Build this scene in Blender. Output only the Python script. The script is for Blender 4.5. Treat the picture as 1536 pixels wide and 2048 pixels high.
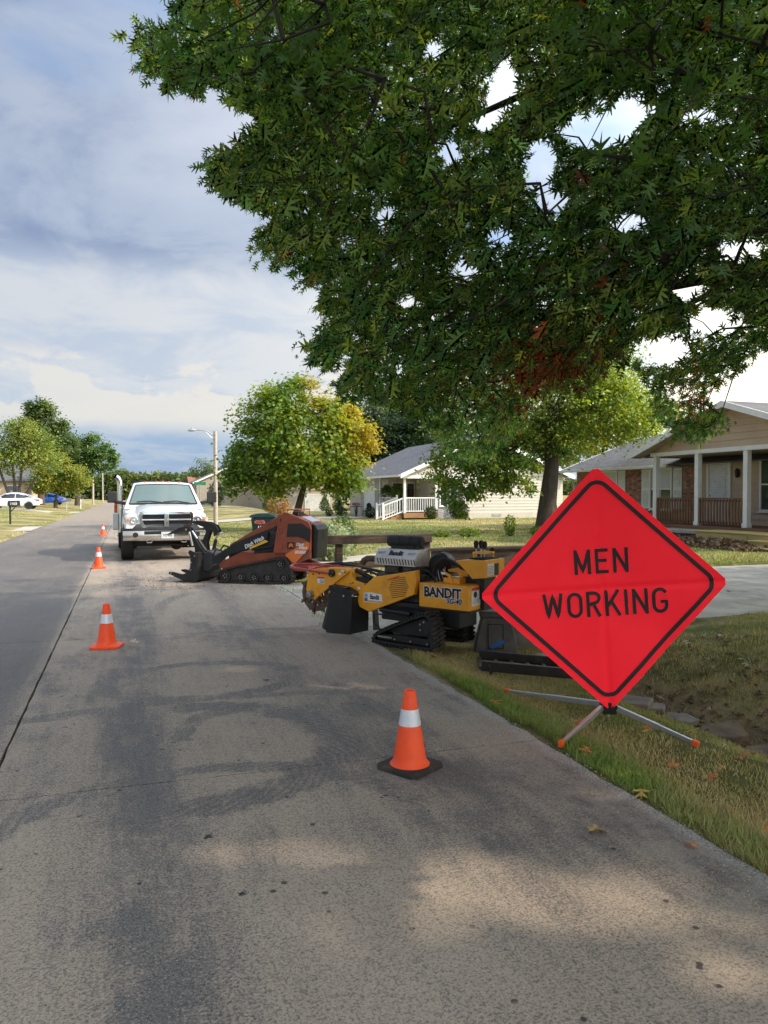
import bpy, bmesh, math, random
import numpy as np
from mathutils import Vector, Matrix

for _o in list(bpy.data.objects): bpy.data.objects.remove(_o)
SC = bpy.context.scene
COL = SC.collection
R = math.radians
random.seed(7)
RNG = np.random.default_rng(11)

# ---------------------------------------------------------------- camera
# World frame: +Y runs along the road away from the viewer, +X to the right, metres.
CAM_H, YAW, PITCH = 1.6, R(19.0), -math.atan(34 / 1500)
cd = bpy.data.cameras.new('camera'); cam = bpy.data.objects.new('camera', cd); COL.objects.link(cam)
cam.location = (0, 0, CAM_H)
cam.rotation_euler = (math.pi / 2 + PITCH, 0, -YAW)
cd.sensor_fit = 'VERTICAL'; cd.sensor_height = 24.0; cd.lens = 24.0 * 1500 / 2048
cd.clip_start = 0.05; cd.clip_end = 3000
SC.camera = cam

# ---------------------------------------------------------------- light
SUN_EL, SUN_DIR = R(33), Vector((0.86, -0.51, 0)).normalized()      # towards the sun
sun_vec = (SUN_DIR * math.cos(SUN_EL) + Vector((0, 0, math.sin(SUN_EL)))).normalized()
sl = bpy.data.lights.new('sun', 'SUN'); sl.energy = 2.6; sl.angle = R(0.6); sl.color = (1.0, 0.86, 0.66)
so = bpy.data.objects.new('sun', sl); COL.objects.link(so)
so.rotation_euler = (-sun_vec).to_track_quat('-Z', 'Y').to_euler(); so.location = (30, -20, 40)
SC.view_settings.view_transform = 'Standard'; SC.view_settings.look = 'None'
SC.view_settings.exposure = 0.85; SC.view_settings.gamma = 1.0
SC.cycles.max_bounces = 8; SC.cycles.diffuse_bounces = 4; SC.cycles.transparent_max_bounces = 8


class NT:
    """tiny node-graph writer"""
    def __init__(s, tree): s.t = tree; s.n = tree.nodes; s.l = tree.links
    def put(s, sock, v):
        if isinstance(v, bpy.types.NodeSocket): s.l.new(v, sock)
        elif isinstance(v, (tuple, list)) and sock.type == 'RGBA' and len(v) == 3: sock.default_value = (*v, 1)
        else: sock.default_value = v
    def math(s, op, a, b=0.0, c=None, clamp=False):
        n = s.n.new('ShaderNodeMath'); n.operation = op; n.use_clamp = clamp
        s.put(n.inputs[0], a); s.put(n.inputs[1], b)
        if c is not None: s.put(n.inputs[2], c)
        return n.outputs[0]
    def mix(s, f, a, b, blend='MIX'):
        n = s.n.new('ShaderNodeMix'); n.data_type = 'RGBA'; n.blend_type = blend
        s.put(n.inputs[0], f); s.put(n.inputs[6], a); s.put(n.inputs[7], b); return n.outputs[2]
    def noise(s, vec, scale, detail=4, rough=0.55, dist=0.0):
        n = s.n.new('ShaderNodeTexNoise'); s.put(n.inputs['Vector'], vec)
        n.inputs['Scale'].default_value = scale; n.inputs['Detail'].default_value = detail
        n.inputs['Roughness'].default_value = rough; n.inputs['Distortion'].default_value = dist
        return n.outputs[0]
    def voro(s, vec, scale, feature='F1'):
        n = s.n.new('ShaderNodeTexVoronoi'); n.feature = feature; s.put(n.inputs['Vector'], vec)
        n.inputs['Scale'].default_value = scale; return n.outputs
    def step(s, x, lo, hi, a=0.0, b=1.0):
        n = s.n.new('ShaderNodeMapRange'); n.interpolation_type = 'SMOOTHSTEP'
        s.put(n.inputs[0], x); s.put(n.inputs[1], lo); s.put(n.inputs[2], hi)
        s.put(n.inputs[3], a); s.put(n.inputs[4], b); return n.outputs[0]
    def sep(s, v):
        n = s.n.new('ShaderNodeSeparateXYZ'); s.put(n.inputs[0], v); return n.outputs
    def comb(s, x, y, z):
        n = s.n.new('ShaderNodeCombineXYZ'); s.put(n.inputs[0], x); s.put(n.inputs[1], y); s.put(n.inputs[2], z); return n.outputs[0]
    def vmul(s, v, k):
        n = s.n.new('ShaderNodeVectorMath'); n.operation = 'MULTIPLY'; s.put(n.inputs[0], v); n.inputs[1].default_value = k; return n.outputs[0]
    def pos(s): return s.n.new('ShaderNodeNewGeometry').outputs['Position']
    def obj(s): return s.n.new('ShaderNodeTexCoord').outputs['Object']
    def attr(s, name):
        n = s.n.new('ShaderNodeAttribute'); n.attribute_name = name; return n.outputs['Color']
    def bump(s, h, strength=0.3, dist=0.01):
        n = s.n.new('ShaderNodeBump'); n.inputs['Strength'].default_value = strength
        n.inputs['Distance'].default_value = dist; s.put(n.inputs['Height'], h); return n.outputs[0]


# ---------------------------------------------------------------- sky
W = bpy.data.worlds.new('World'); SC.world = W; W.use_nodes = True
w = NT(W.node_tree); w.n.clear()
sky = w.n.new('ShaderNodeTexSky'); sky.sky_type = 'NISHITA'; sky.sun_disc = False
sky.sun_elevation = SUN_EL; sky.sun_rotation = math.atan2(SUN_DIR.x, SUN_DIR.y)
sky.dust_density = 1.5; sky.air_density = 1.0; sky.ozone_density = 1.5
tc = w.n.new('ShaderNodeTexCoord')
dx, dy, dz = w.sep(tc.outputs['Generated'])
zz = w.math('MAXIMUM', dz, 0.0)
den = w.math('ADD', zz, 0.16)
uv = w.comb(w.math('DIVIDE', dx, den), w.math('DIVIDE', dy, den), 0.37)
nb = w.noise(uv, 0.85, 6, 0.52, 0.35)
ns = w.noise(uv, 2.6, 7, 0.58, 0.5)
wob = w.math('MULTIPLY', w.math('SUBTRACT', nb, 0.5), 0.16)
el = w.math('ADD', zz, wob)
K = 10.0
def kc(*c): return tuple(v * K for v in c)
upper = w.mix(w.step(ns, 0.38, 0.62), kc(.27, .345, .545), kc(.46, .535, .70))
upper = w.mix(w.step(nb, 0.50, 0.66), upper, kc(.60, .66, .82))
upper = w.mix(w.step(w.noise(uv, 1.3, 5, .5, .2), 0.50, 0.64), upper, kc(.30, .43, .72))
white = w.mix(w.step(ns, 0.34, 0.60), kc(.58, .65, .79), kc(.75, .77, .83))
low = w.mix(w.step(ns, 0.40, 0.62), kc(.32, .47, .74), kc(.47, .58, .77))
clouds = w.mix(w.step(el, 0.24, 0.31), white, upper)
clouds = w.mix(w.step(el, 0.055, 0.115), low, clouds)
# small heaped clouds low over the horizon, all round
az = w.math('ARCTAN2', dx, dy)
cn = w.noise(w.comb(w.math('MULTIPLY', az, 9.0), w.math('MULTIPLY', zz, 16.0), 1.0), 0.9, 7, 0.56)
cum = w.math('MULTIPLY', w.step(w.math('SUBTRACT', cn, w.math('MULTIPLY', zz, 1.1)), 0.335, 0.40), w.step(zz, 0.07, 0.10))
cum = w.math('MULTIPLY', cum, w.step(zz, 0.16, 0.19, 1.0, 0.0))
clouds = w.mix(w.math('MULTIPLY', cum, 0.85), clouds, kc(.90, .85, .80))
# sky gain towards the sun, like forward scatter, added to lift the shaded foreground
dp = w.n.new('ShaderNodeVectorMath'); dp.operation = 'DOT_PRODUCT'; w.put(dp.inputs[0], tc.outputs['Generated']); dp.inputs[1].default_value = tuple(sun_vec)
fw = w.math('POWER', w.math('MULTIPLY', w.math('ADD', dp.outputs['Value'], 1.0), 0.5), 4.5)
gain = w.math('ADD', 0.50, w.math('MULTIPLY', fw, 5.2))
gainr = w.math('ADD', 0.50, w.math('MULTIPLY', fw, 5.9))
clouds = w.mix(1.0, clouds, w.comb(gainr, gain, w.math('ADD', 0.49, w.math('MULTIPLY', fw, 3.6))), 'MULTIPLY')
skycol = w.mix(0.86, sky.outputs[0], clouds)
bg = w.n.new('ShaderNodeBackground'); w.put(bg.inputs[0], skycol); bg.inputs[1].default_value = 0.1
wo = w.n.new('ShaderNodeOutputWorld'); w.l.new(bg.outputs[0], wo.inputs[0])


# ---------------------------------------------------------------- materials
MATS = {}
def mat(name, col, rough=0.6, metal=0.0, var=0.12, scale=6.0, bump=0.0, bscale=60.0, dirt=None, coat=0.0, spec=0.5, world=False, aniso=None):
    if name in MATS: return MATS[name]
    m = bpy.data.materials.new(name); m.use_nodes = True; MATS[name] = m
    g = NT(m.node_tree); b = m.node_tree.nodes['Principled BSDF']
    v = g.pos() if world else g.obj()
    if aniso: v = g.vmul(v, aniso)
    n = g.noise(v, scale, 5, 0.6)
    lo = tuple(max(0, c * (1 - var)) for c in col); hi = tuple(min(1, c * (1 + var)) for c in col)
    c = g.mix(g.step(n, 0.3, 0.7), lo, hi)
    if dirt:
        dc, amt, dscale = dirt
        dn = g.noise(v, dscale, 6, 0.65)
        c = g.mix(g.math('MULTIPLY', g.step(dn, 0.48, 0.72), amt), c, dc)
        g.put(b.inputs['Roughness'], g.math('ADD', g.math('MULTIPLY', g.step(dn, 0.48, 0.72), amt * 0.3), rough, clamp=True))
    else:
        g.put(b.inputs['Roughness'], g.math('ADD', g.math('MULTIPLY', g.math('SUBTRACT', n, 0.5), 0.15), rough, clamp=True))
    g.put(b.inputs['Base Color'], c)
    b.inputs['Metallic'].default_value = metal
    b.inputs['Specular IOR Level'].default_value = spec
    if coat: b.inputs['Coat Weight'].default_value = coat; b.inputs['Coat Roughness'].default_value = 0.08
    if bump: g.put(b.inputs['Normal'], g.bump(g.noise(v, bscale, 4, 0.6), bump, 0.01))
    return m

def leaf_mat(name, trans=0.35, rough=0.5):
    m = bpy.data.materials.new(name); m.use_nodes = True
    g = NT(m.node_tree); g.n.clear()
    c = g.attr('tint')
    p = g.n.new('ShaderNodeBsdfPrincipled'); g.put(p.inputs['Base Color'], c); p.inputs['Roughness'].default_value = rough
    p.inputs['Specular IOR Level'].default_value = 0.35
    t = g.n.new('ShaderNodeBsdfTranslucent')
    g.put(t.inputs[0], g.mix(1.0, c, (1.5, 1.35, 0.5), 'MULTIPLY'))
    mx = g.n.new('ShaderNodeMixShader'); mx.inputs[0].default_value = trans
    g.l.new(p.outputs[0], mx.inputs[1]); g.l.new(t.outputs[0], mx.inputs[2])
    o = g.n.new('ShaderNodeOutputMaterial'); g.l.new(mx.outputs[0], o.inputs[0])
    return m

LEAF = leaf_mat('leaf', 0.46, 0.40)
GRASS = leaf_mat('grass_blade', 0.25, 0.6)
DRYLEAF = leaf_mat('dry_leaf', 0.15, 0.7)

def glass_mat(name, col=(0.02, 0.03, 0.035), rough=0.06):
    return mat(name, col, rough, 0.0, 0.05, 2.0, spec=0.9, coat=0.6)


# ---------------------------------------------------------------- mesh helpers
class MB:
    def __init__(s): s.v = []; s.f = []
    def add(s, vs, fs):
        o = len(s.v); s.v += [tuple(p) for p in vs]; s.f += [tuple(i + o for i in f) for f in fs]; return s
    def bb(s, x0, x1, y0, y1, z0, z1):
        return s.add([(x0, y0, z0), (x1, y0, z0), (x1, y1, z0), (x0, y1, z0), (x0, y0, z1), (x1, y0, z1), (x1, y1, z1), (x0, y1, z1)],
                     [(3, 2, 1, 0), (4, 5, 6, 7), (0, 1, 5, 4), (1, 2, 6, 5), (2, 3, 7, 6), (3, 0, 4, 7)])
    def box(s, c, size, rot=None):
        M = Matrix.Translation(c) @ (rot.to_4x4() if rot is not None else Matrix.Identity(4))
        h = [d / 2 for d in size]
        vs = [M @ Vector((sx * h[0], sy * h[1], sz * h[2])) for sz in (-1, 1) for sx, sy in ((-1, -1), (1, -1), (1, 1), (-1, 1))]
        return s.add(vs, [(3, 2, 1, 0), (4, 5, 6, 7), (0, 1, 5, 4), (1, 2, 6, 5), (2, 3, 7, 6), (3, 0, 4, 7)])
    def bar(s, p0, p1, wd, ht, up=(0, 0, 1)):
        p0, p1 = Vector(p0), Vector(p1); d = (p1 - p0).normalized(); u = Vector(up)
        sd = d.cross(u)
        if sd.length < 1e-4: sd = d.cross(Vector((0, 1, 0)))
        sd.normalize(); u = sd.cross(d).normalized()
        vs = [p + sd * a * wd / 2 + u * b * ht / 2 for p in (p0, p1) for a, b in ((-1, -1), (1, -1), (1, 1), (-1, 1))]
        return s.add(vs, [(0, 1, 2, 3), (7, 6, 5, 4), (0, 4, 5, 1), (1, 5, 6, 2), (2, 6, 7, 3), (3, 7, 4, 0)])
    def tube(s, pts, r, n=8, cap=True):
        pts = [Vector(p) for p in pts]; k = len(pts)
        rs = list(r) if isinstance(r, (list, tuple)) else [r] * k
        ref = None; o = len(s.v)
        for i, p in enumerate(pts):
            d = (pts[min(i + 1, k - 1)] - pts[max(i - 1, 0)])
            d = d.normalized() if d.length > 1e-9 else Vector((0, 0, 1))
            if ref is None:
                ref = d.cross(Vector((0, 0, 1)))
                if ref.length < 1e-3: ref = d.cross(Vector((0, 1, 0)))
            ref = (ref - d * ref.dot(d)).normalized(); b = d.cross(ref)
            for j in range(n):
                a = 2 * math.pi * j / n
                s.v.append(tuple(p + (ref * math.cos(a) + b * math.sin(a)) * rs[i]))
        for i in range(k - 1):
            for j in range(n):
                a = o + i * n + j; b2 = o + i * n + (j + 1) % n
                s.f.append((a, b2, b2 + n, a + n))
        if cap:
            s.f.append(tuple(o + j for j in range(n))[::-1]); s.f.append(tuple(o + (k - 1) * n + j for j in range(n)))
        return s
    def cyl(s, p0, p1, r0, r1=None, n=16): return s.tube([p0, p1], [r0, r0 if r1 is None else r1], n)
    def lathe(s, prof, n=24, c=(0, 0, 0), axis='z', cap=True):
        o = len(s.v)
        for r, z in prof:
            for j in range(n):
                a = 2 * math.pi * j / n; x, y = r * math.cos(a), r * math.sin(a)
                p = {'z': (x, y, z), 'y': (x, z, y), 'x': (z, x, y)}[axis]
                s.v.append((p[0] + c[0], p[1] + c[1], p[2] + c[2]))
        for i in range(len(prof) - 1):
            for j in range(n):
                a = o + i * n + j; b = o + i * n + (j + 1) % n
                s.f.append((a, b, b + n, a + n))
        if cap:
            s.f.append(tuple(o + j for j in range(n))); s.f.append(tuple(o + (len(prof) - 1) * n + j for j in range(n)))
        return s
    def prism(s, poly, a0, a1, axis='y'):
        """poly in the plane across `axis`: axis y -> (x,z); x -> (y,z); z -> (x,y)"""
        n = len(poly); o = len(s.v)
        for a in (a0, a1):
            for p, q in poly:
                s.v.append({'y': (p, a, q), 'x': (a, p, q), 'z': (p, q, a)}[axis])
        s.f.append(tuple(o + i for i in range(n))); s.f.append(tuple(o + n + i for i in reversed(range(n))))
        for i in range(n):
            j = (i + 1) % n; s.f.append((o + i, o + n + i, o + n + j, o + j))
        return s
    def build(s, name, m, parent=None, smooth=False, bevel=0.0, loc=None, ang=35, recalc=True, seg=2):
        me = bpy.data.meshes.new(name); me.from_pydata(s.v, [], s.f)
        if recalc and len(s.v) < 60000:
            bm = bmesh.new(); bm.from_mesh(me); bmesh.ops.recalc_face_normals(bm, faces=bm.faces); bm.to_mesh(me); bm.free()
        me.update()
        if smooth:
            me.shade_smooth(); me.set_sharp_from_angle(angle=R(ang))
        return place(name, me, m, parent, bevel, loc, seg)

def place(name, me, m=None, parent=None, bevel=0.0, loc=None, seg=2, rot=None):
    ob = bpy.data.objects.new(name, me); COL.objects.link(ob)
    if m is not None and not me.materials: me.materials.append(m)
    if parent is not None: ob.parent = parent
    if loc is not None: ob.location = loc
    if rot is not None: ob.rotation_euler = rot
    if bevel:
        md = ob.modifiers.new('bevel', 'BEVEL'); md.width = bevel; md.segments = seg; md.limit_method = 'ANGLE'; md.angle_limit = R(40)
    return ob

def thing(name, label, cat, loc=(0, 0, 0), rz=0.0, group=None):
    o = bpy.data.objects.new(name, None); COL.objects.link(o); o.empty_display_size = 0.2
    o.location = loc; o.rotation_euler = (0, 0, rz); tag(o, label, cat, group); return o
def tag(o, label, cat, group=None, kind=None):
    o['label'] = label; o['category'] = cat
    if group: o['group'] = group
    if kind: o['kind'] = kind
    return o
def structure(o, label=None):
    o['kind'] = 'structure'
    if label: o['label'] = label
    return o

def copy_tree(o, parent=None):
    c = o.copy(); COL.objects.link(c)
    if parent is not None: c.parent = parent
    for ch in list(o.children): copy_tree(ch, c)
    return c

def stuff_mesh(name, tv, tf, pos, rot, scl, tint, m, parent=None):
    """many copies of one small template baked into one mesh. pos (k,3) rot (k,3,3) scl (k,) or (k,3) tint (k,3)"""
    tv = np.asarray(tv, float); tf = np.asarray(tf, int); k = len(pos); n = len(tv)
    scl = np.asarray(scl); sc3 = np.repeat(scl[:, None], 3, 1) if scl.ndim == 1 else scl
    V = np.einsum('kij,knj->kni', rot, tv[None] * sc3[:, None, :]) + pos[:, None, :]
    V = V.reshape(-1, 3).astype(np.float32)
    Fc = (tf[None] + (np.arange(k) * n)[:, None, None]).reshape(-1).astype(np.int32)
    nt = k * len(tf)
    me = bpy.data.meshes.new(name)
    me.vertices.add(len(V)); me.vertices.foreach_set('co', V.ravel())
    me.loops.add(nt * 3); me.loops.foreach_set('vertex_index', Fc)
    me.polygons.add(nt); me.polygons.foreach_set('loop_start', np.arange(0, nt * 3, 3, dtype=np.int32))
    me.polygons.foreach_set('loop_total', np.full(nt, 3, dtype=np.int32))
    me.update(calc_edges=True); me.validate()
    a = me.attributes.new('tint', 'FLOAT_COLOR', 'POINT')
    t4 = np.ones((k, n, 4), np.float32); t4[:, :, :3] = tint[:, None, :]
    a.data.foreach_set('color', t4.ravel())
    me.materials.append(m)
    ob = bpy.data.objects.new(name, me); COL.objects.link(ob)
    if parent is not None: ob.parent = parent
    ob['kind'] = 'stuff'
    return ob

def rots(axis, normal):
    """rotation matrices whose y column is `axis` and z column near `normal` (k,3 each)"""
    y = axis / np.maximum(np.linalg.norm(axis, axis=1, keepdims=True), 1e-9)
    z = normal - (normal * y).sum(1, keepdims=True) * y
    z /= np.maximum(np.linalg.norm(z, axis=1, keepdims=True), 1e-9)
    x = np.cross(y, z)
    return np.stack([x, y, z], axis=2)
def rand_dirs(k):
    v = RNG.normal(size=(k, 3)); return v / np.linalg.norm(v, axis=1, keepdims=True)

# ---- lettering: mesh made from the built-in font (made first, while the scene is small)
def text_mesh(body, size=0.1, extrude=0.0015, bold=0.0, shear=0.0, xs=1.0, align='CENTER'):
    cu = bpy.data.curves.new('lettering', 'FONT'); cu.body = body; cu.size = size; cu.extrude = extrude
    cu.offset = bold; cu.shear = shear; cu.align_x = align; cu.align_y = 'CENTER'; cu.resolution_u = 3
    ob = bpy.data.objects.new('lettering', cu); COL.objects.link(ob)
    dg = bpy.context.evaluated_depsgraph_get(); dg.update()
    me = bpy.data.meshes.new_from_object(ob.evaluated_get(dg))
    bpy.data.objects.remove(ob); bpy.data.curves.remove(cu)
    for v in me.vertices: v.co.x *= xs
    me.name = 'lettering'; return me
TXT = dict(
    bandit=text_mesh('BANDIT', 0.142, 0.001, 0.0058, 0.0, 0.90),
    bandit_edge=text_mesh('BANDIT', 0.142, 0.001, 0.0135, 0.0, 0.90),
    sg=text_mesh('SG-40', 0.078, 0.001, 0.002, 0.28, 0.92), sg_edge=text_mesh('SG-40', 0.078, 0.001, 0.0065, 0.28, 0.92),
    small=text_mesh('Bandit', 0.075, 0.001, 0.002, 0.0, 0.68),
    shield=text_mesh('Bandit', 0.082, 0.001, 0.003, 0.12, 0.92),
    hot=text_mesh('HOT', 0.045, 0.0006, 0.0, 0.15, 1.1),
    ditch=text_mesh('Ditch Witch', 0.10, 0.001, 0.0026, 0.25, 0.80),
    dw1=text_mesh('Ditch', 0.075, 0.001, 0.0022, 0.28, 0.84), dw2=text_mesh('Witch', 0.075, 0.001, 0.0022, 0.28, 0.84),
    sk=text_mesh('SK850', 0.07, 0.001, 0.0028, 0.28, 1.1),
    n1102=text_mesh('1102', 0.115, 0.001, 0.003), n1103=text_mesh('1103', 0.17, 0.001, 0.004),
    plate=text_mesh('97J 4K8', 0.085, 0.001, 0.001, 0.0, 0.75),
)
def letter(key, m, parent, origin, xdir, up=(0, 0, 1), name='lettering'):
    x = Vector(xdir).normalized(); u = Vector(up); u = (u - x * u.dot(x)).normalized(); z = x.cross(u)
    M = Matrix((x, u, z)).transposed().to_4x4(); M.translation = Vector(origin)
    me = TXT[key]
    if me.materials and me.materials[0] != m: me = me.copy(); me.materials.clear()
    ob = place(name, me, m, parent); ob.matrix_local = M; return ob
# ================================================================ terrain
RE, LE, RC = 2.54, -3.98, -0.72          # road edges and centre joint
DW0, DW1 = 7.85, 13.4                    # driveway crossing the ditch, from road to the brick house
def sm(x, a, b):
    u = np.clip((x - a) / (b - a), 0, 1); return u * u * (3 - 2 * u)
def gz(x, y):
    x = np.asarray(x, float); y = np.asarray(y, float)
    d = np.maximum(x - RE, 0)
    z = -0.015 - 0.075 * np.minimum(d, 1.4) * sm(x, RE, RE + .4)
    z = z * (1 - sm(x, 5.6, 8.0)) + 0.02 * sm(x, 5.6, 8.0)
    dd = 1 - sm(y, 5.9, 7.6) + 0.15 * sm(y, 14.2, 15.5) * (1 - sm(y, 20, 26))
    z = z - 0.36 * np.exp(-((x - 4.95) / 0.75) ** 2) * dd
    z = z + 0.10 * sm(x, 10, 20) + 0.012 * np.clip(y - 55, 0, 110) * sm(x, 4, 12)
    z = z - 1.1 * np.exp(-((x - 19.8) / 5.5) ** 2) * sm(y, 62, 84)
    u = np.maximum(LE - x, 0)
    zl = -0.015 + 0.42 * sm(u, 1.0, 7) + 0.5 * sm(u, 7, 30)
    z = np.where(x < -0.7, zl, z)
    under = (x > LE) & (x < RE)
    z = np.where(under, -0.16, z)
    dv = (x > RE) & (y > DW0) & (y < DW1)
    z = np.where(dv & (x < 26), np.minimum(z, -0.10), z)
    return z

xs = np.unique(np.concatenate([np.arange(-400, -40, 40), np.arange(-40, -4, 3), [LE - .01, LE], np.arange(-3.5, 2.4, 1.0), [RE, RE + .01],
     np.arange(2.7, 9, 0.16), np.arange(9, 30, 1.2), np.arange(30, 80, 6), np.arange(80, 420, 40)]))
ys = np.unique(np.concatenate([np.arange(-60, -4, 6), np.arange(-4, 1, .5), np.arange(1, 7.8, .16), [DW0 - .005, DW0 + .005], np.arange(8, 13.4, .5), [DW1 - .005, DW1 + .005],
     np.arange(13.6, 30, .5), np.arange(30, 70, 2), np.arange(70, 230, 8), np.arange(230, 900, 40)]))
XX, YY = np.meshgrid(xs, ys); ZZ = gz(XX, YY)
near = (np.abs(XX - 5) < 4) & (YY < 16) & (XX > RE + .1)
ZZ = ZZ + np.where(near, RNG.normal(0, .008, XX.shape), 0)
mb = MB(); nx = len(xs)
mb.v = list(map(tuple, np.stack([XX.ravel(), YY.ravel(), ZZ.ravel()], 1)))
mb.f = [(j * nx + i, j * nx + i + 1, (j + 1) * nx + i + 1, (j + 1) * nx + i) for j in range(len(ys) - 1) for i in range(nx - 1)]

m = bpy.data.materials.new('lawn'); m.use_nodes = True; g = NT(m.node_tree); b = g.n['Principled BSDF']
p = g.pos(); px, py, pz = g.sep(p)
n1 = g.noise(p, 0.35, 5, .6); n2 = g.noise(p, 2.2, 5, .65); n3 = g.noise(p, 45, 3, .7)
green = g.mix(n2, (.11, .13, .04), (.20, .20, .07)); dry = g.mix(n2, (.38, .30, .15), (.52, .41, .20))
c = g.mix(g.step(g.math('ADD', g.math('MULTIPLY', n1, .75), g.math('MULTIPLY', n2, .35)), .46, .64), green, dry)
# bare soil along the ditch bed and where turf is worn
dist = g.math('ABSOLUTE', g.math('SUBTRACT', px, 5.0))
soil = g.math('MULTIPLY', g.step(g.math('ADD', dist, g.math('MULTIPLY', n2, .9)), .45, .95, .85, 0.0), g.step(py, 6.4, 7.6, 1.0, 0.0))
soil = g.math('MAXIMUM', soil, g.math('MULTIPLY', g.step(g.noise(p, 1.1, 4, .6), .58, .68), .55))
c = g.mix(soil, c, g.mix(g.noise(p, 14, 5, .7), (.11, .08, .055), (.27, .20, .14)))
c = g.mix(g.math('MULTIPLY', g.step(n3, .35, .75), .5), c, g.mix(1.0, c, (.55, .55, .5), 'MULTIPLY'))
g.put(b.inputs['Base Color'], c); b.inputs['Roughness'].default_value = 0.95; b.inputs['Specular IOR Level'].default_value = 0.15
g.put(b.inputs['Normal'], g.bump(g.noise(p, 28, 6, .75), 0.8, 0.05))
structure(mb.build('ground', m, smooth=True, recalc=False), 'lawns, verge and ditch on both sides of the road')

# ---------------------------------------------------------------- road
m = bpy.data.materials.new('road_concrete'); m.use_nodes = True; g = NT(m.node_tree); b = g.n['Principled BSDF']
p = g.pos(); px, py, pz = g.sep(p)
big = g.noise(g.comb(g.math('MULTIPLY', px, 1.0), g.math('MULTIPLY', py, .25), 0), 1.3, 5, .62)
mid = g.noise(p, 3.2, 6, .62); fine = g.noise(p, 85, 3, .75); grit = g.noise(p, 210, 2, .8)
tan = g.mix(mid, (.335, .265, .205), (.475, .385, .30))
dark = g.mix(mid, (.098, .088, .085), (.175, .158, .148))
wav = g.math('MULTIPLY', g.math('SUBTRACT', g.noise(g.comb(0.0, py, 3.0), .5, 2), .5), .35)
pxw = g.math('ADD', px, wav)
def band(cx, wd, k):
    return g.math('MULTIPLY', g.step(g.math('ABSOLUTE', g.math('SUBTRACT', pxw, cx)), wd * .1, wd, 1.0, 0.0), k)
dk = g.math('MAXIMUM', band(0.06, .55, .86), band(1.46, .50, .55))
left = g.math('MULTIPLY', g.step(px, -.55, -.85), 1.0)
leftd = g.math('SUBTRACT', 1.0, band(-.62, .32, .55))
# streaky, patchy film of rubber and oil
patch = g.step(g.math('ADD', big, g.math('MULTIPLY', g.math('SUBTRACT', mid, .5), .5)), .36, .62)
dk = g.math('MAXIMUM', dk, g.math('MULTIPLY', g.step(g.noise(g.comb(px, g.math('MULTIPLY', py, .55), 7.0), .9, 5, .65), .42, .64), .80))
dk = g.math('MULTIPLY', dk, g.math('ADD', .30, g.math('MULTIPLY', patch, .80)))
dk = g.math('MAXIMUM', dk, g.math('MULTIPLY', g.math('MULTIPLY', left, leftd), g.math('ADD', .78, g.math('MULTIPLY', patch, .3))))
# curved tyre and track scuffs from machines turning in front of the driveway
ang_n = g.noise(p, 7.0, 5, .7)
def ring(cx, cy, rx, ry, wd, k, a0=-9.0, a1=9.0):
    ux = g.math('DIVIDE', g.math('SUBTRACT', px, cx), rx); uy = g.math('DIVIDE', g.math('SUBTRACT', py, cy), ry)
    r = g.math('SQRT', g.math('ADD', g.math('MULTIPLY', ux, ux), g.math('MULTIPLY', uy, uy)))
    an = g.math('ARCTAN2', uy, ux)
    e = g.math('ADD', g.math('ABSOLUTE', g.math('SUBTRACT', r, 1.0)), g.math('MULTIPLY', g.math('SUBTRACT', ang_n, .5), wd * 1.6))
    f = g.step(e, wd * .4, wd, k, 0.0)
    tread = g.math('ADD', .86, g.math('MULTIPLY', g.math('SINE', g.math('ADD', g.math('MULTIPLY', g.math('ADD', an, g.math('MULTIPLY', r, 1.6)), 64.0), g.math('MULTIPLY', mid, 22.0))), .16))
    tread = g.math('MULTIPLY', tread, g.step(g.noise(p, 2.3, 4, .6), .30, .50, .45, 1.0))
    f = g.math('MULTIPLY', f, tread)
    f = g.math('MULTIPLY', f, g.step(an, a0 - .25, a0 + .1)); f = g.math('MULTIPLY', f, g.step(an, a1 - .1, a1 + .25, 1.0, 0.0))
    return f
sc = ring(.62, 6.65, .82, .62, .20, .80)
sc = g.math('MAXIMUM', sc, ring(.30, 4.85, 1.02, .95, .22, .88, -1.9, 1.5))
sc = g.math('MAXIMUM', sc, ring(.35, 3.4, 1.1, 1.05, .12, .8, .2, 2.9))
sc = g.math('MAXIMUM', sc, ring(.75, 5.0, .42, .62, .25, .8, .4, 3.6))
sc = g.math('MAXIMUM', sc, ring(.55, 5.75, 1.25, .22, .4, .75, .0, 3.2))
sc = g.math('MAXIMUM', sc, ring(1.7, 10.4, 1.3, 2.6, .10, .55, 2.2, 5.0))
sc = g.math('MAXIMUM', sc, ring(1.3, 8.0, 1.15, .9, .14, .55, -.4, 2.4))
dk = g.math('MAXIMUM', dk, sc)
dk = g.math('MULTIPLY', dk, g.step(py, 14, 60, 1.0, .35))
streak = g.noise(g.comb(g.math('MULTIPLY', px, 9.0), g.math('MULTIPLY', py, .7), 2.0), 1.6, 5, .68)
dk = g.math('ADD', g.math('MULTIPLY', dk, 1.02), g.math('MULTIPLY', g.math('SUBTRACT', streak, .46), .85))
spk = g.math('MULTIPLY', g.math('SUBTRACT', fine, .5), 1.9)
f = g.step(g.math('ADD', dk, g.math('ADD', g.math('MULTIPLY', spk, 1.0), g.math('MULTIPLY', g.math('SUBTRACT', g.noise(p, 22, 5, .75), .5), 1.1))), -.05, 1.05)
c = g.mix(f, tan, dark)
grain = g.noise(p, 34, 4, .8)
c = g.mix(g.math('MULTIPLY', g.step(fine, .49, .60), .75), c, g.mix(1.0, c, (.50, .50, .52), 'MULTIPLY'))
c = g.mix(g.math('MULTIPLY', g.step(grain, .50, .62), .62), c, g.mix(1.0, c, (.55, .54, .55), 'MULTIPLY'))
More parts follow.
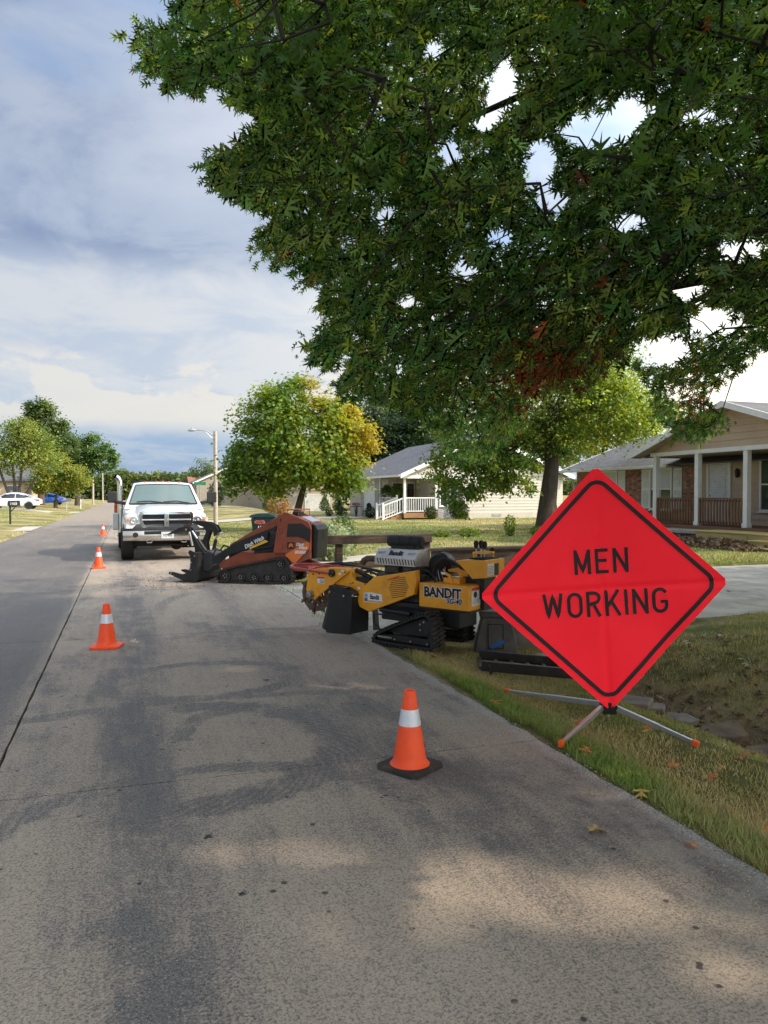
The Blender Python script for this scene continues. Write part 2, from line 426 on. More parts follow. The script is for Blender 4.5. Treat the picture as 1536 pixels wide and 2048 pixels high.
c = g.mix(g.math('MULTIPLY', g.step(g.noise(p, 120, 3, .8), .57, .64), .65), c, (.55, .50, .45))
c = g.mix(g.step(grit, .60, .70), c, g.mix(.45, c, (.50, .46, .42)))
c = g.mix(g.step(grit, .40, .31), c, g.mix(1.0, c, (.45, .45, .47), 'MULTIPLY'))
vo = g.voro(p, 3.1)[0]; vg = g.noise(p, 1.7, 2)
oil = g.math('MULTIPLY', g.step(g.math('ADD', vo, g.math('MULTIPLY', g.math('SUBTRACT', g.noise(p, 30, 3, .7), .5), .30)), .035, .075, 1.0, 0.0), g.step(vg, .47, .55))
vo2 = g.voro(p, 9.0)[0]
oil2 = g.math('MULTIPLY', g.step(vo2, .09, .14, .85, 0.0), g.step(g.noise(p, 2.9, 2), .52, .60))
oil = g.math('MULTIPLY', g.math('MAXIMUM', oil, oil2), g.step(py, 5.5, 8, 1.0, .25))
c = g.mix(oil, c, (.022, .022, .025))
# pale grit and dust washed to the verge side
edge = g.math('MULTIPLY', g.step(px, 1.75, 2.5), g.step(g.noise(p, 5, 5, .7), .40, .62))
c = g.mix(g.math('MULTIPLY', edge, .55), c, (.36, .32, .27))
c = g.mix(g.math('MULTIPLY', g.step(px, 2.40, 2.53), g.step(fine, .45, .6)), c, (.55, .53, .50))
g.put(b.inputs['Base Color'], c); g.put(b.inputs['Roughness'], g.math('SUBTRACT', .92, g.math('MULTIPLY', f, .18)))
b.inputs['Specular IOR Level'].default_value = 0.3
g.put(b.inputs['Normal'], g.bump(g.math('ADD', g.math('MULTIPLY', fine, .6), grit), 0.55, 0.006))
ROADM = m
JOINT = mat('joint_filler', (.018, .018, .018), .9, world=True, scale=40)
mb = MB(); mb.bb(LE + .01, RE - .01, -30, 232, -.15, -.030)
road = structure(mb.build('road', JOINT), 'concrete street with dark tyre film')
cuts = [-30, -9.5, -4.9, -0.3] + [4.32 + 4.6 * i for i in range(8)] + [60, 100, 232]
GAP = .009
def jag(x0, y0, x1, y1, n, amp):
    out = []
    for i in range(n):
        u = i / n; out.append((x0 + (x1 - x0) * u + (random.uniform(-amp, amp) if i else 0), y0 + (y1 - y0) * u + (random.uniform(-amp, amp) if i else 0)))
    return out
for i in range(len(cuts) - 1):
    for x0, x1 in ((LE, RC), (RC, RE)):
        a, bb_, y0, y1 = x0 + (GAP if x0 == RC else 0), x1 - (GAP if x1 == RC else 0), cuts[i] + GAP * .7, cuts[i + 1] - GAP * .7
        k = 26 if cuts[i] < 22 else 1
        sl = 0.02 if k > 1 else 0
        # the transverse joint runs very slightly askew
        poly = jag(a, y0 - sl * a, bb_, y0 - sl * bb_, k, .005) + jag(bb_, y0 - sl * bb_, bb_, y1 - (sl * bb_ if cuts[i + 1] < 41 else 0), k, .004 if x1 == RC else .018) \
            + jag(bb_, y1 - (sl * bb_ if cuts[i + 1] < 41 else 0), a, y1 - (sl * a if cuts[i + 1] < 41 else 0), k, .005) + jag(a, y1 - (sl * a if cuts[i + 1] < 41 else 0), a, y0 - sl * a, k, .004)
        MB().prism(poly, -.028, 0.0, 'z').build('slab', ROADM, road)

CONC = mat('driveway_concrete', (.40, .36, .31), .95, spec=.15, var=.16, scale=1.4, bump=.4, bscale=70, dirt=((.13, .115, .10), .55, 2.6), world=True)
drv = structure(MB().bb(RE + .004, 26, DW0 + .02, DW1 - .02, -.16, -.05).build('driveway', JOINT), 'concrete driveway crossing the ditch')
for a, bb_ in ((RE + .012, 5.6), (5.612, 9.2), (9.212, 13.4), (13.412, 18.0), (18.012, 26.1)):
    for y0, y1 in ((DW0, DW0 + .95), (DW0 + .962, DW0 + 2.75), (DW0 + 2.762, DW1)):
        MB().bb(a, bb_, y0, y1, -.20 if y0 == DW0 else -.048, .004 + random.uniform(0, .004)).build('slab', CONC, drv, bevel=.006)

def sheet(name, x0, x1, y0, y1, m, nx=8, ny=4, dz=.03, label=None):
    X = np.linspace(x0, x1, nx + 1); Y = np.linspace(y0, y1, ny + 1); mb = MB()
    for y in Y:
        for x in X: mb.v.append((x, y, float(gz(x, y)) + dz))
    mb.f = [(j * (nx + 1) + i, j * (nx + 1) + i + 1, (j + 1) * (nx + 1) + i + 1, (j + 1) * (nx + 1) + i) for j in range(ny) for i in range(nx)]
    return structure(mb.build(name, m, recalc=False), label)
PALE = mat('pale_concrete', (.46, .42, .36), .9, var=.1, scale=1.0, world=True, dirt=((.3, .27, .23), .4, 2))
sheet('path', 3.3, 6.9, 18.6, 19.9, PALE, label='pale concrete pad in the lawn beyond the rail')
sheet('neighbour_driveway', RE + .02, 15.5, 47.5, 51.0, PALE, 20, label='driveway of the white house')
sheet('far_driveway', RE + .02, 14, 84, 88, PALE, 20, label='driveway of the far house on the right')
sheet('left_driveway', -16, LE - .02, 36.5, 41.5, PALE, 16, label='driveway entrance by the left mailbox')
sheet('left_far_driveway', -22, LE - .02, 71.5, 76.5, PALE, 16, label='driveway under the white sedan')

# ---------------------------------------------------------------- grass
BLV = [(-.5, 0, 0), (.5, 0, 0), (-.36, .55, .10), (.36, .55, .10), (0, 1, .42)]
BLF = [(0, 1, 3), (0, 3, 2), (2, 3, 4)]
def grass(name, label, x, y, h, wd, tint):
    k = len(x); z = gz(x, y) - .004
    az = RNG.uniform(0, 2 * np.pi, k); lean = np.abs(RNG.normal(0, .38, k))
    ax = np.stack([np.cos(az) * lean, np.sin(az) * lean, np.ones(k)], 1)
    nm = np.stack([np.cos(az), np.sin(az), np.zeros(k)], 1)
    o = stuff_mesh(name, BLV, BLF, np.stack([x, y, z], 1), rots(ax, nm), np.stack([wd, h, h], 1), tint, GRASS)
    tag(o, label, 'grass', kind='stuff'); return o
def vnoise(x, y, s, seed=0):
    r = np.random.default_rng(seed).uniform(size=(64, 64)); u = x * s; v = y * s
    i, j = np.floor(u).astype(int), np.floor(v).astype(int); fu, fv = u - i, v - j
    fu, fv = fu * fu * (3 - 2 * fu), fv * fv * (3 - 2 * fv); q = lambda a, b: r[a % 64, b % 64]
    return (q(i, j) * (1 - fu) + q(i + 1, j) * fu) * (1 - fv) + (q(i, j + 1) * (1 - fu) + q(i + 1, j + 1) * fu) * fv
def fbm(x, y, s, seed=0): return .55 * vnoise(x, y, s, seed) + .3 * vnoise(x, y, s * 2.3, seed + 1) + .15 * vnoise(x, y, s * 5.1, seed + 2)
def grass_tint(x, y, dryness):
    k = len(x); dry = np.clip(dryness + RNG.normal(0, .16, k), 0, 1)[:, None]
    gr = np.array([[.165, .265, .045]]) * RNG.uniform(.65, 1.5, (k, 1)) * (1 + RNG.normal(0, .08, (k, 3)))
    dr = np.array([[.62, .50, .27]]) * RNG.uniform(.55, 1.2, (k, 1))
    return np.clip(gr * (1 - dry) + dr * dry, .005, .9)

# lush fringe along the road edge
k = 46000; y = RNG.uniform(.6, DW0 - .02, k); x = RE + .02 + np.abs(RNG.normal(0, .36, k)) + .13 * vnoise(y, y * 0, 1.6, 5) - .05 + .05 * vnoise(y, y * 0, 7.0, 15)
keep = (x < 4.2) & ~((y > 6.9) & (x < RE + .25)); x, y = x[keep], y[keep]; k = len(x)
lush = np.exp(-((x - RE - .12) / .38) ** 2)
h = (.022 + .060 * lush * (0.25 + fbm(x, y, 1.6, 3))) * RNG.uniform(.6, 1.35, k)
grass('verge_grass', 'lush green grass fringe growing along the right road edge', x, y, h, RNG.uniform(.003, .0065, k), grass_tint(x, y, np.clip(1.5 * (fbm(x, y, 1.1, 9) - .32) + 1.15 * (1 - lush), 0, 1)))
# shorter, drier turf down to the ditch and up to the driveway
k = 98000; x = RNG.uniform(RE + .2, 9.5, k); y = RNG.uniform(1.0, DW0 - .02, k)
keep = (RNG.uniform(size=k) < np.where(np.abs(x - 5.0) < .35, .4, .95)) & (fbm(x, y, .9, 21) > .33); x, y = x[keep], y[keep]; k = len(x)
h = (.022 + .036 * fbm(x, y, .8, 33)) * RNG.uniform(.6, 1.5, k)
grass('ditch_grass', 'short patchy half-dry grass on the slopes of the ditch', x, y, h, RNG.uniform(.003, .007, k), grass_tint(x, y, np.clip(1.9 * (fbm(x, y, .55, 14) + .02), 0, .95)))
# lawn beyond the driveway and tufts in the driveway joints
k = 70000; y = DW1 + .1 + 34 * RNG.uniform(size=k) ** 1.5; x = RE + .1 + RNG.uniform(size=k) * (4 + y * .62)
keep = ~((x > 3.2) & (x < 7) & (y > 18.5) & (y < 20)) & ~((y > 43) & (x > 16)); x, y = x[keep], y[keep]; k = len(x)
h = (.04 + .04 * fbm(x, y, .5, 3)) * RNG.uniform(.7, 1.3, k)
grass('lawn_grass', 'mown lawn of green and straw patches before the white house', x, y, h, RNG.uniform(.008, .016, k) * (1 + y / 30), grass_tint(x, y, np.clip(1.9 * (fbm(x, y, .16, 44) - .28), 0, .95)))
k = 24000; y = 12 + 75 * RNG.uniform(size=k) ** 1.1; x = LE - .05 - RNG.uniform(size=k) * 14
keep = ~((y > 36.4) & (y < 41.6)) & ~((y > 71.4) & (y < 76.6)); x, y = x[keep], y[keep]; k = len(x)
grass('left_lawn_grass', 'bright mown lawn along the left side of the road', x, y, RNG.uniform(.05, .10, k), RNG.uniform(.02, .04, k), grass_tint(x, y, np.clip(1.6 * (fbm(x, y, .14, 60) - .30), 0, .9)))
pts = []
for (cx, cy, n_) in ((2.62, 10.3, 90), (2.75, 10.9, 50), (2.50, 9.6, 60), (2.9, 9.2, 40), (3.0, 8.2, 50), (3.4, 8.0, 70), (2.56, 12.2, 40), (2.55, 8.9, 50)):
    pts.append(np.stack([RNG.normal(cx, .12, n_), RNG.normal(cy, .10, n_)], 1))
pts = np.concatenate(pts); x, y = pts[:, 0], pts[:, 1]; k = len(x)
z = np.full(k, .003); az = RNG.uniform(0, 6.28, k); ln = np.abs(RNG.normal(0, .6, k))
o = stuff_mesh('crack_weeds', BLV, BLF, np.stack([x, y, z], 1), rots(np.stack([np.cos(az) * ln, np.sin(az) * ln, np.ones(k)], 1), np.stack([np.cos(az), np.sin(az), 0 * az], 1)),
    np.stack([RNG.uniform(.005, .01, k), RNG.uniform(.04, .10, k), RNG.uniform(.04, .1, k)], 1), grass_tint(x, y, np.full(k, .25)), GRASS)
tag(o, 'weeds sprouting from the crack between road and driveway', 'weeds', kind='stuff')
# pale grit along the verge and soil crumbs dropped by the machines
CR = [(0, 0, .6), (.6, 0, 0), (-.3, .5, 0), (-.3, -.5, 0), (.1, .1, -.3)]
CRF = [(0, 1, 2), (0, 2, 3), (0, 3, 1), (4, 2, 1), (4, 3, 2), (4, 1, 3)]
k = 6000; y = RNG.uniform(1.5, 12, k); x = RE + .03 - np.abs(RNG.normal(0, .15, k)) * RNG.uniform(.3, 1.3, k)
sz = RNG.uniform(.002, .0075, k) * RNG.uniform(.5, 1.3, k)
o = stuff_mesh('edge_gravel', CR, CRF, np.stack([x, y, .002 + sz * .3], 1), rots(rand_dirs(k), rand_dirs(k)), sz, np.clip(np.array([[.58, .55, .5]]) * RNG.uniform(.5, 1.3, (k, 1)), 0, .8), DRYLEAF)
tag(o, 'pale loose grit lying along the right edge of the road', 'gravel', kind='stuff')
k = 800; a_ = RNG.normal(size=(k, 2)); x = 1.1 + a_[:, 0] * .75; y = 14.6 + a_[:, 1] * .8
k2 = 900; x = np.concatenate([x, RNG.uniform(.2, 3.4, k2)]); y = np.concatenate([y, RNG.uniform(6.5, 13, k2)]); k += k2
sz = RNG.uniform(.006, .022, k) * np.where(np.arange(k) < 800, .9, .45)
o = stuff_mesh('soil_crumbs', CR, CRF, np.stack([x, y, sz * .25], 1), rots(rand_dirs(k), rand_dirs(k)), sz, np.clip(np.array([[.10, .07, .05]]) * RNG.uniform(.5, 1.7, (k, 1)), 0, .8), DRYLEAF)
tag(o, 'dark soil crumbs scattered on the road before the grapple bucket', 'soil', kind='stuff')
# ================================================================ shared paints
BLACK = mat('black_steel', (.012, .012, .013), .45, var=.3, scale=9, dirt=((.06, .05, .04), .35, 5), spec=.4)
RUBBER = mat('black_rubber', (.014, .014, .014), .7, var=.25, scale=12, bump=.25, bscale=60, dirt=((.07, .055, .04), .4, 6))
STEEL = mat('bare_steel', (.48, .47, .45), .35, 1.0, var=.15, scale=14)
CHROME = mat('chrome', (.75, .76, .78), .12, 1.0, var=.05)
ALU = mat('aluminium', (.56, .57, .60), .38, .9, var=.1, scale=20, dirt=((.3, .28, .27), .3, 20))
INK = mat('black_ink', (.012, .011, .012), .6, var=.1)
WHITE = mat('white_vinyl', (.78, .78, .78), .5, var=.05)
REDLAB = mat('red_label', (.62, .05, .03), .5, var=.08)
YEL = mat('machine_yellow', (.86, .37, .014), .42, var=.09, scale=5, dirt=((.42, .22, .07), .5, 4.5), coat=.15)
RUST = mat('rusty_steel', (.13, .08, .055), .8, .3, var=.35, scale=14, bump=.5, bscale=50, dirt=((.26, .20, .15), .6, 9))
ORANGE = mat('orange_plastic', (.90, .13, .012), .5, var=.06, scale=10)

# ================================================================ MEN WORKING sign
def stroke(mb, pts, wd, f, closed=False, sub=3):
    """flat band along a 2-D polyline, mitred; f maps (u,v)->3-D"""
    P = [Vector(p) for p in pts]; P = [p for i, p in enumerate(P) if i == 0 or (p - P[i - 1]).length > 1e-4]; q = []
    n = len(P); segs = n if closed else n - 1
    for i in range(segs):
        a, b = P[i], P[(i + 1) % n]; L = (b - a).length; k = max(1, int(L / .03)) if sub else 1
        q += [a.lerp(b, j / k) for j in range(k)]
    if not closed: q.append(P[-1])
    m_ = len(q); L_, R_ = [], []
    for i in range(m_):
        a = q[(i - 1) % m_] if (closed or i > 0) else None; c = q[(i + 1) % m_] if (closed or i < m_ - 1) else None
        d0 = (q[i] - a).normalized() if a is not None else None; d1 = (c - q[i]).normalized() if c is not None else None
        d0 = d0 or d1; d1 = d1 or d0
        n0 = Vector((-d0.y, d0.x)); n1 = Vector((-d1.y, d1.x)); nn = (n0 + n1)
        nn = nn.normalized() if nn.length > 1e-6 else n0
        k = wd / 2 / max(.80, nn.dot(n0)); L_.append(q[i] + nn * k); R_.append(q[i] - nn * k)
    vs = [f(*p) for p in L_] + [f(*p) for p in R_]
    fs = [(i, (i + 1) % m_, m_ + (i + 1) % m_, m_ + i) for i in range(m_ if closed else m_ - 1)]
    mb.add(vs, fs)
def arc(cx, cy, rx, ry, a0, a1, n=9):
    return [(cx + rx * math.cos(R(a0 + (a1 - a0) * i / (n - 1))), cy + ry * math.sin(R(a0 + (a1 - a0) * i / (n - 1)))) for i in range(n)]
def glyph(ch, wd, h, s):
    e = s / 2; l, r, b_, t = e, wd - e, 0, h
    ob = lambda rx, ry: arc(wd / 2, h - ry, rx, ry - e, 180, 0) + arc(wd / 2, ry, rx, ry - e, 0, -180)
    if ch == 'M': return [([(l, b_), (l, t)], 0), ([(r, b_), (r, t)], 0), ([(l, t - e * .6), (wd / 2, h * .12), (r, t - e * .6)], 0)]
    if ch == 'E': return [([(l, b_), (l, t)], 0), ([(l, t - e), (wd, t - e)], 0), ([(l, h * .52), (wd * .9, h * .52)], 0), ([(l, e), (wd, e)], 0)]
    if ch == 'N': return [([(l, b_), (l, t)], 0), ([(r, b_), (r, t)], 0), ([(l, t - e * .8), (r, e * .8)], 0)]
    if ch == 'W': return [([(e, t), (wd * .27, e), (wd / 2, t - e), (wd * .73, e), (wd - e, t)], 0)]
    if ch == 'O': return [(ob(wd / 2 - e, wd / 2), 1)]
    if ch == 'R': return [([(l, b_), (l, t)], 0), ([(l, t - e), (wd * .5, t - e)] + arc(wd * .5, h * .735, wd * .5 - e, h * .265 - e, 90, -90) + [(l, h * .47)], 0), ([(wd * .5, h * .46), (wd - e, 0)], 0)]
    if ch == 'K': return [([(l, b_), (l, t)], 0), ([(wd - e, t), (l + e * .4, h * .38)], 0), ([(wd * .42, h * .56), (wd - e * .8, 0)], 0)]
    if ch == 'I': return [([(l, b_), (l, t)], 0)]
    if ch == 'G': return [(arc(wd / 2, h - wd / 2, wd / 2 - e, wd / 2 - e, 20, 180) + arc(wd / 2, wd / 2, wd / 2 - e, wd / 2 - e, 180, 360) + [(wd - e, h * .45), (wd * .52, h * .45)], 0)]
SIGNRED = bpy.data.materials.new('fluorescent_mesh'); SIGNRED.use_nodes = True
g = NT(SIGNRED.node_tree); b = g.n['Principled BSDF']; v = g.obj()
wv = g.math('MULTIPLY', g.math('SINE', g.math('MULTIPLY', g.sep(v)[0], 1400.0)), g.math('SINE', g.math('MULTIPLY', g.sep(v)[2], 1400.0)))
g.put(b.inputs['Base Color'], g.mix(g.noise(v, 4, 4), (1.55, .020, .045), (1.75, .032, .062))); b.inputs['Roughness'].default_value = .55
b.inputs['Specular IOR Level'].default_value = .25
g.put(b.inputs['Normal'], g.bump(wv, .15, .002))
SIGNINK = mat('sign_ink', (.030, .008, .012), .6, var=.2, scale=30)
sx, sy = 3.33, 4.63; sgz = float(gz(sx, sy))
sign = thing('work_zone_sign', 'red diamond MEN WORKING sign of mesh fabric on a folding stand in the verge', 'sign', (sx, sy, sgz), R(-22.5))
TILT = R(3.9); SC_Z = .145 + .86 - sgz * 0
def sgn(u, v_, off=0.0):
    d = .016 * math.sin(u * 3.1 + 1) * math.cos(v_ * 2.6) + .011 * math.exp(-(u / .022) ** 2) + .010 * math.exp(-(v_ / .022) ** 2) + .005 * math.sin(u * 9 + v_ * 6) + .02 * (u * u + v_ * v_) * -.3
    x = u * math.cos(TILT) - v_ * math.sin(TILT); z = u * math.sin(TILT) + v_ * math.cos(TILT)
    return (x - .058, -.06 - off + d, z + 1.0)
def rot45(s, t): return ((s - t) * .70711, (s + t) * .70711)
mb = MB(); n_ = 90; hs = .628
for off in (0, -.004):
    for j in range(n_ + 1):
        for i in range(n_ + 1):
            s_, t_ = -hs + 2 * hs * i / n_, -hs + 2 * hs * j / n_
            # corners of the fabric are clipped round
            m_ = max(0, abs(s_) + abs(t_) - (2 * hs - .03)); s_ -= math.copysign(m_ * .5, s_); t_ -= math.copysign(m_ * .5, t_)
            mb.v.append(sgn(*rot45(s_, t_), off))
N1 = (n_ + 1) ** 2
for j in range(n_):
    for i in range(n_):
        q = (j * (n_ + 1) + i, j * (n_ + 1) + i + 1, (j + 1) * (n_ + 1) + i + 1, (j + 1) * (n_ + 1) + i)
        mb.f.append(q); mb.f.append(tuple(a + N1 for a in q[::-1]))
face = mb.build('sign_face', SIGNRED, sign, smooth=True, recalc=False)
mb = MB(); ho, rr = .570, .085; loop = []
for qx, qy, a0 in ((1, 1, 0), (-1, 1, 90), (-1, -1, 180), (1, -1, 270)):
    loop += [rot45(*p) for p in arc(qx * (ho - rr), qy * (ho - rr), rr, rr, a0, a0 + 90, 8)]
stroke(mb, loop, .031, lambda u, v_: sgn(u, v_, .003), True)
mb.build('border_line', SIGNINK, face, recalc=False)
def word(txt, widths, h, s, cx, cy, gap):
    tot = sum(widths) + gap * (len(txt) - 1); x = cx - tot / 2
    for ch, wd in zip(txt, widths):
        mb = MB()
        for k_, (pts, cl) in enumerate(glyph(ch, wd, h, s)):
            stroke(mb, [(p[0] + x, p[1] + cy - h / 2) for p in pts], s, lambda u, v_, k_=k_: sgn(u, v_, .003 + .0006 * k_), bool(cl))
        mb.build('letter', SIGNINK, face, recalc=False); x += wd + gap
word('MEN', (.122, .094, .110), .182, .0255, .003, .200, .032)
word('WORKING', (.150, .112, .108, .114, .030, .112, .112), .186, .0255, .012, -.108, .0265)
MB().tube([(-.0, .0, .05), (-.058 - .86 * math.sin(TILT) * .97, .0, 1.0 + .84)], .010, 6).build('mast', ALU, sign)
mb = MB(); mb.tube([sgn(-.82 + .041 * i, 0, -.022) for i in range(41)], .006, 6); mb.build('cross_rib', mat('fibreglass_rib', (.75, .7, .5), .5), sign)
hub = MB().box((-.0, -.03, .13), (.10, .06, .09)).build('hub_bracket', BLACK, sign, bevel=.006)
MB().cyl((.035, -.065, .14), (.035, -.02, .14), .02, n=12).build('hinge_knob', BLACK, hub)
MB().cyl((-.05, -.065, .15), (-.05, -.02, .15), .02, n=12).build('hinge_knob', BLACK, hub)
Mi = (Matrix.Translation((sx, sy, sgz)) @ Matrix.Rotation(R(-22.5), 4, 'Z')).inverted()
for (fx, fy, fz), st in (((2.60, 4.10, .022), (-.05, -.045, .135)), ((3.66, 4.10, None), (.05, -.045, .13)), ((2.97, 5.50, None), (-.05, -.01, .15)), ((4.10, 5.70, None), (.05, -.01, .14))):
    if fz is None: fz = float(gz(fx, fy)) + .025
    f1 = Mi @ Vector((fx, fy, fz)); s0 = Vector(st); mid = s0.lerp(f1, .55)
    leg = MB().bar(s0, mid, .026, .040).bar(s0.lerp(f1, .5) + Vector((0, 0, .003)), f1, .020, .030).build('leg', ALU, sign, bevel=.003)
    dr = (f1 - s0).normalized()
    MB().bar(f1 - dr * .03, f1 + dr * .02, .034, .044).build('foot_cap', ORANGE, leg, bevel=.008)

# ================================================================ traffic cones
CONE = mat('cone_orange', (1.0, .085, .014), .42, var=.05, scale=12, dirt=((.55, .10, .04), .35, 9), spec=.4)
COLLAR = mat('reflective_collar', (.70, .70, .76), .3, .15, var=.05, scale=40)
CBLACK = mat('cone_base_rubber', (.030, .027, .024), .85, var=.2, scale=10, bump=.3, bscale=40, dirt=((.13, .105, .075), .7, 7))
def cone(name, label, x, y, rz, base_mat):
    t = thing(name, label, 'traffic cone', (x, y, 0), rz, 'orange cones set out along the road')
    hb = .150; c_ = .03; poly = [(hb - c_, -hb), (hb, -hb + c_), (hb, hb - c_), (hb - c_, hb), (-hb + c_, hb), (-hb, hb - c_), (-hb, -hb + c_), (-hb + c_, -hb)]
    MB().prism(poly, .0, .028, 'z').build('base', base_mat, t, bevel=.006)
    body = MB().lathe([(.118, .028), (.112, .034), (.100, .052), (.093, .08), (.034, .452), (.032, .457), (.026, .457), (.024, .44)], 32).build('body', CONE, t, smooth=True)
    r_ = lambda z: .093 - (.059) * (z - .08) / .372 + .0015
    MB().lathe([(r_(.258), .258), (r_(.352), .352)], 32, cap=False).build('reflective_collar', COLLAR, body, smooth=True)
    return t
cone('traffic_cone', 'nearest orange cone with a dirty black square base', 1.565, 4.08, R(31), CBLACK)
cone('traffic_cone', 'orange cone with an orange base standing near the curved scuff marks', -.20, 8.38, R(-12), CONE)
cone('traffic_cone', 'orange cone on the road just left of the pickup front wheel', -.57, 17.5, R(5), CONE)
cone('traffic_cone', 'farthest and smallest orange cone beside the pickup bed', -.86, 31.6, R(10), CONE)

# ================================================================ crawler tracks (both machines)
def smooth_loop(P, n=90, it=2):
    P = [Vector(p) for p in P]
    for _ in range(it):
        q = []
        for i in range(len(P)):
            a, b = P[i], P[(i + 1) % len(P)]; q += [a.lerp(b, .22), a.lerp(b, .78)]
        P = q
    L = [0]
    for i in range(len(P)): L.append(L[-1] + (P[(i + 1) % len(P)] - P[i]).length)
    out = []; j = 0
    for k in range(n):
        d = L[-1] * k / n
        while L[j + 1] < d: j += 1
        out.append(P[j].lerp(P[(j + 1) % len(P)], (d - L[j]) / max(1e-9, L[j + 1] - L[j])))
    return out
def crawler(parent, prof, y0, y1, th, lugs, lug_h, m, zmin=0.0):
    P = smooth_loop(prof, lugs * 2); n = len(P); c = sum(P, Vector((0, 0))) / n
    nor = []
    for i in range(n):
        d = (P[(i + 1) % n] - P[i - 1]).normalized(); q = Vector((d.y, -d.x))
        if q.dot(P[i] - c) < 0: q = -q
        nor.append(q)
    mb = MB()
    out = [P[i] - nor[i] * lug_h for i in range(n)]; inn = [P[i] - nor[i] * (lug_h + th) for i in range(n)]
    for ring in (out, inn):
        for y in (y0, y1): mb.v += [(p.x, y, p.y) for p in ring]
    for i in range(n):
        j = (i + 1) % n
        mb.f += [(i, j, n + j, n + i), (2 * n + i, 3 * n + i, 3 * n + j, 2 * n + j), (i, 2 * n + i, 2 * n + j, j), (n + i, n + j, 3 * n + j, 3 * n + i)]
    belt = mb.build('track_belt', m, parent, smooth=True, ang=50)
    mb = MB()
    for k in range(0, n, 2):
        a = P[k] - nor[k] * lug_h * 1.1; t_ = Vector((nor[k].y, -nor[k].x)); hw = (P[(k + 1) % n] - P[k]).length * .62
        for (ya, yb, sh) in ((y0 - .004, (y0 + y1) / 2 - .01, 0), ((y0 + y1) / 2 + .01, y1 + .004, hw)):
            b0 = [a - t_ * hw + t_ * sh, a + t_ * hw + t_ * sh]; top = [b0[0] + nor[k] * lug_h * 1.1 + t_ * hw * .3, b0[1] + nor[k] * lug_h * 1.1 - t_ * hw * .3]
            vs = []
            for y in (min(ya, yb), max(ya, yb)): vs += [(b0[0].x, y, b0[0].y), (b0[1].x, y, b0[1].y), (top[1].x, y, max(zmin, top[1].y)), (top[0].x, y, max(zmin, top[0].y))]
            mb.add(vs, [(0, 1, 2, 3), (7, 6, 5, 4), (0, 4, 5, 1), (1, 5, 6, 2), (2, 6, 7, 3), (3, 7, 4, 0)])
    mb.build('tread_lugs', m, belt); return belt

# ================================================================ stump grinder (x forward to the cutter, +y the side towards the viewer)
gr = thing('stump_grinder', 'yellow tracked stump grinder with BANDIT lettering parked at the driveway edge', 'stump grinder', (3.291, 6.905, 0), R(123))
for yy in ((.25, .03), (-.34, -.56)):
    prof = [(1.08, .05), (1.03, .125), (.85, .215), (.44, .385), (.34, .40), (.285, .335), (.265, .20), (.262, .03), (.29, 0), (1.055, 0)]
    bl = crawler(gr, prof, yy[1], yy[0], .018, 44, .020, RUBBER)
    y_ = yy[0] - .012
    fr = MB().prism([(1.0, .05), (.98, .11), (.36, .12), (.34, .32), (.315, .32), (.31, .05)], yy[1] + .03, y_ - .02, 'y').prism([(.95, .135), (.83, .185), (.40, .345), (.36, .30), (.38, .13)], yy[1] + .05, y_ - .06, 'y').build('track_frame', BLACK, gr, bevel=.006)
    for bx, bz in ((.36, .07), (.57, .075), (.78, .075), (.99, .085)):
        MB().cyl((bx, y_ - .03, bz), (bx, y_ - .008, bz), .011, n=8).build('bolt', STEEL, fr)
    MB().cyl((.40, yy[1] + .02, .24), (.40, y_ - .015, .24), .085, n=18).build('drive_sprocket', BLACK, gr)
    for a in range(3): MB().cyl((.40 + .055 * math.cos(a * 1.1 - .6), y_ - .02, .24 + .055 * math.sin(a * 1.1 - .6)), (.40 + .055 * math.cos(a * 1.1 - .6), y_ - .006, .24 + .055 * math.sin(a * 1.1 - .6)), .010, n=8).build('bolt', STEEL, fr)
MB().bar((.99, .24, .088), (.80, .24, .088), .012, .016).build('tension_rod', STEEL, gr)
MB().bb(.12, 1.15, -.36, -.02, .22, .40).build('chassis', BLACK, gr, bevel=.012)
MB().bb(.55, 1.30, -.30, -.02, .34, .43).tube([(1.15, .0, .33), (.72, .02, .32)], .025, 10).build('undercarriage_beam', BLACK, gr, bevel=.008)
MB().tube([(.96, .16, .31), (1.12, .14, .30), (1.13, .14, .20), (1.02, .14, .13)], .010, 6).build('tie_loop', BLACK, gr)
# tank box
tank = MB().bb(0, .62, -.475, 0, .412, .668).build('tank_box', YEL, gr, bevel=.007)
MB().bb(-.03, .66, -.50, .02, .398, .411).build('tank_tray', BLACK, tank)
letter('bandit_edge', WHITE, tank, (.325, .0018, .575), (-1, 0, 0)); letter('bandit', INK, tank, (.325, .0036, .575), (-1, 0, 0))
letter('sg_edge', WHITE, tank, (.18, .0046, .500), (-1, 0, 0)); letter('sg', INK, tank, (.18, .0064, .500), (-1, 0, 0))
lab = MB().bb(-.003, -.0012, -.44, -.05, .46, .648).build('warning_label', WHITE, tank)
MB().bb(-.0045, -.0032, -.44, -.05, .618, .648).build('label_header', REDLAB, lab)
mb = MB()
for k in range(4): mb.bb(-.0045, -.0032, -.31, -.20, .600 - k * .016, .605 - k * .016).bb(-.0045, -.0032, -.42, -.33, .600 - k * .016, .605 - k * .016)
for k in range(4): mb.bb(-.0045, -.0032, -.24, -.07, .525 - k * .013, .529 - k * .013).bb(-.0045, -.0032, -.42, -.27, .525 - k * .013, .529 - k * .013)
mb.build('label_print', mat('grey_print', (.22, .22, .24), .6), lab)
MB().lathe([(.034, -.0042), (.034, -.0032)], 16, (0, -.12, .575), 'x').lathe([(.026, -.0052), (.026, -.0042)], 6, (0, -.12, .575), 'x').build('label_symbol', INK, lab)
lt = MB().bb(.19, .39, -.25, -.12, .669, .725).build('latch_base', YEL, tank, bevel=.006)
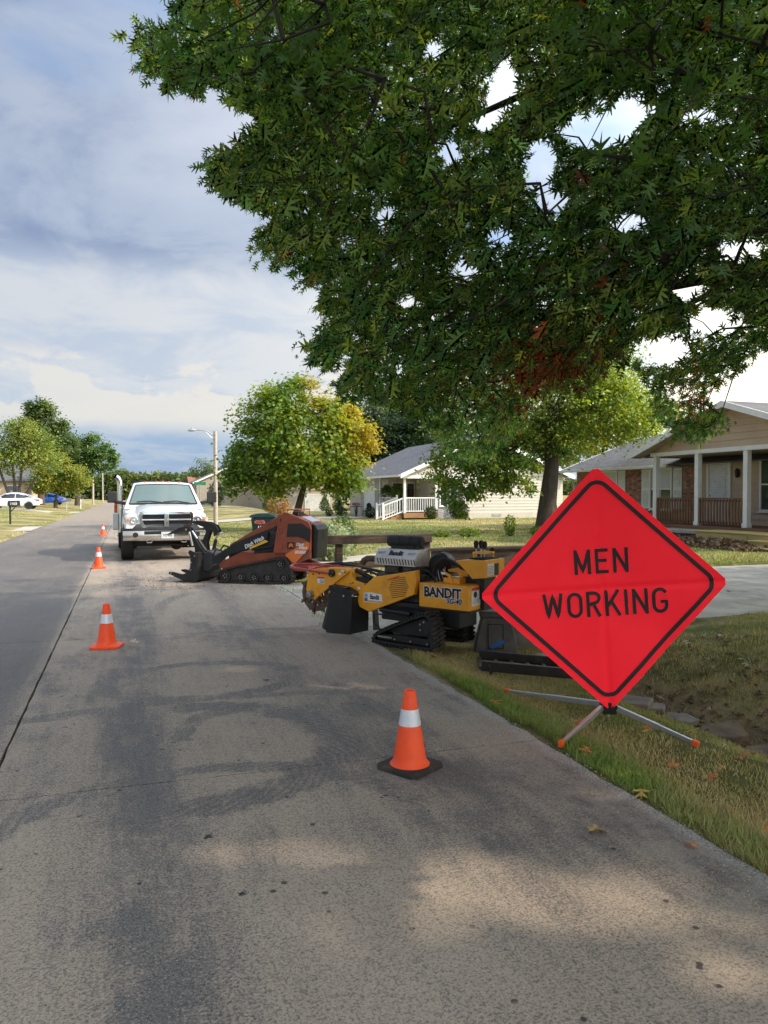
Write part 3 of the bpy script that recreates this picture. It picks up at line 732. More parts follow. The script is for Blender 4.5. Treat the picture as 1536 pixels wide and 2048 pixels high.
MB().bar((.27, -.115, .64), (.31, -.115, .76), .02, .03).bar((.31, -.115, .75), (.36, -.115, .772), .02, .028).build('latch_lever', YEL, lt, bevel=.004)
MB().bar((.355, -.115, .77), (.41, -.115, .772), .022, .026).build('lever_grip', WHITE, lt, bevel=.005)
MB().prism([(.43, .80), (.43, .775), (.31, .775), (.275, .70), (.20, .70), (.165, .80), (.24, .855), (.30, .825), (.36, .81)], -.30, -.27, 'y').build('seat_bracket', YEL, tank, bevel=.003)
MB().bb(-.02, .24, -.42, -.24, .672, .735).build('battery_cover', RUBBER, tank, bevel=.015)
MB().lathe([(.042, .672), (.042, .735), (.03, .742)], 16, (.645, -.10, 0)).build('filler_cap', RUBBER, gr, smooth=True)
lb = MB().bb(.485, .60, -.30, -.292, .67, .82).build('warning_label', WHITE, gr); MB().bb(.485, .60, -.2915, -.2905, .79, .82).build('label_header', REDLAB, lb)
for k in range(4):
    o_ = -.16 - .035 * k; q = .02 * k
    MB().tube([(.52 - q, o_, .67), (.55 - q, o_, .76), (.52, o_, .86 - q), (.42, o_, .93 - q), (.30, o_, .90 - q), (.20, o_, .835 - q * .5), (.08, o_ - .05, .80)], .014, 8).build('hydraulic_hose', RUBBER, gr, smooth=True)
MB().tube([(.66, -.12, .74), (.63, -.10, .79), (.56, -.09, .785), (.50, -.1, .72), (.47, -.1, .67)], .008, 6).build('hydraulic_hose', RUBBER, gr, smooth=True)
MB().bar((.16, -.27, .802), (.04, -.27, .795), .03, .03).build('hose_fitting', STEEL, gr)
# control tower
ct = MB().prism([(-.12, .752), (-.12, .935), (.08, .925), (.23, .915), (.03, .735)], -.52, -.11, 'y').build('control_box', YEL, gr, bevel=.006)
MB().bb(-.10, .10, -.45, -.16, .932, .950).build('control_panel', RUBBER, ct, bevel=.004)
MB().bb(-.06, .03, -.44, -.20, .52, .755).bb(-.05, .1, -.42, -.22, .42, .52).build('control_post', BLACK, gr)
MB().prism([(.20, .90), (.50, .86), (.50, .82), (.20, .86)], -.50, -.46, 'y').build('control_arm', YEL, gr)
lb = MB().bb(-.1235, -.1215, -.29, -.16, .775, .895).build('instruction_label', WHITE, ct)
mb = MB()
for k in range(6): mb.bb(-.1248, -.1238, -.28, -.17, .785 + k * .015, .791 + k * .015)
mb.build('label_print', MATS['grey_print'], lb)
MB().bb(-.1235, -.1215, -.39, -.30, .765, .89).build('gauge_plate', BLACK, ct)
MB().prism([(-.06, .99), (.07, .99), (.07, 1.01), (-.06, 1.01)], -.42, -.18, 'y').bb(.05, .07, -.22, -.19, .945, 1.0).bb(-.05, -.03, -.42, -.39, .945, 1.0).build('lever_guard', YEL, ct)
for k, (lx, ly, h_) in enumerate(((.05, -.22, 1.06), (.02, -.27, 1.06), (.0, -.31, 1.05))):
    lv = MB().tube([(lx, ly, .945), (lx, ly, h_)], .006, 6).build('control_lever', STEEL, ct)
    MB().lathe([(.012, h_ - .02), (.024, h_ + .01), (.026, h_ + .045), (.016, h_ + .065)], 12, (lx, ly, 0)).build('knob', RUBBER, lv, smooth=True)
MB().lathe([(.022, 1.01), (.026, 1.03), (.018, 1.045)], 12, (-.04, -.40, 0)).build('knob', RUBBER, ct, smooth=True)
MB().tube([(.24, -.55, .80), (.22, -.56, .97), (.20, -.57, 1.0)], .018, 8).build('tow_handle', BLACK, gr, smooth=True)
# engine and exhaust
eng = MB().bb(.66, 1.28, -.48, -.09, .43, .72).bb(.72, .95, -.42, -.14, .72, .81).bb(1.02, 1.22, -.36, -.16, .72, .82).build('engine_block', mat('oily_engine', (.06, .055, .05), .6, .4, var=.5, scale=10, dirt=((.2, .16, .12), .5, 8)), gr, bevel=.012)
MB().lathe([(.13, -.50), (.15, -.46), (.15, -.36), (.12, -.32)], 20, (.60, 0, .82), 'y').build('fan_housing', BLACK, eng, smooth=True)
sh = MB().prism([(-.10, .815), (-.10, .90), (-.165, .995), (-.34, .995), (-.34, .815)], .74, 1.31, 'x').build('heat_shield', mat('shield_silver', (.58, .57, .55), .42, .35, var=.1, dirt=((.3, .25, .2), .5, 8)), gr, bevel=.004)
for k in range(14): MB().bar((1.27 - k * .039, -.0985, .89), (1.252 - k * .039, -.0985, .83), .004, .011, (1, 0, 0)).build('vent_slot', INK, sh)
up = Vector((0, -.065, .095)).normalized()
for key, xx in (('shield', 1.03), ('hot', 1.235), ('hot', .815)):
    letter(key, INK if key == 'shield' else MATS['grey_print'], sh, Vector((xx, -.131, .951)) + Vector((0, .095, .065)).normalized() * .001, (-1, 0, 0), up)
MB().tube([(1.30, -.2, .865), (1.42, -.2, .868), (1.50, -.2, .862), (1.545, -.2, .84), (1.57, -.2, .80)], .037, 12, cap=False).tube([(1.325, -.2, .865), (1.36, -.2, .866)], .046, 12).build('exhaust_pipe', RUST, gr, smooth=True)
can = MB().lathe([(.045, .785), (.066, .80), (.067, 1.225), (.06, 1.245), (.0, 1.25)], 20, (0, -.30, 1.075), 'x').build('air_cleaner', RUBBER, gr, smooth=True)
for xx in (.93, 1.08): MB().lathe([(.070, xx), (.072, xx + .006), (.070, xx + .012)], 20, (0, -.30, 1.075), 'x').build('clamp_band', BLACK, can)
MB().bb(.86, 1.18, -.36, -.24, .985, 1.03).bb(.80, .88, -.35, -.25, .95, 1.05).build('cleaner_mount', BLACK, gr)
# boom with belt cover and cutter
MB().prism([(1.30, .34), (.60, .50), (.60, .70), (1.2, .66), (1.45, .48)], -.32, -.06, 'y').build('boom_frame', BLACK, gr)
cov = MB().prism([(1.221, .687), (1.39, .55), (1.477, .456), (1.425, .334), (1.288, .291), (.925, .43), (.674, .532), (.640, .665), (.645, .795), (.803, .765)], -.05, .03, 'y').build('belt_cover', YEL, gr, bevel=.008)
for k in range(11):
    z = .495 + k * .0205; hx = (.135 - abs(k - 5) * .009)
    MB().bar((.872 + hx, .0305, z - .03 + .012), (.872 - hx, .0305, z + .03 - .012), .002, .007, (0, 0, 1)).build('vent_slot', INK, cov)
MB().bar((1.02, .031, .667), (.86, .031, .722), .003, .014, (0, 0, 1)).build('warning_strip', REDLAB, cov)
MB().bar((.80, .032, .762), (.665, .032, .63), .006, .02, (0, 0, 1)).build('cover_flange', YEL, cov)
dc = MB().prism([(1.36, .40), (1.10, .405), (1.10, .50), (1.26, .515), (1.36, .50)], .0305, .0315, 'y').build('decal', WHITE, cov)
letter('small', INK, dc, (1.205, .0328, .463), (-1, 0, 0)); MB().bb(1.105, 1.30, .0316, .0326, .408, .424).build('decal_strip', mat('decal_tan', (.6, .32, .16), .6), dc)
MB().bb(1.305, 1.35, .0316, .0326, .41, .445).build('decal_patch', mat('decal_brown', (.25, .09, .05), .6), dc); MB().bb(1.305, 1.35, .0316, .0326, .45, .495).build('decal_patch', mat('decal_blue', (.25, .42, .6), .6), dc)
boom = MB().prism([(1.63, .748), (1.545, .623), (1.40, .594), (1.38, .50), (1.50, .472), (1.86, .553), (1.90, .66)], -.26, -.022, 'y').build('boom_arm', YEL, gr, bevel=.006)
for bx, bz in ((1.60, .58), (1.565, .592)): MB().cyl((bx, -.03, bz), (bx, -.018, bz), .010, n=8).build('bolt', INK, boom)
MB().bb(1.455, 1.495, -.0225, -.0205, .525, .553).build('small_label', WHITE, boom)
for ya, yb in ((-.018, 0), (-.27, -.252)):
    pl = MB().prism([(2.25, .70), (2.01, .742), (1.66, .752), (1.615, .735), (1.622, .705), (2.06, .425), (2.15, .348), (2.262, .431), (2.287, .455)], ya, yb, 'y').build('cutter_guard', YEL, gr, bevel=.003)
    if yb == 0:
        MB().bar((1.63, .002, .705), (2.15, .002, .355), .004, .016, (0, 1, 0)).build('guard_flange', YEL, pl)
        lb = MB().bb(1.985, 2.10, .0005, .0018, .555, .632).build('warning_label', WHITE, pl); MB().bb(1.985, 2.10, .0019, .0029, .61, .632).build('label_header', REDLAB, lb)
        mb = MB()
        for k in range(3): mb.bb(1.99, 2.06, .0019, .0029, .562 + k * .015, .568 + k * .015)
        mb.build('label_print', INK, lb)
        for xx, zz_ in ((1.745, .685), (1.70, .722)): MB().bb(xx - .022, xx + .022, .0005, .0018, zz_ - .013, zz_ + .013).build('small_label', WHITE, pl)
        for xx, zz_ in ((2.17, .655), (2.07, .67)): MB().cyl((xx, 0, zz_), (xx, .002, zz_), .012, n=10).build('bolt_hole', INK, pl)
        MB().cyl((1.655, 0, .71), (1.655, .012, .71), .026, n=14).build('pivot_boss', YEL, pl); MB().cyl((1.655, .012, .71), (1.655, .014, .71), .011, n=10).build('pivot_pin', INK, pl)
        MB().bar((2.03, .004, .40), (2.12, .004, .50), .008, .012, (0, 1, 0)).bar((2.10, .004, .37), (2.20, .004, .47), .008, .012, (0, 1, 0)).build('bearing_bracket', YEL, pl)
MB().prism([(2.24, .695), (2.01, .737), (1.66, .745), (1.66, .728), (2.0, .720), (2.23, .68)], -.25, -.02, 'y').build('guard_top', YEL, gr)
MB().cyl((1.861, .0, .69), (1.861, .03, .69), .046, n=20).build('pivot_disc', BLACK, gr, bevel=.004)
for a in (.6, 2.7, 4.6): MB().cyl((1.861 + .03 * math.cos(a), .03, .69 + .03 * math.sin(a)), (1.861 + .03 * math.cos(a), .034, .69 + .03 * math.sin(a)), .006, n=8).build('bolt', STEEL, gr)
redbar = MB().tube([(1.89, .02, .685), (2.2, .02, .698), (2.44, .02, .712), (2.555, -.01, .722), (2.60, -.08, .732), (2.58, -.17, .738), (2.50, -.23, .742), (2.2, -.25, .742), (1.9, -.25, .74)], .0145, 10).tube([(2.24, .02, .70), (2.20, -.25, .742)], .011, 8).build('lift_bar', mat('red_enamel', (.46, .02, .025), .28, var=.08, coat=.4), gr, smooth=True)
MB().tube([(2.25, -.27, .745), (1.98, -.27, .782), (1.52, -.27, .735), (1.2, -.25, .70)], .018, 8).bar((1.95, -.27, .775), (1.95, -.27, .72), .02, .06, (1, 0, 0)).build('support_bar', BLACK, gr, smooth=True)
MB().tube([(1.60, -.12, .73), (1.28, -.12, .62)], .026, 10).bb(1.35, 1.55, -.22, -.06, .60, .66).build('lift_cylinder', BLACK, gr, smooth=True)
MB().tube([(1.70, -.16, .74), (1.55, -.17, .71), (1.42, -.16, .72), (1.3, -.17, .68)], .013, 8).tube([(1.45, -.10, .70), (1.40, -.10, .755), (1.36, -.10, .70)], .010, 6).build('hydraulic_hose', RUBBER, gr, smooth=True)
# cutter wheel
cx_, cz_, yw = 2.235, .405, -.12
mb = MB(); mb.lathe([(.150, yw - .022), (.212, yw - .022), (.212, yw + .022), (.150, yw + .022), (.150, yw - .022)], 40, (cx_, 0, cz_), 'y', cap=False)
mb.lathe([(.02, yw - .02), (.10, yw - .02), (.10, yw + .02), (.02, yw + .02)], 24, (cx_, 0, cz_), 'y')
for k in range(9):
    a = 2 * math.pi * k / 9; mb.bar((cx_ + .09 * math.cos(a), yw, cz_ + .09 * math.sin(a)), (cx_ + .16 * math.cos(a), yw, cz_ + .16 * math.sin(a)), .036, .052, (0, 1, 0))
wheel = mb.build('cutter_wheel', RUST, gr, smooth=True, ang=30)
for k in range(12):
    a = 2 * math.pi * k / 12 + .1; u = Vector((math.cos(a), 0, math.sin(a))); tt = Vector((-math.sin(a), 0, math.cos(a))); c_ = Vector((cx_, yw, cz_)); sd = .026 if k % 2 else -.02
    tb = c_ + Vector((0, sd, 0))
    MB().bar(tb + u * .165 - tt * .01, tb + u * .222 - tt * .01, .03, .046, (0, 1, 0)).bar(tb + u * .21 - tt * .016, tb + u * .247 - tt * .022, .018, .02, (0, 1, 0)).build('cutter_tooth', RUST, wheel, bevel=.004)
MB().lathe([(.052, -.01), (.052, .02), (.040, .022), (.038, .05), (.030, .052), (.0, .052)], 20, (2.205, 0, .412), 'y').build('wheel_hub', mat('worn_steel', (.36, .34, .31), .4, .9, var=.25, scale=20), gr, smooth=True)
# hanging rubber chip curtain
br = MB().prism([(1.83, .505), (1.60, .445), (1.43, .465), (1.43, .485), (1.60, .55), (1.82, .56)], -.01, .11, 'y').build('curtain_bracket', BLACK, gr, bevel=.005)
Rm = Matrix.Rotation(R(13), 3, 'Y')
MB().box((1.64, .055, .535), (.20, .085, .003), Rm).build('warning_label', mat('faded_label', (.62, .5, .46), .6, var=.15, scale=14), br)
for bx, bz in ((1.80, .485), (1.585, .455), (1.45, .47)): MB().cyl((bx, .108, bz), (bx, .122, bz), .013, n=10).build('bolt', STEEL, br)
def curtain(pts_top, pts_bot, n, yf):
    mb = MB(); m_ = 7
    for off in (0, -.007):
        for i in range(n + 1):
            u = i / n
            for j in range(m_ + 1):
                v_ = j / m_; a = Vector(pts_top[0]).lerp(Vector(pts_top[1]), u); c_ = Vector(pts_bot[0]).lerp(Vector(pts_bot[1]), u); p_ = a.lerp(c_, v_)
                p_.y += yf(u, v_) + off; mb.v.append(tuple(p_))
    N_ = (n + 1) * (m_ + 1)
    for i in range(n):
        for j in range(m_):
            q = (i * (m_ + 1) + j, i * (m_ + 1) + j + 1, (i + 1) * (m_ + 1) + j + 1, (i + 1) * (m_ + 1) + j); mb.f += [q, tuple(a + N_ for a in q[::-1])]
    for i in range(n): mb.f += [(i * (m_ + 1) + m_, N_ + i * (m_ + 1) + m_, N_ + (i + 1) * (m_ + 1) + m_, (i + 1) * (m_ + 1) + m_)]
    for j in range(m_): mb.f += [(j, N_ + j, N_ + j + 1, j + 1), (n * (m_ + 1) + j, n * (m_ + 1) + j + 1, N_ + n * (m_ + 1) + j + 1, N_ + n * (m_ + 1) + j)]
    return mb
FLAP = mat('curtain_rubber', (.010, .010, .011), .55, var=.2, scale=7, dirt=((.035, .03, .026), .3, 5))
curtain([(1.80, .112, .48), (1.46, .112, .47)], [(1.85, .125, .012), (1.50, .11, .02)], 10, lambda u, v_: .012 * math.sin(u * 5) * v_).build('rubber_curtain', FLAP, gr, smooth=True)
curtain([(1.815, .095, .45), (1.75, .10, .45)], [(1.975, .06, .05), (1.82, .09, .015)], 6, lambda u, v_: .02 * v_ * math.sin(u * 3)).build('rubber_curtain', FLAP, gr, smooth=True)
curtain([(1.472, .105, .46), (1.40, -.10, .42)], [(1.512, .105, .02), (1.41, -.10, .05)], 6, lambda u, v_: .01 * math.sin(u * 6)).build('rubber_curtain', FLAP, gr, smooth=True)
curtain([(1.36, -.11, .42), (1.40, -.25, .42)], [(1.34, -.11, .06), (1.37, -.25, .04)], 4, lambda u, v_: .01 * math.sin(u * 4)).build('rubber_curtain', FLAP, gr, smooth=True)

# ================================================================ mini skid steer (x forward to the bucket, +y towards the viewer)
DRED = mat('faded_red_paint', (.27, .062, .032), .55, var=.2, scale=4, dirt=((.20, .12, .085), .65, 2.6), spec=.35)
DORG = mat('decal_orange', (.72, .17, .03), .5, var=.05)
sk = thing('mini_skid_steer', 'rust red tracked mini skid steer with a black grapple bucket facing the pickup', 'skid steer', (2.667, 13.152, 0), R(149))
DIRTY = mat('muddy_rubber', (.030, .026, .022), .85, var=.3, scale=10, bump=.4, bscale=40, dirt=((.12, .095, .07), .6, 6))
WHEELM = mat('roller_steel', (.045, .042, .040), .6, .3, var=.3, scale=12, dirt=((.12, .10, .08), .5, 9))
for y0, y1 in ((0, -.22), (-.70, -.92)):
    prof = [(1.33, .12), (1.27, .235), (1.11, .29), (.618, .39), (.13, .50), (-.02, .475), (-.085, .36), (-.145, .17), (-.12, .05), (-.02, 0), (1.22, 0), (1.30, .03)]
    crawler(sk, prof, y1, y0, .022, 48, .016, DIRTY)
    MB().prism([(1.22, .20), (1.08, .245), (.62, .345), (.13, .45), (.02, .43), (-.04, .34), (-.09, .17), (-.05, .05), (1.2, .045), (1.26, .12)], min(y0 - .055, y1 + .03), max(y0 - .055, y1 + .03), 'y').build('track_frame', WHEELM, sk, bevel=.006)
    for wx, wz, wr in ((1.15, .135, .105), (.855, .118, .088), (.598, .118, .088), (.340, .118, .088), (.03, .118, .092), (.105, .365, .088)):
        ww = MB().lathe([(.02, y0 - .035), (wr * .45, y0 - .03), (wr * .5, y0 - .045), (wr * .78, y0 - .045), (wr * .85, y0 - .015), (wr, y0 - .015), (wr, y1 + .03), (.02, y1 + .03)], 24, (wx, 0, wz), 'y').build('roller', WHEELM, sk, smooth=True, ang=25)
        for a in range(5): MB().cyl((wx + wr * .36 * math.cos(a * 1.257), y0 - .034, wz + wr * .36 * math.sin(a * 1.257)), (wx + wr * .36 * math.cos(a * 1.257), y0 - .022, wz + wr * .36 * math.sin(a * 1.257)), .0085, n=6).build('bolt', STEEL, ww)
MB().prism([(1.12, .22), (.3, .23), (.0, .24), (-.05, .12), (1.1, .12)], -.86, -.06, 'y').build('undercarriage', BLACK, sk)
MB().prism([(1.30, .29), (1.30, .36), (.87, .57), (.64, .555), (.24, .565), (.02, .57), (-.14, .41), (-.42, .33), (-.42, .24), (1.2, .23)], -.83, -.10, 'y').build('lower_body', DRED, sk, bevel=.01)
MB().prism([(.64, .54), (.612, .445), (.237, .548), (.23, .78), (.33, .93), (.6, .66)], -.80, -.12, 'y').build('inner_frame', BLACK, sk)
hood = MB().prism([(.03, 1.22), (-.22, 1.21), (-.455, 1.11), (-.455, .45), (.20, .45)], -.80, -.12, 'y').build('hood', DRED, sk, bevel=.015)
MB().bar((-.24, -.46, 1.207), (-.44, -.46, 1.122), .5, .006, (0, 0, 1)).build('hood_tread_plate', ALU, hood)
for ya, yb in ((-.12, -.05), (-.87, -.80)):
    tw = MB().prism([(.143, 1.14), (.035, 1.295), (-.02, 1.285), (-.22, 1.21), (-.42, 1.12), (-.47, 1.0), (-.455, .652), (-.447, .473), (-.18, .368), (-.118, .394), (.022, .565), (.24, .56), (.165, 1.04)], ya, yb, 'y').build('tower_plate', DRED, sk, bevel=.008)
    if yb == -.05:
        MB().prism([(-.041, 1.088), (-.30, 1.095), (-.46, .99), (-.45, .76), (-.34, .825), (-.21, .862), (-.012, .851)], -.0495, -.042, 'y').build('side_vent', mat('black_gloss_plastic', (.012, .012, .014), .25, var=.1, scale=3), tw, bevel=.004)
        MB().prism([(.017, .531), (-.37, .775), (-.445, .75), (-.43, .655), (-.18, .385), (-.12, .40)], -.0492, -.0478, 'y').build('decal_stripe', DORG, tw)
        MB().bar((-.20, -.0475, .40), (-.43, -.0475, .62), .002, .012, (0, 0, 1)).build('decal_line', INK, tw)
        letter('dw1', WHITE, tw, (-.262, -.0462, .722), (-1, 0, 0)); letter('dw2', WHITE, tw, (-.318, -.0462, .662), (-1, 0, 0)); letter('sk', WHITE, tw, (-.262, -.0462, .582), (-1, 0, 0))
        em = MB().prism([(-.025, .64), (-.16, .64), (-.16, .76), (-.025, .76)], -.0492, -.0480, 'y').build('emblem', INK, tw, bevel=.004)
        MB().prism([(-.05, .66), (-.10, .69), (-.14, .66), (-.13, .73), (-.09, .745), (-.06, .72)], -.0478, -.0468, 'y').build('emblem_mark', DORG, em)
        for bx, bz in ((.085, .98), (.085, .68)):
            MB().prism([(bx + .022, bz - .045), (bx + .022, bz + .045), (bx, bz + .06), (bx - .02, bz + .04), (bx - .02, bz - .04), (bx, bz - .06)], -.05, -.038, 'y').build('boss', DRED, tw, bevel=.004)
        MB().bb(.085, .105, -.05, -.047, 1.12, 1.18).build('slot', INK, tw)
ry = MB().prism([(-.462, 1.10), (-.53, 1.06), (-.575, .98), (-.545, .47), (-.46, .45)], -.80, -.13, 'y').build('rear_guard', BLACK, sk, bevel=.03)
mb = MB().tube([(.0, -.14, 1.25), (.0, -.14, 1.335), (-.21, -.14, 1.335), (-.21, -.14, 1.22)], .011, 8).tube([(.0, -.78, 1.25), (.0, -.78, 1.335), (-.21, -.78, 1.335), (-.21, -.78, 1.22)], .011, 8).tube([(.0, -.14, 1.335), (.0, -.78, 1.335)], .011, 8).tube([(-.21, -.14, 1.335), (-.21, -.78, 1.335)], .011, 8)
mb.build('guard_rail', DRED, sk, smooth=True)
MB().bb(-.18, -.04, -.55, -.3, 1.22, 1.30).build('control_console', BLACK, sk, bevel=.01); MB().bb(-.20, -.08, -.121, -.045, 1.165, 1.20).build('hood_latch', DRED, sk, bevel=.006)
MB().tube([(1.02, -.40, .72), (.94, -.40, .80), (.78, -.40, .92)], [.03, .028, .01], 8).build('hydraulic_coupler', BLACK, sk, smooth=True)
for ya, yb, yc in ((-.20, -.125, -.06), (-.80, -.725, -.86)):
    MB().prism([(1.13, .61), (1.09, .705), (.213, 1.192), (.05, 1.295), (.005, 1.21), (.168, 1.045)], ya, yb, 'y').build('lift_arm', DRED, sk, bevel=.008)
    y2, y3 = min(yc, yb + .001 if yc > yb else ya - .001), max(yc, yb + .001 if yc > yb else ya - .001)
    ap = MB().prism([(1.42, .34), (1.42, .45), (.98, .735), (.18, 1.045), (.19, .97), (.33, .935), (.36, .80), (.69, .63), (1.07, .53), (1.30, .36)], y2, y3, 'y').build('arm_plate', BLACK, sk, bevel=.006)
    if yc == -.06:
        a_ = math.atan2(.206, .41)
        letter('ditch', WHITE, ap, (.605, -.0575, .745), (-math.cos(a_), 0, math.sin(a_)), (math.sin(a_), 0, math.cos(a_)))
        MB().prism([(.69, .62), (.69, .655), (.40, .795), (.33, .765)], -.0590, -.0578, 'y').build('arm_stripe', mat('decal_yellow', (.75, .42, .03), .5), ap)
MB().tube([(.66, -.10, .62), (.25, -.10, .68)], .03, 10).tube([(.62, -.10, .55), (.24, -.10, .60)], .012, 8).build('lift_cylinder', BLACK, sk, smooth=True)
MB().prism([(1.44, .28), (1.44, .52), (1.53, .57), (1.70, .52), (1.72, .20), (1.55, .18)], -.72, -.20, 'y').build('quick_attach', mat('dark_grey_steel', (.05, .05, .055), .5, .3, var=.25, dirt=((.12, .10, .09), .5, 5)), sk, bevel=.02)
MB().tube([(1.45, -.15, .5), (1.38, -.15, .6), (1.30, -.2, .58), (1.25, -.25, .5)], .016, 8).tube([(1.45, -.45, .55), (1.36, -.45, .66), (1.22, -.42, .62)], .016, 8).build('hydraulic_hose', RUBBER, sk, smooth=True)
# grapple bucket (a part: pinned to the arms)
BK = mat('bucket_steel', (.018, .018, .019), .5, .2, var=.3, scale=6, dirt=((.07, .06, .05), .5, 4))
side = [(2.24, .155), (2.24, .185), (2.16, .19), (1.95, .145), (1.86, .19), (1.815, .28), (1.805, .46), (1.85, .555), (1.82, .595), (1.68, .54), (1.655, .06), (1.72, .0), (1.95, .035)]
bk = MB().prism([(1.66, .05), (1.72, .0), (1.95, .03), (2.15, .10), (2.15, .115), (1.94, .06), (1.76, .05), (1.72, .10), (1.72, .56), (1.66, .54)], -.97, -.005, 'y').build('bucket', BK, sk, bevel=.004)
for ya, yb in ((-.004, .026), (-1.0, -.972), (-.50, -.47)): MB().prism(side, ya, yb, 'y').build('side_plate', BK, bk, bevel=.004)
for bx, bz in ((2.19, .165), (1.72, .49), (1.79, .37), (1.80, .23)): MB().cyl((bx, .026, bz), (bx, .034, bz), .013, n=8).build('bolt', STEEL, bk)
claw = [(2.42, .845), (2.30, .905), (2.12, .995), (2.0, 1.02), (1.91, .985), (1.86, .90), (1.70, .64), (1.60, .52), (1.74, .52), (1.82, .63), (1.90, .80), (1.955, .91), (2.02, .945), (2.14, .915)]
clawf = [(2.20, 1.10), (1.95, 1.105), (1.75, 1.085), (1.60, 1.02), (1.545, .93), (1.585, .84), (1.64, .81), (1.66, .90), (1.72, .93), (1.80, .70), (1.78, .52), (1.88, .50), (1.895, .70), (1.80, .90), (1.86, .99), (1.98, 1.03)]
for pr, ys_ in ((claw, (-.17, -.30)), (clawf, (-.62, -.75))):
    gp = MB().prism(pr, ys_[0] - .018, ys_[0], 'y').build('grapple_arm', BK, sk, bevel=.003)
    MB().prism(pr, ys_[1] - .018, ys_[1], 'y').build('claw_plate', BK, gp, bevel=.003)
    cx2, cz2 = pr[3] if pr is claw else pr[4]
    MB().cyl((cx2 - .02, ys_[1] - .03, cz2 - .06), (cx2 - .02, ys_[0] + .012, cz2 - .06), .02, n=10).build('pivot_pin', STEEL, gp)
    MB().bb(pr[0][0] - .16, pr[0][0] - .12, ys_[1], ys_[0] - .018, pr[0][1] + .045, pr[0][1] + .065).build('cross_tie', BK, gp)
    top = Vector((1.90 if pr is claw else 1.60, (ys_[0] + ys_[1]) / 2 - .009, .93 if pr is claw else .87)); bot = Vector((1.63 if pr is claw else 1.68, top.y, .56))
    MB().tube([bot, bot.lerp(top, .62)], .034, 10).build('cylinder_barrel', BK, gp, smooth=True); MB().tube([bot.lerp(top, .62), top], .016, 8).build('cylinder_rod', CHROME, gp, smooth=True)
MB().tube([(1.915, -.15, .92), (1.885, -.15, .80), (1.85, -.15, .66)], .021, 8).build('claw_rod_cover', mat('galvanised', (.32, .33, .34), .4, .8), sk, smooth=True)
# ================================================================ pickup (x to its left = image right, y backwards, front bumper at y=0)
WPAINT = mat('white_car_paint', (.78, .79, .80), .25, var=.03, scale=2, coat=.7, spec=.5)
GLASSW = glass_mat('windscreen_glass', (.10, .15, .15), .05)
GLASSD = glass_mat('dark_car_glass', (.012, .016, .018), .05)
TYRE = mat('tyre', (.012, .012, .012), .75, var=.25, scale=10, bump=.4, bscale=30)
DPLAS = mat('dark_plastic', (.02, .02, .022), .5, var=.2)
AMBER = mat('amber_lens', (.75, .16, .02), .2, coat=.5)
LENS = mat('clear_lens', (.62, .64, .64), .12, .35, var=.25, scale=40, coat=.8)
def loft(secs, mirror=True, cap=True):
    """secs: list of (y, [(x,z)...] half profile from centre line outwards)"""
    mb = MB(); rings = []
    for y, hp in secs:
        r = [(x, y, z) for x, z in hp]
        if mirror: r = [(-x, y, z) for x, z in hp[::-1] if x > 1e-6] + r
        rings.append(r)
    n = len(rings[0])
    for r in rings: mb.v += r
    for i in range(len(rings) - 1):
        for j in range(n - 1): mb.f.append((i * n + j, i * n + j + 1, (i + 1) * n + j + 1, (i + 1) * n + j))
    if cap: mb.f.append(tuple(range(n))); mb.f.append(tuple(range((len(rings) - 1) * n, len(rings) * n)))
    return mb
tk = thing('pickup_truck', 'white flatbed pickup truck with a chrome grille and exhaust stack facing the viewer', 'truck', (.93, 18.78, 0), 0)
front = loft([(.10, [(0, 1.17), (.34, 1.165), (.58, 1.12), (.645, 1.06), (.70, 1.10), (.86, 1.06), (.92, .96), (.92, .80)]),
              (.17, [(0, 1.215), (.35, 1.21), (.61, 1.165), (.665, 1.10), (.73, 1.145), (.91, 1.11), (.975, 1.0), (.975, .80)]),
              (.40, [(0, 1.265), (.36, 1.26), (.63, 1.215), (.69, 1.14), (.75, 1.175), (.94, 1.14), (1.005, 1.02), (1.005, .80)]),
              (.90, [(0, 1.325), (.38, 1.32), (.65, 1.27), (.72, 1.19), (.77, 1.20), (.95, 1.165), (1.015, 1.04), (1.015, .80)]),
              (1.50, [(0, 1.38), (.42, 1.375), (.72, 1.33), (.80, 1.26), (.84, 1.25), (.95, 1.22), (1.0, 1.08), (1.0, .80)])]).build('hood_and_fenders', WPAINT, tk, smooth=True, ang=50)
MB().bb(-1.0, 1.0, 1.36, 3.45, .48, 1.26).build('cab_body', WPAINT, tk, bevel=.05, seg=3)
# greenhouse
def frus(z0, x0, ya0, yb0, z1, x1, ya1, yb1): return MB().add([(-x0, ya0, z0), (x0, ya0, z0), (x0, yb0, z0), (-x0, yb0, z0), (-x1, ya1, z1), (x1, ya1, z1), (x1, yb1, z1), (-x1, yb1, z1)], [(3, 2, 1, 0), (4, 5, 6, 7), (0, 1, 5, 4), (1, 2, 6, 5), (2, 3, 7, 6), (3, 0, 4, 7)])
cabt = frus(1.24, .985, 1.30, 3.42, 1.90, .735, 2.02, 3.30).build('cab_pillars', WPAINT, tk, bevel=.03, seg=3)
roof = loft([(1.98, [(0, 1.895), (.5, 1.885), (.70, 1.87), (.735, 1.85)]), (2.10, [(0, 1.945), (.5, 1.935), (.70, 1.91), (.75, 1.87)]), (2.7, [(0, 1.965), (.5, 1.955), (.71, 1.925), (.76, 1.87)]), (3.25, [(0, 1.955), (.5, 1.945), (.71, 1.915), (.76, 1.87)]), (3.34, [(0, 1.91), (.5, 1.90), (.70, 1.88), (.74, 1.86)])]).build('roof', WPAINT, tk, smooth=True, ang=60)
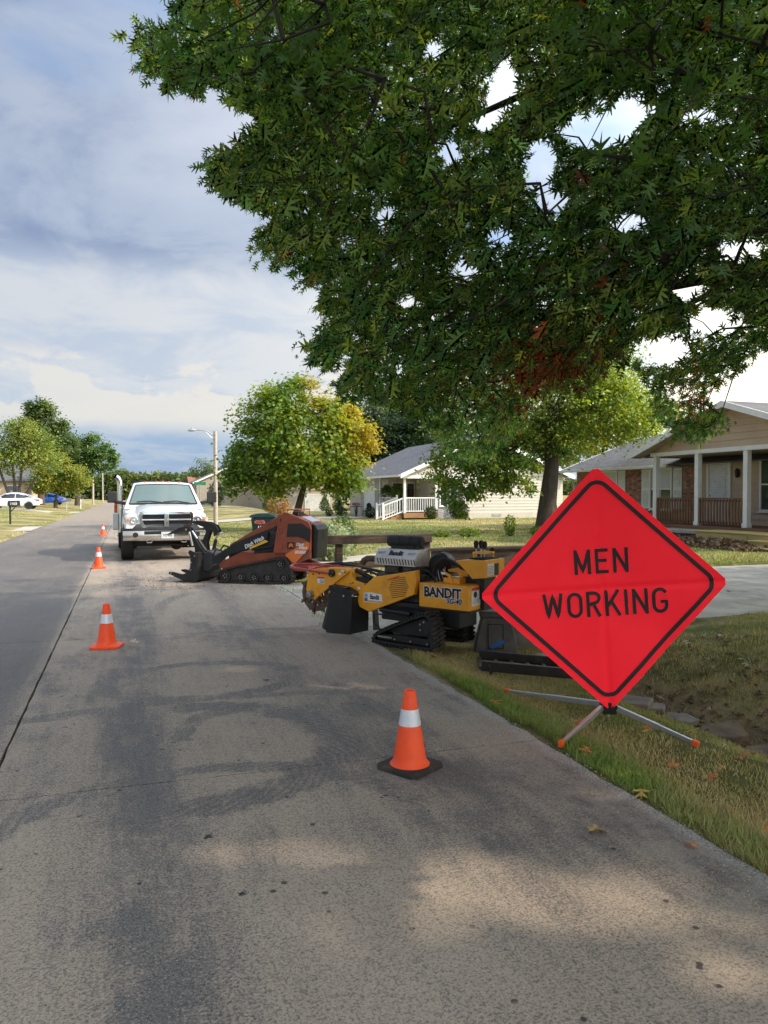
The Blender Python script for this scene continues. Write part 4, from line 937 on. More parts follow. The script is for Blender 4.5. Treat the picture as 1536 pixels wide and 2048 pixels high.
def onface(u, v_, off=.004):   # windscreen plane: u in -1..1, v 0..1
    z = 1.24 + .66 * v_; hw = .985 - .25 * v_; y = 1.30 + .72 * v_ - off; return Vector((u * hw, y - .0, z)) + Vector((0, -.05 * (1 - u * u), .03 * (1 - u * u)))
mb = MB(); NU = 12
for j in range(2):
    for i in range(NU + 1):
        u = -1 + 2 * i / NU; mb.v.append(tuple(onface(u * .90, .19 if j == 0 else .93, .008)))
mb.f = [(i, i + 1, NU + 2 + i, NU + 1 + i) for i in range(NU)]
ws = mb.build('windscreen', GLASSW, tk, smooth=True)
fr = MB()
for i in range(NU):
    for j in (0, 1):
        fr.bar(Vector(mb.v[j * (NU + 1) + i]) + Vector((0, -.004, 0)), Vector(mb.v[j * (NU + 1) + i + 1]) + Vector((0, -.004, 0)), .014, .028)
for i in (0, NU): fr.bar(Vector(mb.v[i]) + Vector((0, -.004, 0)), Vector(mb.v[NU + 1 + i]) + Vector((0, -.004, 0)), .028, .014, (0, 1, 0))
fr.build('windscreen_seal', DPLAS, ws)
for a, b_ in ((-.80, -.05), (-.02, .76)):
    MB().bar(onface(a * .9, .235 + .03 * (a < -.5), .03), onface((a + b_) * .45, .275, .03), .012, .02).bar(onface((a + b_) * .45, .275, .03), onface(b_ * .9, .215, .03), .012, .02).build('wiper', DPLAS, ws)
MB().bar(onface(-.08, .86, -.06), onface(.10, .86, -.06), .03, .07).build('rear_view_mirror', DPLAS, tk)
for s_ in (-1, 1):
    def sd(v_, y, off=.006): return (s_ * (.985 - .25 * v_ + off), y, 1.24 + .66 * v_)
    MB().add([sd(.12, 1.62), sd(.12, 2.45), sd(.88, 2.45), sd(.88, 2.12)], [(0, 1, 2, 3)]).build('side_window', GLASSD, tk)
    MB().add([sd(.12, 2.55), sd(.12, 3.25), sd(.88, 3.18), sd(.88, 2.55)], [(0, 1, 2, 3)]).build('side_window', GLASSD, tk)
    MB().bar((s_ * 1.006, 2.1, 1.12), (s_ * 1.006, 2.26, 1.12), .03, .035).build('door_handle', DPLAS, tk)
    # towing mirror
    mr = MB().bb(*sorted((s_ * 1.13, s_ * 1.38)), 1.74, 1.86, 1.40, 1.69).build('mirror', DPLAS, tk, bevel=.03, seg=3)
    MB().bar((s_ * .93, 1.80, 1.38), (s_ * 1.20, 1.80, 1.425), .07, .085).build('mirror_arm', DPLAS, mr, bevel=.015)
    # head lamps
    hl = loft([(.085, [(.665, 1.09), (.80, 1.09), (.93, 1.06), (.93, .96), (.82, .905), (.665, .905), (.66, 1.0)]), (.20, [(.665, 1.09), (.82, 1.10), (.985, 1.07), (.985, .96), (.84, .905), (.665, .905), (.66, 1.0)])], False)
    hl.v = [(s_ * x, y, z) for x, y, z in hl.v]
    h_ = hl.build('headlight', LENS, tk, smooth=True, ang=30)
    MB().lathe([(.088, .07), (.078, .062), (.03, .09)], 20, (s_ * .745, 0, 1.0), 'y').build('lamp_bowl', CHROME, h_, smooth=True); MB().lathe([(.03, .058), (.01, .05)], 12, (s_ * .745, 0, 1.0), 'y').build('bulb', LENS, h_)
    MB().lathe([(.034, .082), (.028, .076), (.0, .076)], 14, (s_ * .885, 0, 1.0), 'y').build('turn_lamp', AMBER, h_)
    MB().lathe([(.062, -.018), (.052, -.012), (.0, -.01)], 18, (s_ * .72, .035, .645), 'y').build('fog_lamp', INK, tk)
    # wheels
    for wy, off in ((.86, .90), (5.05, 1.02), (5.05, .74)):
        tw_ = .15 if wy < 2 else .125
        wt = MB().lathe([(.24, -tw_ * .8), (.36, -tw_), (.395, -tw_ * .8), (.405, -.05), (.405, .05), (.395, tw_ * .8), (.36, tw_), (.24, tw_ * .8)], 32, (s_ * off, wy, .405), 'x').build('tyre', TYRE, tk, smooth=True, ang=40)
        MB().lathe([(.24, -.06), (.20, -.02), (.10, .0), (.08, s_ * (.06 if wy < 2 else .10)), (.03, s_ * (.08 if wy < 2 else .14))], 20, (s_ * (off + .02), wy, .405), 'x').build('rim', CHROME, wt, smooth=True)
    MB().prism([(.35, .80), (.40, .62), (.45, .80)], s_ * .99, s_ * 1.005, 'x').build('wheel_arch_trim', WPAINT, tk)
# grille
def rr_loop(x0, z0, x1, z1, r, y, n=5, bow=0.0):
    out = []
    for cx, cz, a0 in ((x1 - r, z1 - r, 0), (x0 + r, z1 - r, 90), (x0 + r, z0 + r, 180), (x1 - r, z0 + r, 270)):
        out += [(cx + r * math.cos(R(a0 + 90 * i / n)), y, cz + r * math.sin(R(a0 + 90 * i / n))) for i in range(n + 1)]
    return [(x * (1 - .10 * (1 - (z - z0) / (z1 - z0))), y + bow * (x / .62) ** 2, z) for x, y, z in out]
go = rr_loop(-.65, .80, .65, 1.195, .10, .03, bow=.03); gi = rr_loop(-.575, .865, .575, 1.135, .07, .03, bow=.03); gb = rr_loop(-.66, .79, .66, 1.20, .10, .13, bow=.03); gib = rr_loop(-.575, .865, .575, 1.135, .07, .12, bow=.03)
mb = MB(); n_ = len(go)
for L in (go, gi, gb, gib): mb.v += L
for i in range(n_):
    j = (i + 1) % n_; mb.f += [(i, j, n_ + j, n_ + i), (i, 2 * n_ + i, 2 * n_ + j, j), (n_ + i, n_ + j, 3 * n_ + j, 3 * n_ + i)]
grl = mb.build('grille_surround', CHROME, tk, smooth=True, ang=30)
MB().prism([(p[0], p[2]) for p in gi], .068, .078, 'y').build('grille_backing', INK, grl)
MB().bb(-.055, .055, .015, .10, .84, 1.17).build('grille_bar', CHROME, grl, bevel=.015); MB().bb(-.57, .57, .03, .10, .985, 1.02).build('grille_bar', CHROME, grl, bevel=.01)
for k in range(5): MB().bb(-.53, .53, .056, .067, .885 + k * .018, .891 + k * .018).bb(-.54, .54, .056, .067, 1.04 + k * .018, 1.046 + k * .018).build('grille_slat', DPLAS, grl)
MB().prism([(-.035, 1.03), (.035, 1.03), (.04, .99), (0, .955), (-.04, .99)], .005, .016, 'y').build('grille_badge', STEEL, grl, bevel=.005)
# bumper, valance
def sweep(prof, xs_, bow, name, m, bevel=.01):
    mb = MB(); n = len(prof)
    for x in xs_:
        for y, z in prof: mb.v.append((x, y + bow * (abs(x) / 1.0) ** 2.6, z))
    for i in range(len(xs_) - 1):
        for j in range(n): mb.f.append((i * n + j, i * n + (j + 1) % n, (i + 1) * n + (j + 1) % n, (i + 1) * n + j))
    mb.f += [tuple(range(n)), tuple(range((len(xs_) - 1) * n, len(xs_) * n))]
    return mb.build(name, m, tk, smooth=True, ang=40)
xs_ = [-1.0 + .1 * i for i in range(21)]
VAL = mat('dark_valance', (.05, .055, .065), .18, var=.1, coat=.5)
sweep([(.04, .765), (.03, .80), (.05, .90), (.12, .915), (.2, .915), (.2, .765)], xs_, .13, 'bumper_valance', VAL)
bp = sweep([(.02, .505), (-.015, .55), (-.02, .64), (.0, .74), (.05, .765), (.2, .765), (.2, .505)], xs_, .16, 'bumper', mat('bumper_chrome', (.62, .61, .60), .2, .95, var=.08, scale=3))
MB().bb(-.52, .52, -.028, -.018, .655, .735).build('bumper_intake', INK, bp, bevel=.008)
pl = MB().bb(-.13, .16, -.045, -.035, .555, .715).build('licence_plate', mat('plate_white', (.62, .64, .66), .4), tk, bevel=.006)
letter('plate', mat('plate_ink', (.06, .07, .12), .5), pl, (.015, -.0468, .632), (1, 0, 0))
for s_ in (-1, 1): MB().tube([(s_ * .40 - .06, .05, .49), (s_ * .40 - .05, .0, .46), (s_ * .40 + .05, .0, .46), (s_ * .40 + .06, .05, .49)], .014, 8).build('tow_hook', STEEL, tk, smooth=True)
MB().bb(-.55, .55, .2, 4.9, .48, .60).bb(-.82, .82, .75, .95, .33, .45).lathe([(.02, .62), (.14, .72), (.16, .85), (.14, 1.0), (.02, 1.1)], 16, (.28, 0, .38), 'y').tube([(-.6, .55, .42), (.5, .62, .36)], .025, 8).bb(-.7, .7, .35, 1.3, .45, .75).build('chassis', INK, tk)
for k in range(5): 
    lx = (-.44, -.16, 0.0, .16, .44)[k]
    MB().lathe([(.045, 0), (.04, .022), (.018, .034), (.0, .036)], 12, (lx, 2.12, 1.925 + .012 * (1 - (lx / .44) ** 2))).build('cab_marker_light', mat('marker_amber', (.62, .12, .03), .25, coat=.5), roof, smooth=True)
MB().tube([(-.05, 2.6, 1.96), (-.05, 2.6, 2.10)], .006, 6).bb(-.07, -.03, 2.59, 2.61, 2.06, 2.08).build('antenna', INK, roof)
MB().tube([(-1.08, 3.56, .55), (-1.08, 3.56, 1.85), (-1.09, 3.56, 1.98), (-1.13, 3.54, 2.07), (-1.20, 3.50, 2.12)], .075, 14, cap=False).build('exhaust_stack', CHROME, tk, smooth=True)
bed = MB().bb(-1.22, 1.22, 3.72, 6.9, .86, .98).build('flatbed', mat('bed_grey', (.30, .31, .32), .5, .4, var=.15), tk, bevel=.01)
MB().bar((-.97, 3.62, .98), (-.70, 3.62, 2.0), .09, .05).bar((.97, 3.62, .98), (.70, 3.62, 2.0), .09, .05).bar((-.72, 3.62, 1.98), (.72, 3.62, 1.98), .05, .05).bar((-.85, 3.62, 1.45), (.85, 3.62, 1.45), .04, .05).build('headache_rack', BLACK, bed)
for k in range(7): MB().bar((-.6 + k * .2, 3.62, .98), (-.6 + k * .2, 3.62, 1.96), .02, .02).build('rack_bar', BLACK, bed)
MB().bb(-1.24, -1.0, 3.80, 4.4, .98, 1.42).build('tool_box', mat('red_box', (.42, .06, .03), .5, var=.15), bed, bevel=.01)
MB().bb(-1.27, -1.13, 3.45, 3.75, .62, 1.10).build('side_step_box', mat('step_grey', (.48, .49, .50), .4, .3), tk, bevel=.02)
for k in range(5): MB().lathe([(.018, -.06), (.012, -.09), (.0, -.09)], 8, (-1.19, 5.05 + .09 * math.cos(k * 1.257), .405 + .09 * math.sin(k * 1.257)), 'x').build('wheel_nut', CHROME, tk)

# ================================================================ parked cars
def sedan(name, label, loc, rz, paint):
    t = thing(name, label, 'car', loc, rz)
    st = [(-2.36, .62, .50, .62, .42), (-2.28, .74, .80, .84, .40), (-1.95, .84, .97, .97, .30), (-1.3, .88, 1.00, 1.0, .26), (-.4, .90, .97, .97, .24), (.6, .90, .95, .95, .24), (1.1, .89, .93, .93, .26), (1.7, .86, .86, .86, .28), (2.15, .76, .74, .74, .32), (2.34, .60, .58, .60, .40)]
    secs = []
    for x, hw, zb, zt, z0 in st: secs.append((x, [(0, zt + .03), (hw * .55, zt + .025), (hw * .86, zb), (hw, zb - .14), (hw + .02, .52), (hw, .36), (hw * .9, z0), (0, z0)]))
    mb = loft(secs); mb.v = [(y, x, z) for x, y, z in mb.v]
    body = mb.build('body', paint, t, smooth=True, ang=45)
    gh = [(-1.72, .66, .98, .99), (-1.15, .70, .95, 1.28), (-.55, .66, .95, 1.43), (.05, .66, .95, 1.44), (.55, .68, .94, 1.33), (1.22, .70, .92, .95)]
    mb = loft([(x, [(0, zt + .01), (hw * .78, zt - .005), (hw * .98, zt - .06 if zt > 1.1 else zt - .02), (.80, zb)]) for x, hw, zb, zt in gh]); mb.v = [(y, x, z) for x, y, z in mb.v]
    mb.build('greenhouse', GLASSD, t, smooth=True, ang=60)
    mb = loft([(x, [(0, zt + .02), (hw * .80, zt + .004), (hw * 1.0, zt - .055), (hw * 1.0 + .01, zt - .10)]) for x, hw, zb, zt in [(-1.25, .68, 0, 1.24), (-.95, .68, 0, 1.345), (-.55, .66, 0, 1.43), (.05, .66, 0, 1.44), (.42, .675, 0, 1.375)]], cap=False); mb.v = [(y, x, z) for x, y, z in mb.v]
    mb.build('roof', paint, t, smooth=True, ang=60)
    for s_ in (-1, 1):
        y_ = s_
        MB().bar((-1.78, y_ * .74, .98), (-1.12, y_ * .70, 1.28), .07, .05).bar((1.25, y_ * .77, .95), (.42, y_ * .69, 1.36), .06, .04).bar((-.32, y_ * .82, .95), (-.36, y_ * .68, 1.40), .05, .03).build('pillar', paint, t)
        for wx in (-1.42, 1.42):
            wt = MB().lathe([(.20, -.1), (.30, -.105), (.325, -.06), (.325, .06), (.30, .105), (.20, .1)], 26, (wx, y_ * .80, .325), 'y').build('tyre', TYRE, t, smooth=True)
            MB().lathe([(.215, y_ * .07), (.19, y_ * .10), (.05, y_ * .085), (.0, y_ * .09)], 20, (wx, y_ * .80, .325), 'y').build('rim', STEEL, wt, smooth=True, ang=20)
            for k in range(5): MB().bar((wx + .05 * math.cos(k * 1.257 + .6), y_ * .905, .325 + .05 * math.sin(k * 1.257 + .6)), (wx + .19 * math.cos(k * 1.257 + .6), y_ * .905, .325 + .19 * math.sin(k * 1.257 + .6)), .014, .045, (0, 1, 0)).build('spoke', INK, wt)
            MB().lathe([(.37, y_ * .095), (.35, y_ * .118), (.33, y_ * .095)], 26, (wx, y_ * .80, .335), 'y', cap=False).build('wheel_arch', DPLAS, t)
        for hx in (-.75, .35): MB().bar((hx, y_ * .915, .84), (hx + .16, y_ * .915, .84), .02, .03).build('door_handle', paint, t)
        for hx in (-.38, .62): MB().bb(hx, hx + .008, *sorted((y_ * .90, y_ * .921)), .40, .80).build('door_gap', INK, t)
        MB().bb(.75, .95, *sorted((y_ * .88, y_ * 1.02)), .96, 1.08).build('mirror', paint, t, bevel=.03)
        MB().prism([(-2.33, .72), (-2.30, .84), (-1.95, .88), (-1.85, .84), (-2.1, .74)], y_ * .66, y_ * .885, 'y').build('tail_light', mat('tail_red', (.5, .02, .02), .2, coat=.5), t, bevel=.01)
        MB().bb(2.16, 2.30, *sorted((y_ * .45, y_ * .70)), .58, .70).build('headlight', LENS, t, bevel=.02)
    MB().bb(-2.38, -2.2, -.7, .7, .36, .46).build('rear_bumper_insert', DPLAS, t, bevel=.02); MB().bb(-2.372, -2.33, -.26, .26, .62, .74).build('licence_plate', mat('plate_white', (.6, .6, .6)), t)
    return t
sedan('parked_sedan', 'white sedan parked across the left driveway behind the black mailbox', (-9.5, 74.0, float(gz(-9.5, 74)) + .03), R(176), WPAINT)
sedan('parked_sedan', 'blue car parked farther up the left side of the road', (-9.6, 104.0, float(gz(-9.6, 104)) + .02), R(172), mat('blue_car_paint', (.015, .09, .42), .25, var=.05, coat=.7))

# ================================================================ mailboxes, bin, poles
def mailbox(name, label, x, y, h, m, num=None, post=None, w_=.28, rz=0.0, big=1.0):
    z0 = float(gz(x, y)); t = thing(name, label, 'mailbox', (x, y, z0), rz)
    MB().bb(-.045, .045, -.045, .045, -.1, h).build('post', post or m, t, bevel=.005)
    MB().bar((0, 0, h * .68), (w_ * .9, 0, h * .98), .05, .05).bb(-.06, w_ * 1.2, -.06, .06, h, h + .03).build('bracket', post or m, t)
    L = .26 * big; prof = [(-.13 * big, 0), (.13 * big, 0), (.13 * big, .15 * big)] + [(.13 * big * math.cos(R(a)), .15 * big + .11 * big * math.sin(R(a))) for a in range(20, 180, 20)] + [(-.13 * big, .15 * big)]
    bx = MB().prism([(p, q + h + .03) for p, q in prof], -L * .35, L * 1.65, 'x').build('mailbox_body', m, t, bevel=.006)
    MB().bb(-L * .38, -L * .35, -.12 * big, .12 * big, h + .04, h + .22 * big).build('door', m, bx, bevel=.004)
    MB().bb(L * 1.0, L * 1.03, -.15 * big, -.135 * big, h + .12, h + .30).build('flag', REDLAB, bx)
    if num: letter(num, WHITE, bx, (L * .65, -.131 * big - .002, h + .03 + .10 * big), (1, 0, 0))
    return t
BOXB = mat('mailbox_black', (.015, .015, .016), .4, var=.1)
mailbox('mailbox', 'big black mailbox numbered 1103 on a post by the left lawn', -5.82, 44.2, .98, BOXB, 'n1103', big=1.12)
mailbox('mailbox', 'small pale mailbox on a thin post up the left side', -5.3, 77.0, 1.0, mat('mailbox_grey', (.12, .12, .13), .5), None, mat('post_grey', (.35, .34, .32), .7))
mailbox('mailbox', 'mailbox on a thick white post near the top of the street', -4.9, 93.0, 1.25, mat('mailbox_dark', (.05, .05, .05), .5), None, mat('white_post', (.75, .74, .72), .6), big=1.3)
BINM = mat('bin_green', (.006, .030, .032), .42, var=.12, scale=5)
bx_, by_ = 4.12, 23.6; t = thing('wheeled_bin', 'dark green wheeled bin marked 1102 standing behind the skid steer', 'bin', (bx_, by_, float(gz(bx_, by_))), R(-17)); t.scale = (1.14, 1.14, 1.10)
secs = [(.06, .22, .26), (.5, .27, .30), (.92, .315, .35)]
mb = MB()
for z, hx, hy in secs: mb.v += [(-hx, -hy, z), (hx, -hy, z), (hx, hy, z), (-hx, hy, z)]
for i in range(2): mb.f += [(i * 4 + j, i * 4 + (j + 1) % 4, i * 4 + 4 + (j + 1) % 4, i * 4 + 4 + j) for j in range(4)]
mb.f += [(3, 2, 1, 0), (8, 9, 10, 11)]
bd = mb.build('bin_body', BINM, t, bevel=.03, seg=3)
MB().prism([(-.35, .925), (-.355, .96), (-.30, 1.015), (-.10, 1.045), (.20, 1.04), (.345, .985), (.35, .925)], -.37, .38, 'y').build('lid', BINM, t, bevel=.02, seg=3)
mb = MB(); 
for k in range(9): mb.lathe([(.045 + .01 * math.sin(k * 2.1), -.347), (.042, -.349)], 12, (-.17 + k * .026, 0, .80 + .008 * math.sin(k * 3)), 'y')
mb.build('logo_patch', mat('logo_pink', (.55, .13, .12), .5), bd); letter('n1102', WHITE, bd, (-.02, -.338, .655), (1, 0, 0))
for s_ in (-1, 1): MB().lathe([(.03, -.03), (.11, -.03), (.12, 0), (.11, .03), (.03, .03)], 18, (s_ * .27, .28, .12), 'x').build('wheel', TYRE, t, smooth=True)
MB().tube([(-.25, .40, .90), (.25, .40, .90)], .015, 8).build('handle', BINM, t)

CONCP = mat('concrete_pole', (.42, .36, .30), .85, var=.1, scale=3, world=True)
px_, py_ = 4.95, 44.5; z0 = float(gz(px_, py_)); t = thing('street_lamp', 'concrete street lamp with a curved metal arm behind the pickup', 'street lamp', (px_, py_, z0), 0)
MB().tube([(0, 0, -.3), (0, 0, 5.42)], [.135, .10], 12).build('pole', CONCP, t, smooth=True)
GALV = mat('lamp_metal', (.34, .35, .36), .45, .7)
MB().tube([(0, 0, 5.12), (-.35, .0, 5.35), (-.7, 0, 5.47), (-1.05, 0, 5.47), (-1.2, 0, 5.45)], .03, 8).tube([(0, 0, 4.82), (-.3, 0, 5.12), (-.55, 0, 5.39)], .02, 6).build('arm', GALV, t, smooth=True)
MB().tube([(-1.1, 0, 5.45), (-1.22, 0, 5.46), (-1.42, 0, 5.44), (-1.55, 0, 5.425)], [.03, .075, .08, .03], 12).build('lamp_head', GALV, t, smooth=True); MB().lathe([(.02, 5.50), (.035, 5.52), (.03, 5.60)], 8, (-1.32, 0, 0)).build('photocell', GALV, t)
for i, (x, y, h, arm, lb) in enumerate(((-4.9, 128, 8.0, True, 'thin pale lamp pole with an arm at the left of the far road'), (-5.0, 185, 8.6, False, 'short pale pole beside the crest of the road'))):
    t = thing('utility_pole', lb, 'pole', (x, y, float(gz(x, y))), 0); MB().tube([(0, 0, -.3), (0, 0, h)], [.16, .11], 8).build('pole', CONCP, t, smooth=True)
    if arm: MB().tube([(0, 0, h - .3), (.6, 0, h + .02), (2.2, 0, h)], .05, 6).build('arm', GALV, t); MB().bb(2.1, 2.7, -.1, .1, h - .08, h + .05).build('lamp_head', GALV, t)
t = thing('street_name_sign', 'small green street name sign on a thin post behind the pickup mirror', 'sign', (5.2, 57.0, float(gz(5.2, 57))), R(-20)); MB().tube([(0, 0, -.2), (0, 0, 2.5)], .035, 8).build('post', GALV, t); MB().bb(-.45, .45, -.01, .01, 2.45, 2.68).build('name_plate', mat('sign_green', (.03, .22, .12), .4), t)

# ================================================================ timber rails, tote, grate, ditch stones
DTIM = mat('dark_timber', (.060, .036, .024), .8, var=.4, scale=3, bump=.4, bscale=30, aniso=(1, 8, 8), dirt=((.16, .11, .075), .5, 4))
t = thing('timber_guard_rail', 'dark brown timber guard rail along the far side of the driveway', 'guard rail', (0, 0, 0))
for x in (2.95, 4.03, 5.92):
    MB().bb(x - .065, x + .065, 14.42, 14.55, float(gz(x, 14.5)) - .2, .74).build('post', DTIM, t, bevel=.006)
MB().bb(2.75, 6.02, 14.38, 14.60, .745, .79).bb(2.75, 6.0, 14.36, 14.415, .62, .744).build('top_rail', DTIM, t, bevel=.006); MB().bb(2.8, 5.52, 14.37, 14.415, .13, .25).build('lower_rail', DTIM, t, bevel=.006)
t = thing('timber_retaining_rail', 'low black-brown timber edging box behind the yellow control levers', 'timber edging', (0, 0, 0))
MB().bb(5.9, 9.4, 13.52, 13.60, -.1, .50).build('face_board', DTIM, t, bevel=.006); MB().bb(5.52, 9.4, 13.46, 13.76, .505, .555).build('cap_board', DTIM, t, bevel=.006); MB().bb(5.86, 5.90, 13.52, 14.1, -.1, .50).build('end_board', DTIM, t, bevel=.006)
for x in (6.8, 8.1): MB().bb(x, x + .09, 13.47, 13.52, -.1, .50).build('post', DTIM, t)
TOTE = mat('grey_tote', (.085, .083, .082), .7, var=.2, scale=5, bump=.2, bscale=40, dirt=((.18, .15, .12), .5, 5))
t = thing('grey_plastic_tote', 'grey moulded tote with an open side slot on the grass behind the grinder', 'tote', (3.80, 7.30, float(gz(3.8, 7.3))), R(-24))
bt = MB(); 
def tote_ring(z, hx, hy): bt.v.extend([(-hx, -hy, z), (hx, -hy, z), (hx, hy, z), (-hx, hy, z)])
tote_ring(0.0, .24, .17); tote_ring(.20, .20, .15); tote_ring(.40, .155, .13); bt.f = [(3, 2, 1, 0), (8, 9, 10, 11)] + [(i * 4 + j, i * 4 + (j + 1) % 4, i * 4 + 4 + (j + 1) % 4, i * 4 + 4 + j) for i in range(2) for j in range(4)]
tb_ = bt.build('tote_body', TOTE, t, bevel=.015)
MB().bb(-.18, .20, -.155, .155, .401, .465).build('tote_lid', TOTE, t, bevel=.012)
sl_ = MB().bar((-.01, -.172, .07), (-.01, -.137, .33), .17, .012, (0, 1, 0)).build('slot', INK, tb_); MB().bar((-.01, -.178, .08), (-.01, -.143, .32), .145, .012, (0, 1, 0)).build('slot_panel', TOTE, tb_)
MB().bar((-.06, -.185, .09), (.075, -.178, .155), .02, .045, (0, 0, 1)).build('blue_strap', mat('blue_strap', (.02, .12, .35), .6), tb_)
t = thing('concrete_block', 'grey concrete block set in the grass under the left side of the sign', 'block', (4.35, 7.55, float(gz(4.35, 7.55))), R(-5))
MB().bb(-.30, .45, -.12, .12, -.1, .34).build('block_body', mat('block_grey', (.16, .15, .14), .9, var=.2, scale=6, bump=.4), t, bevel=.012); MB().bb(-.32, .47, -.15, .14, .342, .42).build('block_cap', MATS['block_grey'], t, bevel=.012)
# black steel loading grate
GRATE = mat('worn_black_steel', (.035, .034, .034), .45, .2, var=.4, scale=12, dirt=((.16, .14, .12), .6, 9))
GX, GY = 3.66, 6.28; t = thing('steel_grate', 'black steel ramp grate lying on the grass behind the sign', 'grate', (GX, GY, float(gz(GX, GY)) + .02), R(-31)); t.rotation_euler = (R(-1), R(4), R(-24))
for y in (-.26, .26): MB().bb(-.50, .55, y - .02, y + .02, .03, .12).build('side_rail', BLACK, t, bevel=.004)
for x in (-.50, .53): MB().bb(x - .02, x + .02, -.24, .24, .032, .060).build('end_rail', GRATE, t, bevel=.004)
for k in range(6): MB().bar((-.34 + k * .155, -.24, .050), (-.34 + k * .155, .24, .050), .034, .014).build('grate_bar', GRATE, t)
for x, y in ((-.44, -.29), (.47, -.29)): MB().tube([(x, y, .10), (x + .03, y - .03, .05), (x + .02, y - .02, -.01)], .012, 6).build('hook', BLACK, t)
STONE = mat('ditch_stone', (.24, .21, .18), .92, var=.3, scale=5, bump=.6, bscale=25, world=True)
def slab_stone(name, label, cx, cy, pts, z0, z1, tilt, m=STONE):
    mb = MB().prism(pts, z0, z1, 'z'); o = mb.build(name, m, None, bevel=.015); o.location = (cx, cy, float(gz(cx, cy)) - .005); o.scale = (.78, .78, .9); o.rotation_euler = tilt
    tag(o, label, 'stone', 'stones lining the ditch'); return o
slab_stone('ditch_stone', 'brown pointed stone slab overhanging a dark gap in the ditch', 4.72, 5.02, [(-.36, -.10), (.10, -.20), (.28, -.12), (.20, .22), (-.10, .12)], .02, .10, (R(10), R(-4), R(-35)), mat('brown_slab', (.17, .12, .085), .9, var=.3, scale=8, bump=.5, bscale=30, world=True))
slab_stone('ditch_stone', 'dark brown slab in the ditch nearest the right picture edge', 4.66, 4.35, [(-.45, -.12), (.2, -.25), (.42, -.1), (.34, .2), (-.2, .22)], -.02, .06, (R(8), R(2), R(-62)), MATS['brown_slab'])
slab_stone('ditch_stone', 'flat pale grey stone beside the lower edge of the sign', 4.42, 5.55, [(-.18, -.1), (.15, -.12), (.2, .08), (-.1, .12)], .0, .07, (R(6), 0, R(-30)))
slab_stone('ditch_stone', 'rounded grey stone between the pale stone and the brown slab', 4.55, 5.30, [(-.15, -.1), (.1, -.12), (.2, 0), (.08, .12), (-.14, .08)], .0, .08, (R(9), R(3), R(-40)))
slab_stone('ditch_stone', 'grey slab stone just under the sign at the ditch head', 4.22, 5.52, [(-.22, -.1), (.18, -.14), (.24, .06), (-.1, .14)], .0, .07, (R(9), R(-4), R(-40)))
slab_stone('ditch_stone', 'flat tan stone on the turf behind the steel grate', 4.10, 6.75, [(-.28, -.12), (.2, -.16), (.32, .08), (-.1, .15)], .0, .12, (R(4), R(6), R(-20)))
# round concrete culvert mouth beneath the driveway
t = thing('culvert_pipe', 'round dark drain pipe mouth under the driveway at the ditch head', 'pipe', (4.95, 7.2, -.28)); MB().lathe([(.15, 0), (.19, 0), (.19, .62), (.15, .62), (.15, 0)], 24, (0, 0, 0), 'y', cap=False).build('pipe_ring', STONE, t, smooth=True); MB().lathe([(.15, .5), (.01, .5)], 24, (0, 0, 0), 'y').build('pipe_dark', INK, t)
# ================================================================ houses
class House:
    def __init__(s, name, label, loc): s.t = thing(name, label, 'house', loc); s.I = Matrix.Translation(Vector(loc)).inverted()
    def p(s, mb, name, m, parent=None, **k):
        o = mb.build(name, m, s.t if parent is None else parent, **k)
        if parent is None: o.matrix_parent_inverse = s.I
        return o
    def rows(s, name, m, plane, c, a0, a1, z0, z1, e, out, gable=None):
        """lapped siding boards on a wall. plane 'x' or 'y', c its coordinate, out = outward sign; gable=(apex_a, apex_z, half_width, base_z)"""
        z = z0
        while z < z1 - .02:
            zt = min(z + e, z1); l, r = a0, a1
            if gable:
                ga, gzz, hw, bz = gable; u = (zt - bz) / (gzz - bz)
                if u >= 1: break
                if u > 0: l = max(l, ga - hw * (1 - u)); r = min(r, ga + hw * (1 - u))
            if r - l < .05: break
            q = [(l, c), (r, c)]
            P = lambda a, d, z_: (c + d * out, a, z_) if plane == 'x' else (a, c + d * out, z_)
            vs = [P(l, 0, z), P(r, 0, z), P(r, .04, z), P(l, .04, z), P(l, 0, zt), P(r, 0, zt), P(r, .008, zt), P(l, .008, zt)]
            mb = MB().add(vs, [(3, 2, 1, 0), (4, 5, 6, 7), (0, 1, 5, 4), (1, 2, 6, 5), (2, 3, 7, 6), (3, 0, 4, 7)])
            s.p(mb, name, m); z = zt + .003
    def window(s, plane, c, out, a0, a1, z0, z1, frame, glass, mull=1, name='window', curtain=None):
        P = lambda a, d, z_: (c + d * out, a, z_) if plane == 'x' else (a, c + d * out, z_)
        def bx(A0, A1, d0, d1, Z0, Z1):
            a, b = P(A0, d0, Z0), P(A1, d1, Z1); return MB().bb(min(a[0], b[0]), max(a[0], b[0]), min(a[1], b[1]), max(a[1], b[1]), Z0, Z1)
        f = .07; mb = MB()
        for q in ((a0 - f, a0, z0 - f, z1 + f), (a1, a1 + f, z0 - f, z1 + f), (a0, a1, z1, z1 + f), (a0, a1, z0 - f, z0)): 
            k = bx(q[0], q[1], .0, .06, q[2], q[3]); mb.add(k.v, k.f)
        fr = s.p(mb, name, frame)
        g_ = bx(a0, a1, .005, .02, z0, z1).build('pane', glass, fr)
        if curtain: bx(a0 + .02, a1 - .02, .021, .026, z0 + (z1 - z0) * .5, z1).build('blind', curtain, fr)
        zm = (z0 + z1) / 2; bx(a0, a1, .021, .045, zm - .025, zm + .025).build('sash', frame, fr)
        for k in range(1, mull): 
            am = a0 + (a1 - a0) * k / mull; bx(am - .012, am + .012, .021, .035, z0, z1).build('muntin', frame, fr)
        bx(a0 - f - .03, a1 + f + .03, .0, .10, z0 - f - .04, z0 - f).build('sill', frame, fr)
        return fr
